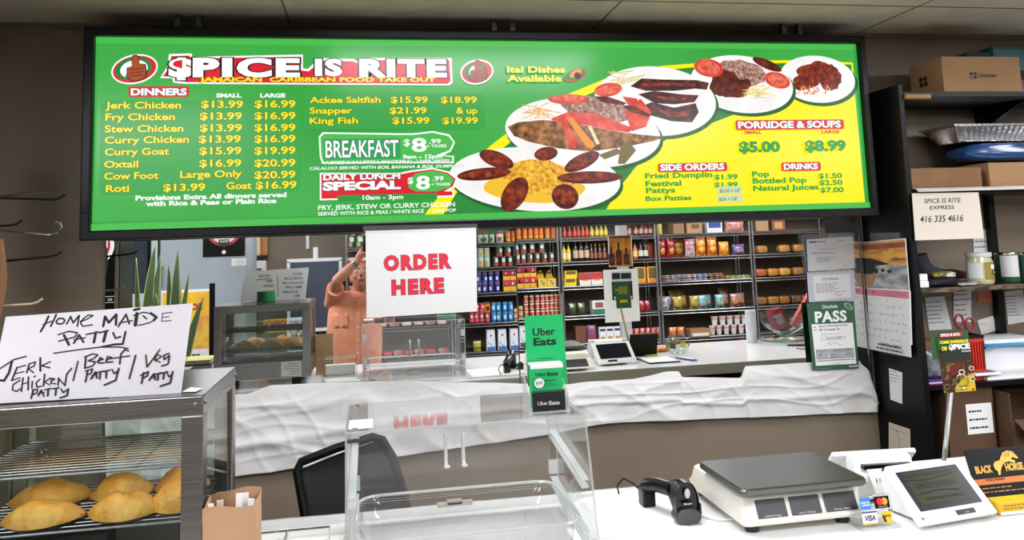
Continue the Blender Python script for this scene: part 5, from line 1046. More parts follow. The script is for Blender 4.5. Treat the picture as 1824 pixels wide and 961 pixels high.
# card logos on a clear stand
r = thing('card_logo_stand', 'clear acrylic stand with four payment card logos in front of the terminal', 'card stand', (1.075, 1.6, CZ))
a = AZ(1540, 943, CZ); c_ = AZ(1600, 938, CZ); Yk = a.y + .004
lx0, lx1 = a.x, c_.x
W(r).box((lx0 - .008, Yk - .012, CZ + .0005), (lx1 + .01, Yk + .05, CZ + .003), ACEDGE).build('foot', r)
pane('upright', [(lx0, Yk, CZ + .003), (lx1, Yk, CZ + .003), (lx1, Yk + .012, CZ + .066), (lx0, Yk + .012, CZ + .066)], (0, .0025, 0), r)
fk = Yk + .0; sl2 = math.atan2(.012, .063); PLk = Matrix.Translation((0, Yk - .0006, CZ + .003)) @ Matrix.Rotation(-sl2, 4, 'X'); wL = lx1 - lx0
s = W(r, PLk); AMX = mat('card_blue', '2f7fd6', .4)
s.r2(lx0 + wL * .02, .036, lx0 + wL * .34, .06, AMX); s.text('AMERICAN', lx0 + wL * .04, .0485, .0035, PAPER, w=wL * .28, off=.03); s.text('EXPRESS', lx0 + wL * .08, .043, .0035, PAPER, w=wL * .24, off=.03)
s.r2(lx0 + wL * .46, .036, lx0 + wL * .92, .06, BLK); s.e2(lx0 + wL * .62, .0495, .0075, .0075, mat('card_red', 'd8232a', .4)); s.e2(lx0 + wL * .77, .0495, .0075, .0075, mat('card_orange', 'f0a02a', .4)); s.e2(lx0 + wL * .695, .0495, .003, .006, mat('card_mid', 'ea6020', .4)); s.text('mastercard', lx0 + wL * .55, .0385, .0025, PAPER, w=wL * .28)
s.r2(lx0 + wL * .0, .006, lx0 + wL * .46, .031, PAPER); s.r2(lx0 + wL * .0, .029, lx0 + wL * .46, .0315, mat('card_navy', '24306e', .4)); s.r2(lx0 + wL * .02, .0055, lx0 + wL * .46, .0085, mat('card_gold', 'e5a82e', .4)); s.text('VISA', lx0 + wL * .08, .0135, .011, mat('card_navy', '24306e', .4), w=wL * .32, off=.03, shear=.2)
s.r2(lx0 + wL * .6, .006, lx0 + wL * .9, .029, mat('card_yellow', 'f5b81f', .4)); s.text('Interac', lx0 + wL * .6, .018, .0055, INK, w=wL * .28, off=.03, shear=.2); s.p2([(lx0 + wL * .6, .022), (lx0 + wL * .68, .02), (lx0 + wL * .72, .008), (lx0 + wL * .64, .008)], INK)
s.build('card_logos', r)
# flyer on its chrome stand
r = thing('flyer_stand', 'chrome pole stand on the counter with a ring clip', 'stand', (1.345, 1.705, CZ))
W(r).lathe([(.035, .0002), (.035, .004), (.008, .008)], CHROME, (1.36, 1.81, CZ), 24).build('base', r)
W(r).tube([(1.36, 1.81, CZ + .005), (1.338, 1.713, 1.24)], .0055, CHROME, 12).build('pole', r)
rc_ = A(1713.6, 688, 1.704); W(r).tube([(rc_.x + .017 * math.cos(k * .5236), 1.703, rc_.z + .012 + .017 * math.sin(k * .5236)) for k in range(12)], .0016, CHROME, 6, closed=True).build('ring_clip', r)
FG = mat('flyer_green', '2d5a33', .4); FB = mat('flyer_food', '5a2a18', .4, col2='b0863a', col3='2a1710', scale=70, lo=.35, hi=.65, detail=5)
r, s = sheet('promo_flyer', 'glossy promotional food flyer clipped on the chrome pole stand', 'flyer', [(1666, 591), (1723.6, 587.5), (1739, 696), (1682, 700)], 1.709, FG, th=.0012)
s.poly([(1671, 621), (1728, 618), (1738.5, 695), (1682, 699)], FB)
s.poly([(1690, 652), (1708, 644), (1712, 656), (1700, 668), (1692, 664)], mat('flyer_maroon', '6a1f18', .4)); s.poly([(1672, 622), (1728, 619), (1730, 640), (1700, 646), (1676, 642)], mat('flyer_dark', '1f2a20', .4)); s.poly([(1700, 690), (1716, 672), (1734, 664), (1738, 695), (1702, 698)], mat('flyer_yellow', 'd9c020', .4))
for x, y, a in ((1686, 688, 6), (1712, 662, 6), (1729, 655, 5), (1731, 674, 4.5)): s.ell(x, y, a, a * .8, PAPER); s.ell(x, y, a * .65, a * .5, mat('flyer_brown', '4a2415', .4))
for k in range(8): s.stroke([(1686, 688), (1686 + 9 * math.cos(k * .785), 688 + 8 * math.sin(k * .785))], 2, mat('flyer_brown', '4a2415', .4))
s.poly([(1670, 593.5), (1710, 591), (1711, 598), (1671, 600.5)], RS); s.T('SPICE IS RITE', 1673, 598.5, 1707, 4.6, PAPER, off=.05); s.T('COME EXPERIENCE', 1671, 611.5, 1722, 5, mat('flyer_text_yellow', 'f0e43a', .4), off=.06); s.T('DE', 1675, 623, 1684, 6.5, mat('flyer_text_yellow', 'f0e43a', .4), off=.06); s.T('$PICE', 1687, 621.5, 1725, 9, PAPER, off=.07)
s.T('WE DELIVER', 1709, 626, 1726, 3, PAPER, off=.03); s.lines(1706, 683, 1733, 688, 1, INK, th=.5); s.lines(1708, 690, 1727, 694, 1, INK, th=.5); s.ell(1730, 692, 2.5, 2.5, RS); s.m.build('print', r)
bq = MB(); bq.T = r.matrix_basis.inverted() @ Matrix.Translation((0, 1.7105, 0)) @ Matrix.Rotation(math.pi, 4, 'Z')
xa, xb = -1.385, -1.295; zb_, zt_2 = A(1700, 698, 1.709).z, A(1700, 592, 1.709).z
bq.r2(xa, zt_2 - .06, xb, zt_2 - .008, FG); bq.lines(xa + .005, zt_2 - .06, xb - .005, zt_2 - .02, 5, mat('flyer_text_yellow', 'f0e43a', .4)); bq.r2(xa + .005, zb_ + .03, xa + .05, zb_ + .045, mat('flyer_yellow', 'd9c020', .4)); bq.build('back_print', r)
# gold and black sachet display
GO = mat('gold_foil', 'd9a441', .3, .4, col2='b07c2a', scale=30); BB = mat('booklet_black', '0d0c0c', .4, spec=.2); ORG = mat('booklet_orange', 'd9772e', .4, col2='c96a26', scale=9)
r = thing('honey_display', 'black counter display box with a gold rearing horse and orange band', 'display box', (1.40, 1.67, CZ))
hx0, hx1 = A(1709.5, 805, 1.725).x, A(1806, 797, 1.725).x
zt4 = A(1709.5, 805, 1.725).z; PLh = Matrix.Translation((0, 1.695, CZ)) @ Matrix.Rotation(-math.atan2(.04, zt4 - CZ), 4, 'X'); HH = math.hypot(.04, zt4 - CZ)
hx0 += .02; hx1 += .035
b = W(r, PLh); b.box((hx0, 0, 0), (hx1, .003, HH), BB).build('back_card', r)
s = W(r, PLh); s.layer = 2; ww = hx1 - hx0
s.r2(hx0, HH * .40, hx1, HH * .50, ORG); s.text('BLACK', hx0 + ww * .08, HH * .60, HH * .12, GO, w=ww * .28, off=.05); s.text('HORSE', hx0 + ww * .58, HH * .60, HH * .12, GO, w=ww * .3, off=.05)
s.text('VITAL HONEY', hx0 + ww * .2, HH * .455, .005, INK, w=ww * .32, off=.02); s.lines(hx0 + ww * .1, HH * .25, hx0 + ww * .9, HH * .38, 2, GO, th=.2)
hp = [((x - 1310) / 480, (790 - y) / 595) for x, y in ((1575, 290), (1600, 250), (1640, 233), (1680, 246), (1700, 285), (1714, 315), (1697, 324), (1668, 302), (1650, 318), (1684, 345), (1668, 364), (1630, 342), (1590, 354), (1562, 387), (1542, 430), (1534, 468), (1516, 468), (1520, 430), (1503, 415), (1498, 370), (1515, 335), (1560, 322))]
s.p2([(hx0 + ww * x, HH * z) for x, z in hp], GO)
for k in range(4): s.stroke([(hx0 + ww * (.60 + .035 * k), HH * (.885 + .008 * k)), (hx0 + ww * (.59 + .03 * k), HH * (.84 - .004 * k))], .001, BB)
s.build('gold_print', r)
b = W(r); b.box((hx0 + .012, 1.652, CZ), (hx1 + .01, 1.693, CZ + .028), mat('booklet_yellow', 'e9c52a', .4, col2='d9b01e', scale=14)); b.build('tray', r, bevel=.002)
s = W(r, front(1.6518)); s.r2(hx0 + .012, CZ + .0005, hx1 + .01, CZ + .008, PAPER); s.lines(hx0 + .02, CZ + .01, hx1 - .02, CZ + .024, 2, mat('amber_ink', 'b07818', .5), th=.4); s.build('tray_print', r)
# ------------------------------------------------------------------ more things on the counter, right of the picture and in the mirror
t = AMZ(1206, 629, CZ)
fx, fy_ = 1.66, 1.70
r = thing('glass_bowl', 'round clear glass bowl with yellow and brown stickers on the counter', 'bowl', (fx, fy_, CZ))
o = W(r).lathe([(.03, 0), (.045, .006), (.062, .03), (.066, .05), (.058, .08), (.045, .096), (.044, .1)], GLASS, (fx, fy_, CZ), 28, cap=False).build('bowl', r); solid(o, .002)
b = W(r)
for a0, h0, m in ((.2, .04, mat('sticker_yellow', 'd9b93a', .5)), (-.6, .03, mat('sticker_yellow', 'd9b93a', .5)), (3.0, .04, mat('sticker_yellow', 'd9b93a', .5)), (2.2, .045, mat('sticker_brown', '4a3328', .5)), (3.9, .035, mat('sticker_brown', '4a3328', .5))): wrap(b, fx, fy_, CZ, .0665, a0 - .25, a0 + .25, h0, h0 + .03, m)
b.build('sticker', r)
r = thing('candy_tub', 'clear plastic tub of orange wrapped candies on the counter beside the round bowl', 'tub', (1.60, 1.56, CZ))
o = W(r).box((1.54, 1.5, CZ + .0005), (1.66, 1.62, CZ + .003), GLASS).loft([rrect(1.54 - i, 1.5 - i, 1.66 + i, 1.62 + i, .02, CZ + z) for i, z in ((0, .003), (.006, .06), (.008, .065))], GLASS, cap=False).build('tub', r)
for i in range(12):
    lump('wrapped_candy', 'orange wrapped candy in the clear tub', 'candy', (1.562 + .026 * (i % 4), 1.525 + .035 * (i // 4), CZ + .004), (.022, .03, .016), mat('candy_orange', 'e07a24', .25, coat=.4), i, .1, group='orange candies in the tub')
gx, gy = 2.42, 1.5
r = thing('cake_stand', 'round glass plate on the counter under the footed glass bowl', 'plate', (gx, gy, CZ)); W(r).lathe([(.06, 0), (.06, .004), (.16, .012), (.165, .016), (.16, .017), (.05, .009)], GLASS, (gx, gy, CZ), 32).build('plate', r)
r = thing('footed_bowl', 'clear footed glass bowl holding red packets at the right end of the counter', 'bowl', (gx, gy, CZ + .012))
o = W(r).lathe([(.07, .0), (.07, .005), (.03, .015), (.028, .03), (.06, .045), (.11, .075), (.135, .11), (.14, .16)], GLASS, (gx, gy, CZ + .012), 32, cap=False).build('bowl', r); solid(o, .003)
for i in range(6):
    o = MB().box((-.035, -.004, 0), (.035, .004, .12), mat('red_packet', '9a2230', .35)).box((-.022, -.0046, .03), (.022, .0046, .09), mat('packet_grey', '9a8f92', .4) if i % 2 else mat('red_packet', '9a2230', .35)).build('red_packet', loc=(gx - .02, gy - .055 + .013 * i, CZ + .075 + .004 * (i % 2)), rot=(0, -.25, 0)); tag(o, 'red foil packet standing in the footed glass bowl', 'packet', 'red packets in the glass bowl')
for i, (lab, c1_) in enumerate((('long orange red packet leaning out of the glass bowl to the right', 'd0432a'), ('second orange red packet leaning in the glass bowl', 'c73a26'))):
    tag(MB().box((-.02, -.006, 0), (.02, .006, .22), mat('orange_packet_%d' % i, c1_, .4)).build('long_packet', loc=(gx + .035, gy + .03 + .018 * i, CZ + .092), rot=(0, .62, 0)), lab, 'packet')
for i in range(3): tag(MB().tube([(0, 0, 0), (.13, 0, 0), (.145, 0, 0)], [.0045, .0045, .0015], [mat('pen_black', '1c1c20', .3), mat('pen_maroon', '6b2233', .3), mat('pen_blue', '2a3070', .3)][i], 8).build('pen', loc=(gx - .09 + .02 * i, gy + .185 + .014 * i, CZ + .005), rot=(0, 0, -.1 + .1 * i)), ['black pen beside the glass plate', 'maroon pen beside the glass plate', 'blue pen beside the glass plate'][i], 'pen')
tag(MB().prism([(0, 0), (.3, .02), (.31, .12), (.05, .1)], KRAFTD, 'z', 0, .004).build('cardboard_piece', loc=(2.32, 1.8, CZ + .0005)), 'torn flat piece of brown cardboard on the counter', 'cardboard')
t = AMZ(1317, 608, CZ); r = thing('plastic_roll', 'upright roll of clear plastic bags standing on the counter', 'roll', (2.236, 1.44, CZ)); pipe(W(r), 2.236, 1.44, CZ, .014, .032, .19, mat('roll_white', 'dcdfe4', .35)).build('roll', r); pipe(W(r), 2.236, 1.44, CZ, .012, .0139, .19, KRAFT).build('core', r)
r = thing('clipboard', 'clipboard with white forms lying on the counter beside the staff terminal', 'clipboard', (1.47, 1.88, CZ)); W(r).box((1.39, 1.80, CZ + .0005), (1.56, 1.99, CZ + .004), BLKM).build('board', r); W(r).box((1.395, 1.81, CZ + .0042), (1.55, 1.985, CZ + .008), PAPER).build('forms', r); W(r).box((1.44, 1.80, CZ + .008), (1.51, 1.825, CZ + .014), CHROME).build('clip', r)
for i in range(2): tag(MB().tube([(0, 0, 0), (.13, 0, 0), (.145, 0, 0)], [.005, .005, .0015], mat('pen_blue', '2a3070', .3), 8).build('pen', loc=(1.585 + .016 * i, 1.86, CZ + .006), rot=(0, 0, 1.2)), ['blue pen right beside the clipboard', 'blue pen farther from the clipboard, by the round bowl'][i], 'pen')
tag(MB().r2(0, 0, .001, .001, PAPER).box((0, 0, 0), (.07, .07, .004), mat('yellow_pad', 'd8d23a', .6)).build('note_pad', loc=(1.47, 1.70, CZ + .001)), 'small yellow sticky pad behind the black display box', 'note pad')
# left end of the counter, seen in the mirror
b = MB()
for k in range(12): b.box((.012 * R.random(), .012 * R.random(), .009 * k), (.26 + .012 * R.random(), .2, .009 * k + .0086), [PAPER, mat('paper_yellow', 'd8cc6a', .7), PAPER, mat('paper_edge', 'cfcfcf', .7), mat('magazine_grey', '66646a', .5)][k % 5])
tag(b.build('paper_pile', loc=(-1.1, 1.42, CZ + .001)), 'untidy pile of white and yellow papers on the counter left of the warmer', 'paper pile')
tag(MB().box((0, 0, 0), (.2, .16, .09), mat('grey_case', '56564e', .45)).build('grey_box', loc=(-1.1, 1.7, CZ + .001), bevel=.004), 'grey box on the counter left of the warmer', 'box')
lump('clear_bag', 'crumpled clear plastic bag on the grey box at the left end of the counter', 'bag', (-1.0, 1.78, CZ + .092), (.15, .12, .14), SLEEVE, 9, .3)
# ------------------------------------------------------------------ pillar with posters
px0, px1 = 1.479, 1.536
struct(MB().box((px0, 1.22, 0), (px1, 1.29, ZC), mat('pillar_white', 'c9cbcd', .4)), 'trim_2', bevel=.003)
def backprint(r, Y, fn):
    b = MB(); b.T = r.matrix_basis.inverted() @ Matrix.Translation((0, Y, 0)) @ Matrix.Rotation(math.pi, 4, 'Z'); fn(b); return b
r = thing('sauce_poster', 'poster of three dark sauce bottles on the white pillar', 'poster', (1.48, 1.295, 1.45)); W(r).box((1.41, 1.2905, 1.45), (1.56, 1.2925, 1.64), PAPER).build('sheet', r)
def f(b):
    b.r2(-1.555, 1.452, -1.415, 1.638, mat('poster_amber', 'c9882a', .4, col2='8a4a1c', scale=14)); b.r2(-1.555, 1.622, -1.415, 1.638, INK); b.text('KITCHEN SAUCES', -1.55, 1.6245, .009, mat('poster_amber', 'c9882a', .4), w=.13)
    for x, h in ((-1.54, .1), (-1.492, .14), (-1.445, .11)): b.rr2(x, 1.46, x + .036, 1.46 + h * .65, .008, mat('bottle_brown', '3a1a12', .3)); b.r2(x + .012, 1.46 + h * .6, x + .024, 1.46 + h, INK); b.r2(x + .004, 1.475, x + .032, 1.475 + h * .3, mat('label_maroon', '5c2430', .4))
backprint(r, 1.2927, f).build('print', r)
r = thing('pillar_notice', 'white sheet with a black photo leaflet hung on the white pillar', 'notice', (1.48, 1.294, 1.118)); W(r).box((1.37, 1.2905, 1.118), (1.59, 1.292, 1.434), PAPER).build('sheet', r)
def f(b):
    b.r2(-1.55, 1.25, -1.42, 1.42, mat('poster_grey', 'b9babd', .5)); b.rr2(-1.475, 1.375, -1.425, 1.412, .004, INK); b.rr2(-1.545, 1.375, -1.48, 1.41, .004, INK)
    b.r2(-1.55, 1.25, -1.42, 1.36, INK); b.e2(-1.47, 1.31, .03, .022, PAPER); b.e2(-1.47, 1.315, .02, .014, mat('label_maroon', '5c2430', .4)); b.text('SCAN HERE', -1.545, 1.256, .016, PAPER, w=.115, off=.03)
backprint(r, 1.2922, f).build('print', r)
# ------------------------------------------------------------------ the shop behind the camera (what the mirror shows)
SY = -3.38; SD = .44; LV = [1.642, 1.355, 1.062, .71, .381]
POST = mat('shelf_chrome', 'b4b6ba', .25, .9)
PX_ = [-.335, .90, 2.205, 3.44, 4.69, 5.92]
def wire_shelf(i):
    x0, x1 = PX_[i] + .02, PX_[i + 1] - .02; pl_ = ['left of the canned goods', 'full of canned goods', 'full of sauces and boxes', 'full of chips and noodle cups', 'of bread at the right'][i]
    r = thing('wire_shelving', 'chrome wire shelving unit ' + pl_ + ' in the mirror', 'shelving', ((x0 + x1) / 2, SY - SD / 2, 0))
    for x in (x0, x1):
        for y in (SY, SY - SD): W(r).tube([(x, y, 0), (x, y, 1.98)], .013, POST, 10).build('post', r)
    for z in LV + [1.95]:
        b = W(r)
        for y in (SY, SY - SD):
            for dz in (0, -.035): b.tube([(x0, y, z - .007 + dz), (x1, y, z - .007 + dz)], .005, POST, 6)
            if y == SY:
                n = 34; pts = [(x0 + (x1 - x0) * k / n, y, z - .007 - (.035 if k % 2 else 0)) for k in range(n + 1)]; b.tube(pts, .003, POST, 5)
        for x in (x0, x1): b.tube([(x, SY, z - .007), (x, SY - SD, z - .007)], .005, POST, 6)
        b.box((x0 + .012, SY - SD + .012, z - .008), (x1 - .012, SY - .012, z - .003), mat('shelf_liner', '3c3a37', .6)); b.build('shelf', r)
for i in range(5): wire_shelf(i)
_P = {}
def prod(key, mk):
    if key not in _P:
        b = MB(); mk(b); mn = min(v.z for v in b.v)
        for v in b.v: v.z -= mn
        _P[key] = b.mesh(key.split('#')[0])
    return _P[key]
CNT = {}
def put(key, mk, x, z, y=None, rz=0, lab='', cat='can', group=None):
    o = bpy.data.objects.new(key.split('#')[0], prod(key, mk)); COL.objects.link(o); o.location = (x, y if y is not None else SY - .08, z); o.rotation_euler = (0, 0, rz)
    return tag(o, lab, cat, group)
def MX(px, py=500): return AM(px, py, 9.46).x
def can(r_, h, body, bands=(), lid='c9c9c6'):
    def mk(b):
        m = mat('can_' + body, body, .35); b.lathe([(r_ * .95, 0), (r_, .004), (r_, h - .004), (r_ * .95, h)], m, seg=18)
        b.lathe([(r_ * 1.01, h - .004), (r_ * 1.01, h + .0005), (r_ * .9, h + .001)], mat('can_lid_' + lid, lid, .25, .7), seg=18)
        for a, c_, col in bands: b.lathe([(r_ * 1.004, h * a), (r_ * 1.004, h * c_)], mat('can_' + col, col, .35), seg=18, cap=False)
        for a, h0, h1, w_, col in getattr(mk, 'ov', ()): wrap(b, 0, 0, 0, -r_, a - w_, a + w_, h * h0, h * h1, mat('can_' + col, col, .4), -.0012, 6)
    return mk
def withov(mk, *ov): mk.ov = ov; return mk
def bottle(r_, h, neck, body, label, cap='1a1a1a'):
    def mk(b):
        b.lathe([(r_ * .9, 0), (r_, .006), (r_, h * .58), (r_ * .8, h * .66), (neck, h * .74), (neck, h * .9)], mat('bottle_' + body, body, .15, coat=.4), seg=16)
        b.lathe([(neck * 1.15, h * .88), (neck * 1.15, h)], mat('cap_' + cap, cap, .35), seg=12)
        b.lathe([(r_ * 1.01, h * .14), (r_ * 1.01, h * .48)], mat('label_' + label, label, .45), seg=16, cap=False)
    return mk
def box(w_, d, h, col, bands=()):
    def mk(b):
        b.cbox((0, 0, h / 2), (w_, d, h), mat('box_' + col, col, .5))
        for a, c_, e, g, cc in bands: b.box((-w_ / 2 + w_ * a, d / 2 - .001, h * e), (-w_ / 2 + w_ * c_, d / 2 + .0012, h * g), mat('box_' + cc, cc, .5))
    return mk
def chips(w_, h, d, col, col2=None, panel=None):
    def mk(b):
        m = mat('bag_' + col + str(col2), col, .28, col2=col2, scale=22, coat=.3)
        rn = Vector((len(col) + w_ * 50, h * 30, 1)); rings = []
        for i in range(9):
            v = i / 8; t = d * (math.sin(math.pi * min(max(v, .03), .97)) ** .6); wv = w_ * (1 - .1 * math.sin(math.pi * v))
            rings.append([(wv / 2 * math.copysign(abs(math.cos(a)) ** .7, math.cos(a)) * (1 + .05 * noise.noise(Vector((a, v * 5, 2)) + rn)), t / 2 * math.sin(a) + .01 * noise.noise(Vector((a * 2, v * 4, 7)) + rn), h * v) for a in [2 * math.pi * k / 16 for k in range(16)]])
        b.loft(rings, m)
        if panel: b.ball((0, d * .36, h * .36), (w_ * .33, d * .2, h * .22), mat('bag_panel_' + panel, panel, .3, col2=col, scale=40), 14, 8)
    return mk
def row(key, mk, pxs, lv, lab, cat, dy=0, dz=0, group=None, py=None, rz=0, what=None):
    me = prod(key, mk); wd = max(v.co.x for v in me.vertices) - min(v.co.x for v in me.vertices); sp = min([abs(MX(b_) - MX(a_)) for a_, b_ in zip(pxs, pxs[1:])] or [9]); k_ = min(1, sp * .93 / wd); rd = me.name.split('.')[0].split('_')[0] in ('can', 'jar', 'bottle', 'noodle', 'tin')
    g = group; 
    for i, px in enumerate(pxs):
        l = lab
        if len(pxs) > 1: l = lab + ', ' + ORD(i) + ' from the left'
        o = put(key, mk, MX(px), LV[lv] + .0006 + dz, SY - .08 - dy, rz + (R.uniform(-.6, .6) if rd else R.uniform(-.02, .02)), l, cat, g)
        if k_ < 1: o.scale = (k_, k_ if rd else 1, 1)
G = 'goods on the wire shelves'
row('jar_pale#a', withov(can(.04, .1, 'a9c4a8', ((.88, 1, 'c9d8c4'),)), (0, .2, .6, .5, '4a3a2c')), (846, 857, 867, 878), 0, 'pale green jar on the top shelf', 'jar', group=G)
row('can_red#a', withov(can(.045, .13, 'e8e0d8', ((.78, 1, 'c03028'),)), (0, .1, .5, .6, '8a5a4a')), (892,), 0, 'red and white tin beside the pale green jars', 'tin')
row('jar_orange#a', can(.036, .13, 'd9772a', ((.85, 1, 'c8401f'), (.1, .3, 'e8a040'))), (907, 917, 926, 937, 947, 957, 966, 977, 988), 0, 'orange sauce jar on the top shelf', 'jar', group=G)
put('carton#a', box(.24, .2, .16, '7a5a3c'), MX(858), LV[0] + .0006, SY - .3, 0, 'brown carton behind the pale green jars', 'box'); put('carton#b', box(.24, .2, .2, '2f6a3c'), MX(893), LV[0] + .0006, SY - .3, 0, 'green carton behind the orange jars', 'box')
mk = withov(can(.04, .113, 'a5c6ae', ((.86, 1, 'd3e0d2'),)), (0.1, .2, .6, .55, 'd9a040'))
row('can_mint#a', mk, (846, 857, 868), 1, 'mint green can in the bottom layer of the second shelf', 'can', group=G); row('can_mint#a', mk, (846, 857, 868), 1, 'mint green can stacked on top on the second shelf', 'can', dz=.1145, group=G)
mk = withov(can(.043, .115, '24523c', ((.0, .35, '8a3a30'),)), (0, .45, .85, .5, 'e4e8e2'), (.1, .08, .4, .6, 'a34a3a'))
row('can_bean#a', mk, (884, 897, 909, 922, 933, 944, 957, 970, 983), 1, 'green bean can in the lower row of the second shelf', 'can', group=G); row('can_bean#a', mk, (890, 905, 920, 933, 949, 966), 1, 'green bean can stacked on the row of bean cans', 'can', dz=.1165, group=G)
mk = withov(can(.041, .118, '2b3f86', ((.75, .85, 'b04060'),)), (0, .15, .5, .45, 'dfe4ee'))
for dz, nm in ((0, 'bottom'), (.1195, 'top')): row('can_blue#a', mk, (843, 853, 863, 874, 885), 2, 'dark blue can in the %s layer of the third shelf' % nm, 'can', dz=dz, group=G)
mk = box(.078, .06, .13, 'e0a82c', ((0, 1, .5, 1, 'c02838'), (.3, .55, .55, .8, 'f0e6d8'), (.05, .95, .42, .56, '221414')))
for dz, nm in ((0, 'lower'), (.1315, 'upper')): row('milk_box#a', mk, (901, 913, 925, 937, 949), 2, 'red and yellow box in the %s layer of the third shelf' % nm, 'box', dz=dz - .01 if dz else 0, group=G)
def ybox(b):
    m = mat('box_bright_yellow', 'd9b81e', .45); b.box((-.06, -.07, 0), (.06, .07, .1), m)
    b.prism([(-.058 + .116 * k / 12, .1 + .1 * math.sin(math.pi * k / 12)) for k in range(13)], m, 'y', -.07, -.066); b.prism([(.03 * math.cos(k * .5236), .165 + .014 * math.sin(k * .5236)) for k in range(12)], mat('box_maroon_oval', '7a2a22', .5), 'y', -.0655, -.064)
    b.box((-.045, .07, .02), (.045, .0712, .085), mat('box_pattern', 'e6d08a', .5, col2='6a4a2a', scale=60))
row('stock_cube_box', ybox, (964, 980), 2, 'open yellow display box with an arched back card', 'box', group=G)
mk = withov(can(.038, .112, 'b0303c', ((.1, .4, 'd05a60'),)), (0, .5, .8, .5, 'e8d0c8'))
row('can_red#b', mk, (838, 847, 856, 866), 3, 'red can in the bottom layer of the fourth shelf', 'can', group=G); row('can_red#b', mk, (838, 847, 856), 3, 'red can stacked on the fourth shelf', 'can', dz=.1135, group=G)
row('can_orange#b', withov(can(.042, .118, 'e07a20', ((.8, 1, 'c03020'),)), (0, .2, .6, .5, '2a1a14')), (865,), 3, 'orange can stacked on the red cans', 'can', dz=.1135)
mk = withov(can(.039, .112, '2f86c4', ((.02, .12, '1f5a96'),)), (.1, .25, .65, .5, 'cfe4f0'))
for dz, nm in ((0, 'bottom'), (.1135, 'top')): row('can_sky#a', mk, (877, 886, 897, 907), 3, 'bright blue can in the %s layer of the fourth shelf' % nm, 'can', dz=dz, group=G)
mk = can(.036, .07, 'cfa877', ((.2, .5, 'a0603a'),))
for dz, nm in ((0, 'bottom'), (.0715, 'top')): row('can_cream#a', mk, (916, 925), 3, 'small cream can in the %s layer beside the blue cans' % nm, 'can', dz=dz, group=G)
mk = withov(can(.036, .088, 'b23a30', ((.06, .2, 'e4c8a0'), (.7, .85, 'e8e0d8'))), (.0, .25, .6, .5, 'd98a70'))
for dz, nm in ((0, 'bottom'), (.0895, 'middle'), (.179, 'top')): row('can_tomato#a', mk, (935, 945, 955, 964, 972, 980, 988, 996), 3, 'tomato red can in the %s layer of tall stacks' % nm, 'can', dz=dz, group=G)
row('can_olive#a', can(.045, .12, 'b8b04a', ((.1, .45, '7a7a3a'), (.8, 1, 'e0dca0'))), (846,), 4, 'single olive green can on the bottom shelf', 'can')
def flour(b):
    m = mat('flour_bag', 'dfe2ea', .6, bump=.2, bscale=30); b.loft([[(x * (1 - .1 * v), y, .24 * v) for x, y in ((-.065, -.05), (.065, -.05), (.07, 0), (.065, .05), (-.065, .05), (-.07, 0))] for v in (0, .1, .5, .9, 1)], m, smooth=False)
    b.box((-.06, .0505, .0), (.06, .052, .045), mat('flour_blue', '3f6fb4', .5)); b.ball((0, .05, .175), (.014, .004, .014), mat('flour_red', 'c83040', .5), 12, 8); b.stroke([], .001, m); b.prism([(-.05, .1), (-.04, .1), (.03, .04), (.02, .04)], mat('flour_blue', '3f6fb4', .5), 'y', .051, .0525)
row('flour_bag', flour, (870, 890, 911, 928), 4, 'white and blue flour bag on the bottom shelf', 'bag', group=G)
# unit left of the cans, mostly behind the sign
mk = withov(can(.055, .13, '2f6a35', ()), (0, .5, .9, .55, 'e8eee4'), (.5, .08, .45, .5, 'd08a8a'))
row('can_juice#a', mk, (626, 643, 660), 0, 'large green can on the top shelf behind the person', 'can', group=G); row('can_juice#a', mk, (633, 650), 0, 'large green can stacked on top behind the person', 'can', dz=.1315, group=G)
row('carton_white#a', box(.16, .1, .17, 'e2dcd6', ((0, 1, .55, .8, 'b83a3a'), (.2, .8, .1, .3, 'd09a80'))), (628, 650, 672), 1, 'white and red box on the second shelf behind the person', 'box', group=G)
row('packet_orange#a', chips(.18, .14, .08, 'c9502a', 'd9a060'), (632, 655, 678), 2, 'orange packet on the third shelf behind the person', 'packet', group=G)
def flat(col, col2):
    def mk(b): pillow(b, (0, 0, .03), (.115, .16, .055), mat('flat_' + col, col, .3, col2=col2, scale=9, coat=.3), 4, .08)
    return mk
for k, px in enumerate((655, 680, 702, 724, 745, 766, 787)):
    put('flour_packet#%d' % (k % 3), flat(*(('d8c8b0', 'e6dccb'), ('b02a34', 'd8d0cc'), ('c8c0bc', 'b04a4a'))[k % 3]), MX(px, 565), LV[3] + .0006, SY - .11, 0, 'flat food packet on the fourth shelf, %s from the left' % ORD(k), 'packet', G)
for k, px in enumerate((690, 709, 728, 747, 768, 790)):
    put('rice_packet#%d' % (k % 2), flat(*(('b3202e', 'c8404c'), ('d9d2cc', 'b8303c'))[k % 2]), MX(px, 630), LV[4] + .0006, SY - .11, 0, 'red and white packet on the bottom shelf, %s from the left' % ORD(k), 'packet', G)
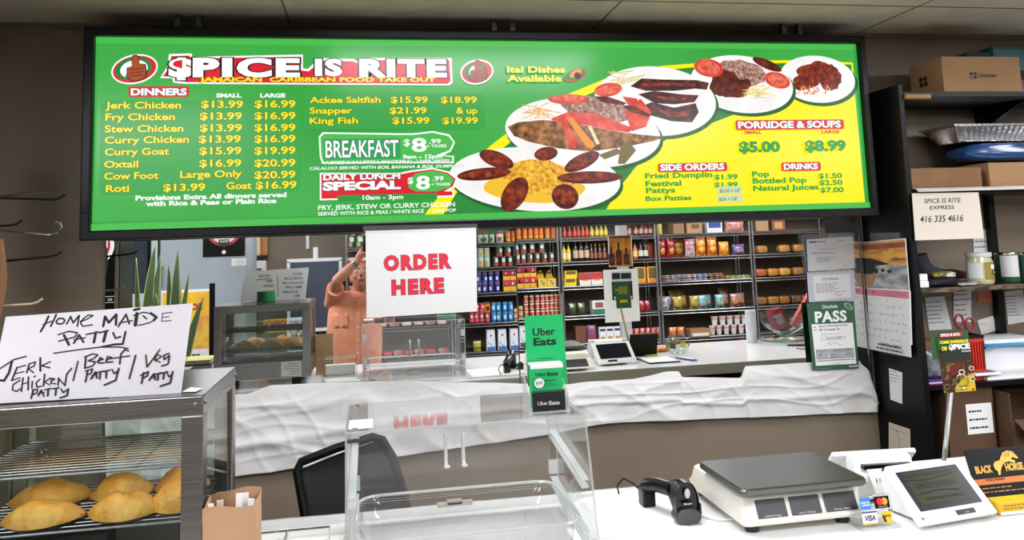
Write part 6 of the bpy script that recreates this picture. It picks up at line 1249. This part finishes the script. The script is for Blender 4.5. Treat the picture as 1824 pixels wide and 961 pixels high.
# sauces
row('bottle_red#a', bottle(.026, .15, .012, '9a2a22', 'c8503a', 'b02020'), (1008, 1017, 1026, 1033, 1041, 1048), 0, 'small red sauce bottle on the top shelf', 'bottle', group=G)
row('bottle_green#a', bottle(.026, .15, .012, '8a8a30', 'd0b040', '2a5a2a'), (1057, 1066, 1074, 1082), 0, 'small yellow green sauce bottle on the top shelf', 'bottle', group=G)
row('bottle_brown#a', bottle(.03, .15, .013, '5a2a20', 'b08a80', '2a1a18'), (1107, 1115, 1124, 1136, 1145, 1154, 1162), 0, 'brown sauce bottle right of the pillar on the top shelf', 'bottle', group=G)
row('bottle_yellow#a', bottle(.032, .215, .012, 'd0b020', 'e8d8a0', '2a6a30'), (1006, 1014), 1, 'yellow squeeze bottle with green cap', 'bottle', group=G)
row('bottle_dark#a', bottle(.036, .27, .013, '1c120e', 'b89a80', 'c09040'), (1026, 1036, 1046), 1, 'tall dark bottle with gold neck', 'bottle', group=G)
row('bottle_amber#a', bottle(.027, .2, .01, '3a1a10', '8a5038', 'a07030'), (1055, 1062, 1070, 1078), 1, 'slim brown sauce bottle with gold cap', 'bottle', group=G)
row('bottle_hot#a', bottle(.03, .2, .011, 'b05a20', 'e0b060', '2a1a14'), (1122, 1133), 1, 'orange sauce bottle right of the pillar', 'bottle', group=G)
row('bottle_soy#a', bottle(.03, .21, .013, '1a1210', 'c8beb4', '141414'), (1143, 1152), 1, 'black bottle with white label right of the pillar', 'bottle', group=G)
row('bag_red#s', chips(.13, .19, .07, '9a2028', 'c86030'), (1162,), 1, 'red snack bag at the right of the sauce bottles', 'bag', dy=.12)
row('tray_yellow#a', box(.15, .12, .09, 'd9b81e', ((.1, .9, .5, .95, '6a4a20'),)), (1013,), 2, 'yellow open tray box, lower of two', 'box'); row('tray_yellow#a', box(.15, .12, .09, 'd9b81e', ((.1, .9, .5, .95, '6a4a20'),)), (1016,), 2, 'yellow open tray box, upper of two', 'box', dz=.0915, dy=.03)
row('carton_red#a', box(.15, .1, .15, 'e2d8d2', ((0, 1, .45, 1, 'a83030'), (.2, .8, .35, .6, 'c8803a'))), (1040, 1061), 2, 'red and white food box on the third shelf', 'box', group=G)
row('display_orange#a', box(.13, .09, .19, 'e0a030', ((.1, .9, .25, .95, '5a4a2a'), (.1, .9, .02, .2, 'd07028'))), (1138, 1160), 2, 'orange and yellow display box right of the pillar', 'box', group=G)
row('bag_dark#a', chips(.13, .14, .09, '2c3a22', '5a5a30'), (1016, 1032), 3, 'dark green snack bag on the fourth shelf', 'bag', group=G); row('bag_dark#a', chips(.13, .14, .09, '2c3a22', '5a5a30'), (1022, 1036), 3, 'dark green snack bag in the back row of the fourth shelf', 'bag', dy=.12, group=G)
row('carton_green#a', box(.17, .13, .16, 'd8dcd8', ((0, 1, 0, .4, '2a6a4a'), (.2, .8, .5, .9, '8a4a4a'))), (1062,), 3, 'white and green carton left of the pillar', 'box')
row('bag_red#b', chips(.12, .13, .08, '8a1c24', 'b84040'), (1140, 1150), 3, 'small red snack bag right of the pillar', 'bag', group=G)
row('carton_brown#b', box(.13, .16, .2, '6a4030'), (1027,), 4, 'brown open carton on the bottom shelf', 'box'); row('bag_red#c', chips(.13, .2, .07, 'b03a44', '4a5a86'), (1048,), 4, 'red and blue snack bag standing beside the white boxes', 'bag')
row('cracker_box#a', box(.09, .07, .17, 'dcdcd8', ((.1, .9, .72, .88, '2a2a5a'), (.2, .8, .08, .35, 'c08040'))), (1067, 1080, 1093), 4, 'white cracker box on the bottom shelf', 'box', group=G)
row('drink_pack#a', chips(.09, .13, .07, 'a8325a', 'd88a5a'), (1118, 1128, 1138, 1148, 1158, 1167), 4, 'pink juice pouch on the bottom shelf', 'pouch', group=G)
# snacks
row('tin_yellow#a', can(.035, .13, 'd8c030', ()), (1178,), 0, 'yellow tin at the left end of the snack shelves', 'tin'); row('carton#c', box(.14, .2, .16, '8a6a48'), (1208,), 0, 'brown carton on the top snack shelf', 'box'); row('carton#d', box(.2, .2, .15, 'a57f59', ((.3, .8, .4, .75, '6a4a30'),)), (1236,), 0, 'tan carton with a printed panel on the top snack shelf', 'box')
row('pack_blue#a', box(.2, .16, .15, 'dcdce4', ((.1, .9, .4, 1, '3a4a8a'),)), (1273,), 0, 'blue and white pack on the top snack shelf', 'pack'); row('bag_pink#a', chips(.28, .17, .12, 'b06a60', 'd8a090'), (1312,), 0, 'clear bag of pink snacks on the top snack shelf', 'bag')
row('chip_bag#a', chips(.19, .24, .1, 'a02028', '7a1a20', 'd89a40'), (1180, 1196), 1, 'large red chip bag with yellow print', 'bag', group=G); row('chip_bag#b', chips(.16, .22, .09, '8a2a20', 'c8983a', 'c8a03a'), (1216,), 1, 'red and olive chip bag', 'bag', dy=.11); row('chip_bag#c', chips(.14, .22, .09, 'b8b8bc', 'b02a34'), (1231,), 1, 'silver backed chip bag turned around', 'bag', dy=.0)
row('chip_bag#d', chips(.16, .24, .1, 'b82a28', 'e0b030', 'f0c840'), (1250, 1270), 1, 'red and yellow corn snack bag', 'bag', group=G); row('chip_bag#e', chips(.14, .17, .1, 'c8402a', 'e8c030'), (1291,), 1, 'small red and yellow bag lying tilted', 'bag'); row('chip_bag#f', chips(.17, .13, .1, '4a3a7a', '8a6a9a', 'd89a50'), (1317,), 1, 'purple snack bag at the right of the shelf', 'bag')
def bar(c1, c2):
    def mk(b): b.loft([[(-.05 + .1 * v, .014 * math.cos(a), .009 + .009 * math.sin(a)) for a in [2 * math.pi * k / 8 for k in range(8)]] for v in (0, .08, .92, 1)], mat('bar_' + c1, c1, .3, col2=c2, scale=40))
    return mk
bars = [('6a2a30', 'c8c0bc'), ('c8c8cc', '5a4a4a'), ('8a3038', 'e0d8d8'), ('34408a', 'c8ccd8'), ('4a2a24', 'b89a80'), ('5a3a7a', 'd8a040'), ('2f7a5a', 'd8c850'), ('4a90a8', 'e0d840')]
for k in range(64):
    c_ = k % 16; px = 1185 + 9.6 * c_ + R.uniform(-1, 1); lay = k // 16
    if lay > 1 and c_ > 10: continue
    put('snack_bar#%d' % (c_ // 2 % 8), bar(*bars[c_ // 2 % 8]), MX(px), LV[2] + .0006 + .019 * lay, SY - .07 - .03 * (lay % 2), R.uniform(-.12, .12) + 1.2, 'wrapped snack bar in the heap on the third snack shelf', 'snack bar', 'heap of snack bars')
for k, (px, ci, dy) in enumerate(((1180, 0, 0), (1190, 1, .0), (1203, 2, 0), (1218, 2, .02), (1233, 2, 0), (1188, 2, .16), (1211, 2, .16), (1226, 2, .2), (1247, 3, 0), (1262, 3, .02), (1278, 3, 0), (1292, 4, .0), (1306, 4, .02), (1321, 4, 0), (1300, 4, .14))):
    cols = [('b8b4b0', '3a4a6a', None), ('3a4470', 'd8d8e0', 'e0a830'), ('7a6a2c', 'b89a3a', 'a08a40'), ('3a7a86', '8ab0b0', 'd09a50'), ('8a2830', 'b8a090', 'c89a50')][ci]
    put('snack_bag#%d%d' % (ci, dy > .1), chips(.125, .16 if dy < .1 else .22, .08, *cols), MX(px), LV[3] + .0006, SY - .08 - dy - (.1 if k % 2 and dy < .1 else (.12 if dy > .1 else 0)), R.uniform(-.1, .1), ['grey', 'blue and yellow', 'olive yellow', 'teal', 'dark red'][ci] + ' snack bag on the fourth snack shelf, number ' + ORD(k % 12) + (' along' if k < 12 else ' in the right group'), 'snack bag', G)
def cup(b):
    b.lathe([(.03, 0), (.043, .105), (.045, .11), (.044, .112)], mat('cup_white', 'd8d0cc', .4), seg=18); b.lathe([(.0335, .03), (.0415, .092)], mat('cup_red', 'b84a44', .4, col2='e0b8a8', scale=40), seg=18, cap=False)
row('noodle_cup', cup, (1262, 1274, 1287, 1300, 1313, 1325), 4, 'noodle cup in the bottom row', 'cup', group=G); row('noodle_cup', cup, (1267, 1281, 1294, 1307, 1320), 4, 'noodle cup stacked in the top row', 'cup', dz=.1135, group=G)
row('noodle_pack#a', chips(.11, .12, .08, 'c0562a', 'd89a5a'), (1192, 1206), 4, 'orange noodle pack on the bottom snack shelf', 'pack', group=G); row('carton_open#a', box(.26, .2, .09, '9a7450', ((.1, .9, .1, .5, 'd8d0c8'),)), (1236,), 4, 'low open tan carton on the bottom snack shelf', 'box')
# bread
row('carton#e', box(.17, .2, .13, '9a7a58'), (1356,), 0, 'tan carton on the top bread shelf', 'box'); row('carton#f', box(.18, .2, .13, '7a4a30', ((.2, .8, .2, .8, 'b88a60'),)), (1385,), 0, 'brown carton with print on the top bread shelf', 'box')
def loaf(c_): 
    def mk(b): pillow(b, (0, 0, .05), (.15, .12, .1), mat('loaf_' + c_, c_, .35, col2='8a5a30', scale=7, coat=.4), 2, .1)
    return mk
for k, (px, lv, cc, py) in enumerate(((1356, 1, 'b8804a', 440), (1396, 1, 'c0883c', 440), (1422, 1, 'b07a44', 440), (1354, 2, 'c05a40', 480), (1376, 2, 'c8863c', 480), (1397, 2, 'd0a040', 480), (1421, 2, '9a6a3a', 480), (1356, 3, '8a5a30', 540), (1377, 3, '96622e', 540), (1397, 3, '8a5428', 540), (1418.5, 3, '3a2228', 540), (1437, 3, '4a2228', 540))):
    put('bread_loaf#' + cc, loaf(cc), MX(px, py), LV[lv] + .0006, SY - .12, .05 * (k % 3 - 1), 'bagged bread or bun on the bread shelves, number ' + ORD(k), 'bread', G)
tag(MB().box((0, 0, 0), (.34, .26, .36), mat('blue_crate', '1f4fa0', .4)).build('blue_crate', loc=(3.75, -3.0, 0)), 'blue plastic crate on the floor before the snack shelves', 'crate')
# ------------------------------------------------------------------ left part of the shop
def amb(px0, py0, px1, py1, Yv): a = AM(px0, py1, Yv); b = AM(px1, py0, Yv); return a.x, b.x, a.z, b.z
x0, x1, z0, z1 = amb(283, 300, 440, 700, 8.3)
r = thing('fridge', 'tall pale grey refrigerator cabinet behind the plants in the mirror', 'refrigerator', ((x0 + x1) / 2, -2.6, 0)); GRF = mat('fridge_grey', '9299a0', .4, col2='8a9197', scale=2)
W(r).box((x0, -3.0, .08), (x1, -2.3, 2.05), GRF).build('cabinet', r, bevel=.008); W(r).box((x0 + .02, -2.98, 0), (x1 - .02, -2.32, .08), BLKM).build('plinth', r)
W(r).tube([(x0 + .03, -2.285, 1.1), (x0 + .03, -2.26, 1.12), (x0 + .03, -2.26, 1.5), (x0 + .03, -2.285, 1.52)], .008, CHROME, 8).build('door_handle', r)
def bprint(r, Y, X, Z):
    b = MB(); b.T = r.matrix_basis.inverted() @ Matrix.Translation((X, Y, Z)) @ Matrix.Rotation(math.pi, 4, 'Z'); b.layer = 6; return b
xa, xb, za, zb3 = amb(362, 372, 437, 454, 8.3)
r = thing('round_badge_poster', 'black poster with a round red ringed badge on the grey refrigerator', 'poster', ((xa + xb) / 2, -2.299, za)); w2 = (xb - xa) / 2; b = bprint(r, -2.2985, (xa + xb) / 2, za); hh = zb3 - za
b.box((-w2, -.0005, 0), (w2, .0005, hh), BLK); b.e2(0, hh * .62, w2 * .86, w2 * .86, mat('badge_red', 'a8303c', .4), n=40); b.e2(0, hh * .62, w2 * .72, w2 * .72, PAPER, n=40); b.p2([(-.08, .14), (-.05, .14), (-.05, .17), (.05, .17), (.05, .14), (.08, .14), (0, .09)], INK); b.text('SOLD', -.04, .142, .02, PAPER, w=.08, off=.03); b.lines(-.05, .185, .05, .215, 1, INK, th=.5); b.e2(0, hh * .1, .02, .02, PAPER); b.build('poster', r)
xa, xb, za, zb3 = amb(414, 456, 438, 469, 8.3); r = thing('small_label', 'small white label under the round badge poster', 'label', ((xa + xb) / 2, -2.299, za)); b = bprint(r, -2.2985, (xa + xb) / 2, za); b.box((-.07, -.0005, 0), (.07, .0005, .07), PAPER); b.lines(-.06, .008, .06, .062, 4, INKG); b.build('label', r)
xa, xb, za, zb3 = amb(284, 510, 374, 660, 8.0); r = thing('juice_poster', 'yellow and orange drink poster leaning on the grey refrigerator', 'poster', ((xa + xb) / 2, -2.05, .5)); b = bprint(r, -2.05, (xa + xb) / 2, .5); w2 = (xb - xa) / 2; hh = zb3 - .5
W(r).box((xa, -2.09, 0), (xb, -2.052, .5), BLKM).build('stand', r)
b.box((-w2, -.001, 0), (w2, .001, hh), PAPER); b.r2(-w2 * .95, hh * .3, w2 * .95, hh * .97, mat('poster_orange', 'e0a03a', .4, col2='d98a4a', col3='e8c050', scale=5)); b.r2(-w2 * .95, hh * .68, w2 * .95, hh * .97, mat('poster_yellow', 'e8bc28', .4, col2='d9a030', scale=8)); b.text('Klein', -w2 * .7, hh * .76, .06, mat('badge_red', 'a8303c', .4), w=w2 * 1.3, off=.05, shear=.2); b.e2(w2 * .2, hh * .5, w2 * .3, hh * .12, mat('poster_pink', 'b0506a', .4)); b.text('16', w2 * .3, hh * .36, .06, mat('poster_magenta', 'b03070', .4), off=.04); b.lines(-w2 * .6, hh * .06, w2 * .6, hh * .26, 4, INK, th=.3); b.build('print', r)
p = AM(379, 500, 7.8); tag(MB().tube([(0, 0, 0), (0, 0, p.z)], .025, BLK, 14).build('black_pole', loc=(p.x, p.y, 0)), 'black pole standing between the poster and the patty warmer in the mirror', 'pole')
SNK = mat('snake_leaf', '2c3f26', .4, col2='41552f', scale=30, stretch=(1, 1, 8)); SNE = mat('snake_edge', 'a8a860', .45)
def snake(nm, lab, px, Yv, leaves, zb):
    c_ = AM(px, 560, Yv); r = thing('snake_plant', lab, 'plant', (c_.x, c_.y, 0))
    W(r).lathe([(.08, 0), (.095, .02), (.105, zb - .02), (.11, zb), (.1, zb), (.095, zb - .04)], mat('pot_grey', '4a4642', .6), (c_.x, c_.y, 0), 24).build('pot', r)
    for tx, ty, bx_, w_ in leaves:
        t = AM(tx, ty, Yv); b = W(r); n = 12; L_ = []; E_ = []
        for i in range(n + 1):
            v = i / n; x = c_.x + bx_ + (t.x - c_.x - bx_) * (v ** 1.4); z = zb - .05 + (t.z - zb + .05) * v; y = c_.y + .05 * math.sin(bx_ * 40) * (1 - v) + .03 * math.sin(v * 3 + bx_ * 20)
            wd = 1.5 * w_ * (min(1, .55 + v * 1.2)) * (1 - v ** 3) + .002; tw = .25 * math.sin(v * 3 + tx)
            dx, dy = wd * math.cos(tw), wd * math.sin(tw); L_.append([(x - dx, y - dy, z), (x - dx * .8, y - dy * .8 + .006, z), (x + .002, y + .012, z), (x + dx * .8, y + dy * .8 + .006, z), (x + dx, y + dy, z)])
        vs_ = [p for q in L_ for p in q]
        for j, m in ((0, SNE), (1, SNK), (2, SNK), (3, SNE)): b.add(vs_, [(i * 5 + j, i * 5 + j + 1, i * 5 + 5 + j + 1, i * 5 + 5 + j) for i in range(n)], m, True)
        o = b.build('leaf', r); solid(o, .003)
snake('a', 'tall snake plant in a grey pot nearer the shop door in the mirror', 258, 7.5, [(231, 490, -.08, .03), (245, 455, -.03, .02), (278, 428, .0, .035), (286, 450, .05, .03), (243, 482, .02, .012), (262, 510, .04, .03)], .55)
snake('b', 'tall snake plant in a grey pot in front of the grey refrigerator', 312, 7.25, [(303, 465, -.03, .022), (318, 441, .0, .035), (322, 494, .0, .035), (337, 484, .03, .022), (362, 525, .06, .03), (280, 518, -.06, .02)], .55)
x0, x1, z0, z1 = amb(191, 410, 216, 560, 6.6)
r = thing('drink_cooler', 'black upright drinks cooler at the left edge of the mirror', 'cooler', (x0 - .2, -.65, 0)); W(r).box((x0 - .35, -.95, 0), (x1, -.6, 1.95), BLK).build('cabinet', r, bevel=.006); W(r).box((x1 - .03, -.598, .1), (x1 - .005, -.585, 1.9), CHROME).build('door_trim', r)
b = bprint(r, -.598, x0 - .1, 1.72); b.e2(0, 0, .15, .16, PAPER, n=32); b.e2(0, 0, .12, .13, mat('badge_red', 'a8303c', .4), n=32); b.r2(-.1, -.02, .1, .09, PAPER); b.text('OPEN', -.09, .01, .05, INK, w=.18); b.build('round_sticker', r)
bX = bprint(r, -.598, x1 - .07, 1.28); bX.r2(-.04, 0, .04, .05, PAPER); bX.r2(-.036, .004, .036, .046, BLK); bX.text('BD', -.02, .015, .02, PAPER); bX.build('sticker', r)
x0, x1, z0, z1 = amb(438, 395, 478, 452, 9.8)
r = thing('towel_dispenser', 'beige wall dispenser with an amber cover on the brown shop wall', 'dispenser', ((x0 + x1) / 2, YF + .08, z0)); W(r).box((x0, YF + .002, z0), (x1 - .08, YF + .16, z0 + .4), mat('beige_plastic', 'c9b48a', .4)).build('body', r, bevel=.02); W(r).box((x1 - .079, YF + .02, z0), (x1, YF + .15, z0 + .4), mat('amber_plastic', 'b0784a', .2, col2='9a6038', scale=6, coat=.4)).build('cover', r, bevel=.02)
x0, x1, z0, z1 = amb(440, 459, 474, 492, 9.8)
r = thing('soap_dispenser', 'white wall dispenser with a grey window under the beige one', 'dispenser', ((x0 + x1) / 2, YF + .06, z0)); W(r).box((x0, YF + .002, z0), (x1, YF + .1, z1), WHITE).build('body', r, bevel=.015); W(r).box((x0 + .1, YF + .1, z0 + .02), (x0 + .17, YF + .104, z0 + .12), mat('grey_window', '6a7074', .2)).build('window', r)
x0, x1, z0, z1 = amb(512, 458, 609, 583, 9.6); ey = -3.6
r = thing('chalkboard', 'blank slate chalkboard in a white frame on a white easel', 'chalkboard', ((x0 + x1) / 2, ey, 0))
W(r).box((x0 + .03, ey - .01, z0), (x1 - .03, ey, z1), mat('slate', '3d4352', .7, col2='383e4b', scale=5)).build('slate', r)
b = W(r)
for q in ((x0, z0 - .03, x1, z0 + .01), (x0, z1 - .01, x1, z1 + .03), (x0, z0, x0 + .035, z1), (x1 - .035, z0, x1, z1)): b.box((q[0], ey - .015, q[1]), (q[2], ey + .008, q[3]), WHITE)
b.build('frame', r)
for z in (z0 - .1, .3): W(r).box((x0, ey - .02, z), (x1, ey + .0, z + .03), WHITE).build('rail', r)
for x in (x0, x1 - .03): W(r).box((x, ey - .05, 0), (x + .03, ey - .02, z1 + .02), WHITE).build('leg', r)
xm2 = AM(562, 440, 9.6).x; W(r).box((xm2 - .03, ey - .05, z1), (xm2 + .03, ey - .02, z1 + .16), WHITE).build('hanger', r, bevel=.012)
p = AM(548, 430, 9.85); tag(MB().box((-.02, 0, 0), (.02, .03, .3), WHITE).build('wall_bracket', loc=(p.x, YF + .001, p.z - .06), bevel=.008), 'white bracket hanging on the shop wall above the chalkboard', 'bracket')
x0, x1, z0, z1 = amb(470, 562, 513, 612, 9.0); r = thing('patty_poster', 'yellow HOMEMADE jerk chicken poster seen through the warmer', 'poster', ((x0 + x1) / 2, -3.0, .3)); b = bprint(r, -3.0, (x0 + x1) / 2, z0); w2 = (x1 - x0) / 2; hh = z1 - z0
W(r).box((x0, -3.03, 0), (x1, -3.002, z0), BLKM).build('stand', r)
b.box((-w2, -.001, 0), (w2, .001, hh), mat('poster_mustard', 'd0a840', .5)); b.text('HOMEMADE', -w2 * .9, hh * .72, .06, mat('badge_red', 'a8303c', .4), w=w2 * 1.8, off=.05); b.r2(-w2, 0, w2, hh * .5, mat('poster_dark_green', '3a4032', .5)); b.text('JERK CHICKEN', -w2 * .9, hh * .08, .06, mat('poster_mustard', 'd0a840', .5), w=w2 * 1.8, off=.03); b.build('print', r)
x0, x1, z0, z1 = amb(512, 560, 542, 640, 8.8); r = thing('photo_banner', 'white standing banner with a black and white photo seen through the warmer', 'banner', ((x0 + x1) / 2, -2.8, 0)); W(r).box((x0, -2.83, 0), (x1, -2.802, z1), WHITE).build('board', r); b = bprint(r, -2.8, (x0 + x1) / 2, z1); b.r2(-.07, -.16, .07, -.03, mat('photo_grey', '6a6a70', .5, col2='c8c8cc', scale=20)); b.text('HERE', -.07, -.2, .03, INK, w=.12, off=.04); b.build('print', r)
# ------------------------------------------------------------------ the person photographing (seen in the mirror)
per = thing('person', 'person in orange shirt and glasses holding up a phone, seen in the mirror', 'person', (-.157, -.27, 0))
SKIN = mat('skin', 'b87a60', .5, col2='a86c54', scale=14); SHIRT = mat('orange_shirt', 'dc9274', .8, col2='d08465', scale=12, bump=.25, bscale=14); HAIR = mat('grey_hair', '4a4542', .6, col2='6a6562', scale=60, stretch=(1, 1, .2))
PXc = -.157; HC = Vector((-.098, -.245, 1.405)); HM = Matrix.Translation(HC) @ Matrix.Rotation(.42, 4, 'X')
b = W(per)
b.loft([[(PXc + a * math.cos(t), -.27 + bb * math.sin(t), z) for t in [2 * math.pi * k / 24 for k in range(24)]] for z, a, bb in ((.78, .15, .1), (.9, .165, .105), (1.05, .165, .105), (1.2, .165, .1), (1.26, .14, .085), (1.29, .07, .06))], SKIN)
b.tube([(-.14, -.275, 1.24), (-.12, -.265, 1.3), (-.105, -.255, 1.38)], [.062, .055, .058], SKIN, 14)
def headfn(p):
    z = p.z; k = 1 - .30 * max(0, -z) ** 1.3; f = 1 + (.05 if p.y > 0 and z < -.3 else 0)
    return Vector((p.x * k, p.y * (1 - .12 * max(0, -z)) * f, z))
T0 = b.T
b.T = T0 @ HM
b.ball((0, 0, 0), (.076, .098, .118), SKIN, 24, 18, headfn)
b.tube([(0, .09, .02), (0, .104, -.005), (0, .115, -.025), (0, .1, -.034)], [.008, .011, .015, .011], SKIN, 10)
b.ball((0, .085, -.095), (.022, .016, .018), SKIN); b.ball((0, .09, -.06), (.024, .012, .014), SKIN)
for x in (-1, 1): b.ball((x * .078, -.005, -.01), (.012, .022, .034), SKIN); b.ball((x * .04, .072, -.022), (.022, .02, .022), SKIN)
b.T = T0
def limb(pts, rs): b.tube(pts, rs, SKIN, 14)
Ls, Le, Lw = Vector((-.315, -.275, 1.235)), Vector((-.272, -.065, 1.395)), Vector((-.122, -.06, 1.535))
Rs, Re, Rw = Vector((.0, -.275, 1.235)), Vector((.1, -.075, 1.38)), Vector((.115, -.06, 1.53))
for S, Ee, Ww, sd in ((Ls, Le, Lw, -1), (Rs, Re, Rw, 1)):
    limb([S, S.lerp(Ee, .5), Ee], [.056, .048, .04]); b.ball(Ee, .041, SKIN); limb([Ee, Ee.lerp(Ww, .3), Ee.lerp(Ww, .75), Ww], [.04, .043, .033, .027])
    hx = sd * .083
    pc = Vector((hx + sd * .012, -.058, 1.585)); limb([Ww, Ww.lerp(pc, .6), pc], [.027, .03, .03]); b.ball(pc, (.022, .03, .042), SKIN)
    for k in range(4):
        z = 1.60 + .02 * (k - .5) if True else 0; L_ = (.045, .052, .05, .04)[k]
        q = [pc + Vector((0, -.005, .03 - .02 * k + .012)), Vector((hx + sd * .006, -.068, 1.628 - .02 * k)), Vector((hx - sd * L_ * .5, -.066, 1.63 - .02 * k)), Vector((hx - sd * L_, -.06, 1.628 - .02 * k))]
        b.tube(q, [.0095, .009, .0085, .007], SKIN, 10)
    b.tube([pc + Vector((0, .01, .0)), Vector((hx + sd * .005, -.03, 1.585)), Vector((hx - sd * .018, -.032, 1.592)), Vector((hx - sd * .03, -.034, 1.6))], [.012, .011, .0095, .008], SKIN, 10)
for sd in (-1, 1):
    limb([(PXc + sd * .085, -.27, .82), (PXc + sd * .09, -.265, .45), (PXc + sd * .095, -.28, .07)], [.085, .06, .04]); b.tube([(PXc + sd * .095, -.3, .05), (PXc + sd * .1, -.2, .04), (PXc + sd * .105, -.1, .03)], [.04, .04, .03], SKIN, 12)
body = b.build('body', per)
m = body.modifiers.new('union', 'REMESH'); m.mode = 'VOXEL'; m.voxel_size = .0055; m.use_smooth_shade = True
m = body.modifiers.new('soften', 'SMOOTH'); m.factor = .5; m.iterations = 4
# face details
f = W(per); f.T = f.T @ HM
f.ball((0, -.018, .022), (.083, .094, .108), HAIR, 22, 14, lambda p: Vector((p.x, p.y if p.y < .35 else .35 + (p.y - .35) * .5, p.z if p.z > -.35 else -.35 + (p.z + .35) * .2))); f.build('hair', per)
for x in (-.031, .031):
    f = W(per); f.T = f.T @ HM; f.ball((x, .087, .012), (.012, .008, .008), mat('eye_white', 'd8d4d0', .3), 12, 8); f.ball((x, .0945, .012), (.005, .003, .005), BLK, 10, 6); f.build('eye', per)
    f = W(per); f.T = f.T @ HM; f.tube([(x - .02, .089, .034), (x, .096, .04), (x + .02, .089, .035)], [.002, .0038, .002], HAIR, 8); f.build('eyebrow', per)
f = W(per); f.T = f.T @ HM
f.tube([(-.024, .094, -.058), (-.01, .103, -.0545), (0, .104, -.056), (.01, .103, -.0545), (.024, .094, -.058)], [.002, .0045, .0045, .0045, .002], mat('lips', '9a5a4c', .5), 8); f.tube([(-.02, .096, -.064), (0, .104, -.0655), (.02, .096, -.064)], [.002, .005, .002], mat('lips', '9a5a4c', .5), 8); f.build('mouth', per)
f = W(per); f.T = f.T @ HM; GF = mat('spectacle_metal', '8a8478', .25, .8)
for x in (-.034, .034): f.tube([(x + .026 * math.cos(k * .5236), .11, .008 + .02 * math.sin(k * .5236)) for k in range(12)], .0014, GF, 6, closed=True); f.p2([], GF) if False else None
f.tube([(-.009, .111, .012), (0, .114, .015), (.009, .111, .012)], .0014, GF, 6)
for x in (-1, 1): f.tube([(x * .06, .108, .012), (x * .078, .06, .014), (x * .082, -.01, .01)], .0014, GF, 6)
gls = f.build('glasses', per)
# shirt
sh = W(per); n = 40; rings = []
for i, (z, a, bb) in enumerate(((.70, .2, .135), (.78, .2, .135), (.9, .205, .138), (1.02, .205, .136), (1.12, .2, .13), (1.2, .19, .12), (1.25, .17, .105), (1.285, .12, .085), (1.305, .078, .07))):
    rings.append([(PXc + (.012 * i / 8) + a * math.copysign(abs(math.cos(t)) ** .85, math.cos(t)) * (1 + .035 * noise.noise(Vector((math.cos(t) * 2.5, math.sin(t) * 2.5, z * 5)))), -.27 + bb * math.sin(t) * (1 + .05 * noise.noise(Vector((math.cos(t) * 3, 4, z * 7)))), z) for t in [2 * math.pi * k / n for k in range(n)]])
sh.loft(rings, SHIRT, cap=False)
for S, Ee in ((Ls, Le), (Rs, Re)):
    c_ = S + Vector((.045 if S is Ls else -.045, 0, -.015)); e = S.lerp(Ee, .62); pts = [c_, S, S.lerp(Ee, .3), e]; sh.tube(pts, [.075, .07, .062, .066], SHIRT, 18); 
o = sh.build('shirt', per); solid(o, .003)
b = W(per); b.grid(2, 14, lambda u, v: (PXc + .006 + .03 * u + .01 * v, -.27 + .139 - .03 * max(0, v - .7) * 1.6 + .002, .71 + .55 * v), SHIRT); solid(b.build('placket', per), .002)
for k in range(6): z = .76 + .095 * k; W(per).ball((PXc + .022 + .01 * (z - .7) / .55, -.27 + .143 - .048 * max(0, (z - .71) / .55 - .7), z), (.006, .003, .006), mat('button', 'e8d8c8', .4), 10, 6).build('button', per)
b = W(per); b.grid(4, 4, lambda u, v: (-.30 + .1 * u, -.27 + .104 + .034 * u - .009 * v, 1.04 + .11 * v), SHIRT); solid(b.build('chest_pocket', per), .0015)
for sd in (-1, 1):
    b = W(per); b.prism([(0, .01), (sd * .06, .03), (sd * .065, .0), (sd * .04, -.03)], SHIRT, 'y', 0, .006); b.T = b.T
    o = b.build('collar', per); o.location = Vector((0, 0, 0)); o.data.transform(per.matrix_basis @ Matrix.Identity(4)); o.data.transform(Matrix.Translation((.035, .07, 1.285)) @ Matrix.Rotation(.35, 4, 'X'))
t = Lw.lerp(Le, .14); ax = (Lw - Le).normalized()
b = W(per); b.tube([t - ax * .012, t + ax * .012], .032, mat('watch_strap', '77736c', .35, .6), 16); b.build('watch', per)
TR_ = mat('trousers_dark', '2e2f36', .8)
b = W(per)
for sd in (-1, 1): b.loft([[(PXc + sd * .09 + a * math.cos(q), -.27 + a * 1.05 * math.sin(q), z) for q in [2 * math.pi * k / 18 for k in range(18)]] for z, a in ((.09, .062), (.45, .082), (.72, .1), (.88, .1))], TR_)
b.build('trousers', per)
for sd in (-1, 1): W(per).loft([[(PXc + sd * .1 + .052 * math.cos(q) * s_, -.2 + .14 * math.sin(q) * s_, z) for q in [2 * math.pi * k / 20 for k in range(20)]] for z, s_ in ((0, 1), (.03, 1.02), (.06, .9), (.09, .62))], BLK).build('shoe', per)
r = thing('phone', 'dark smartphone held up in both hands to take the photo', 'phone', (0, -.05, 1.595))
W(r).box((-.078, -.056, 1.592), (.078, -.047, 1.668), BLK).build('body', r, bevel=.003); W(r).box((-.074, -.0575, 1.596), (.074, -.0563, 1.664), mat('phone_screen', '2a3a2e', .1, glow=.15)).build('screen', r)
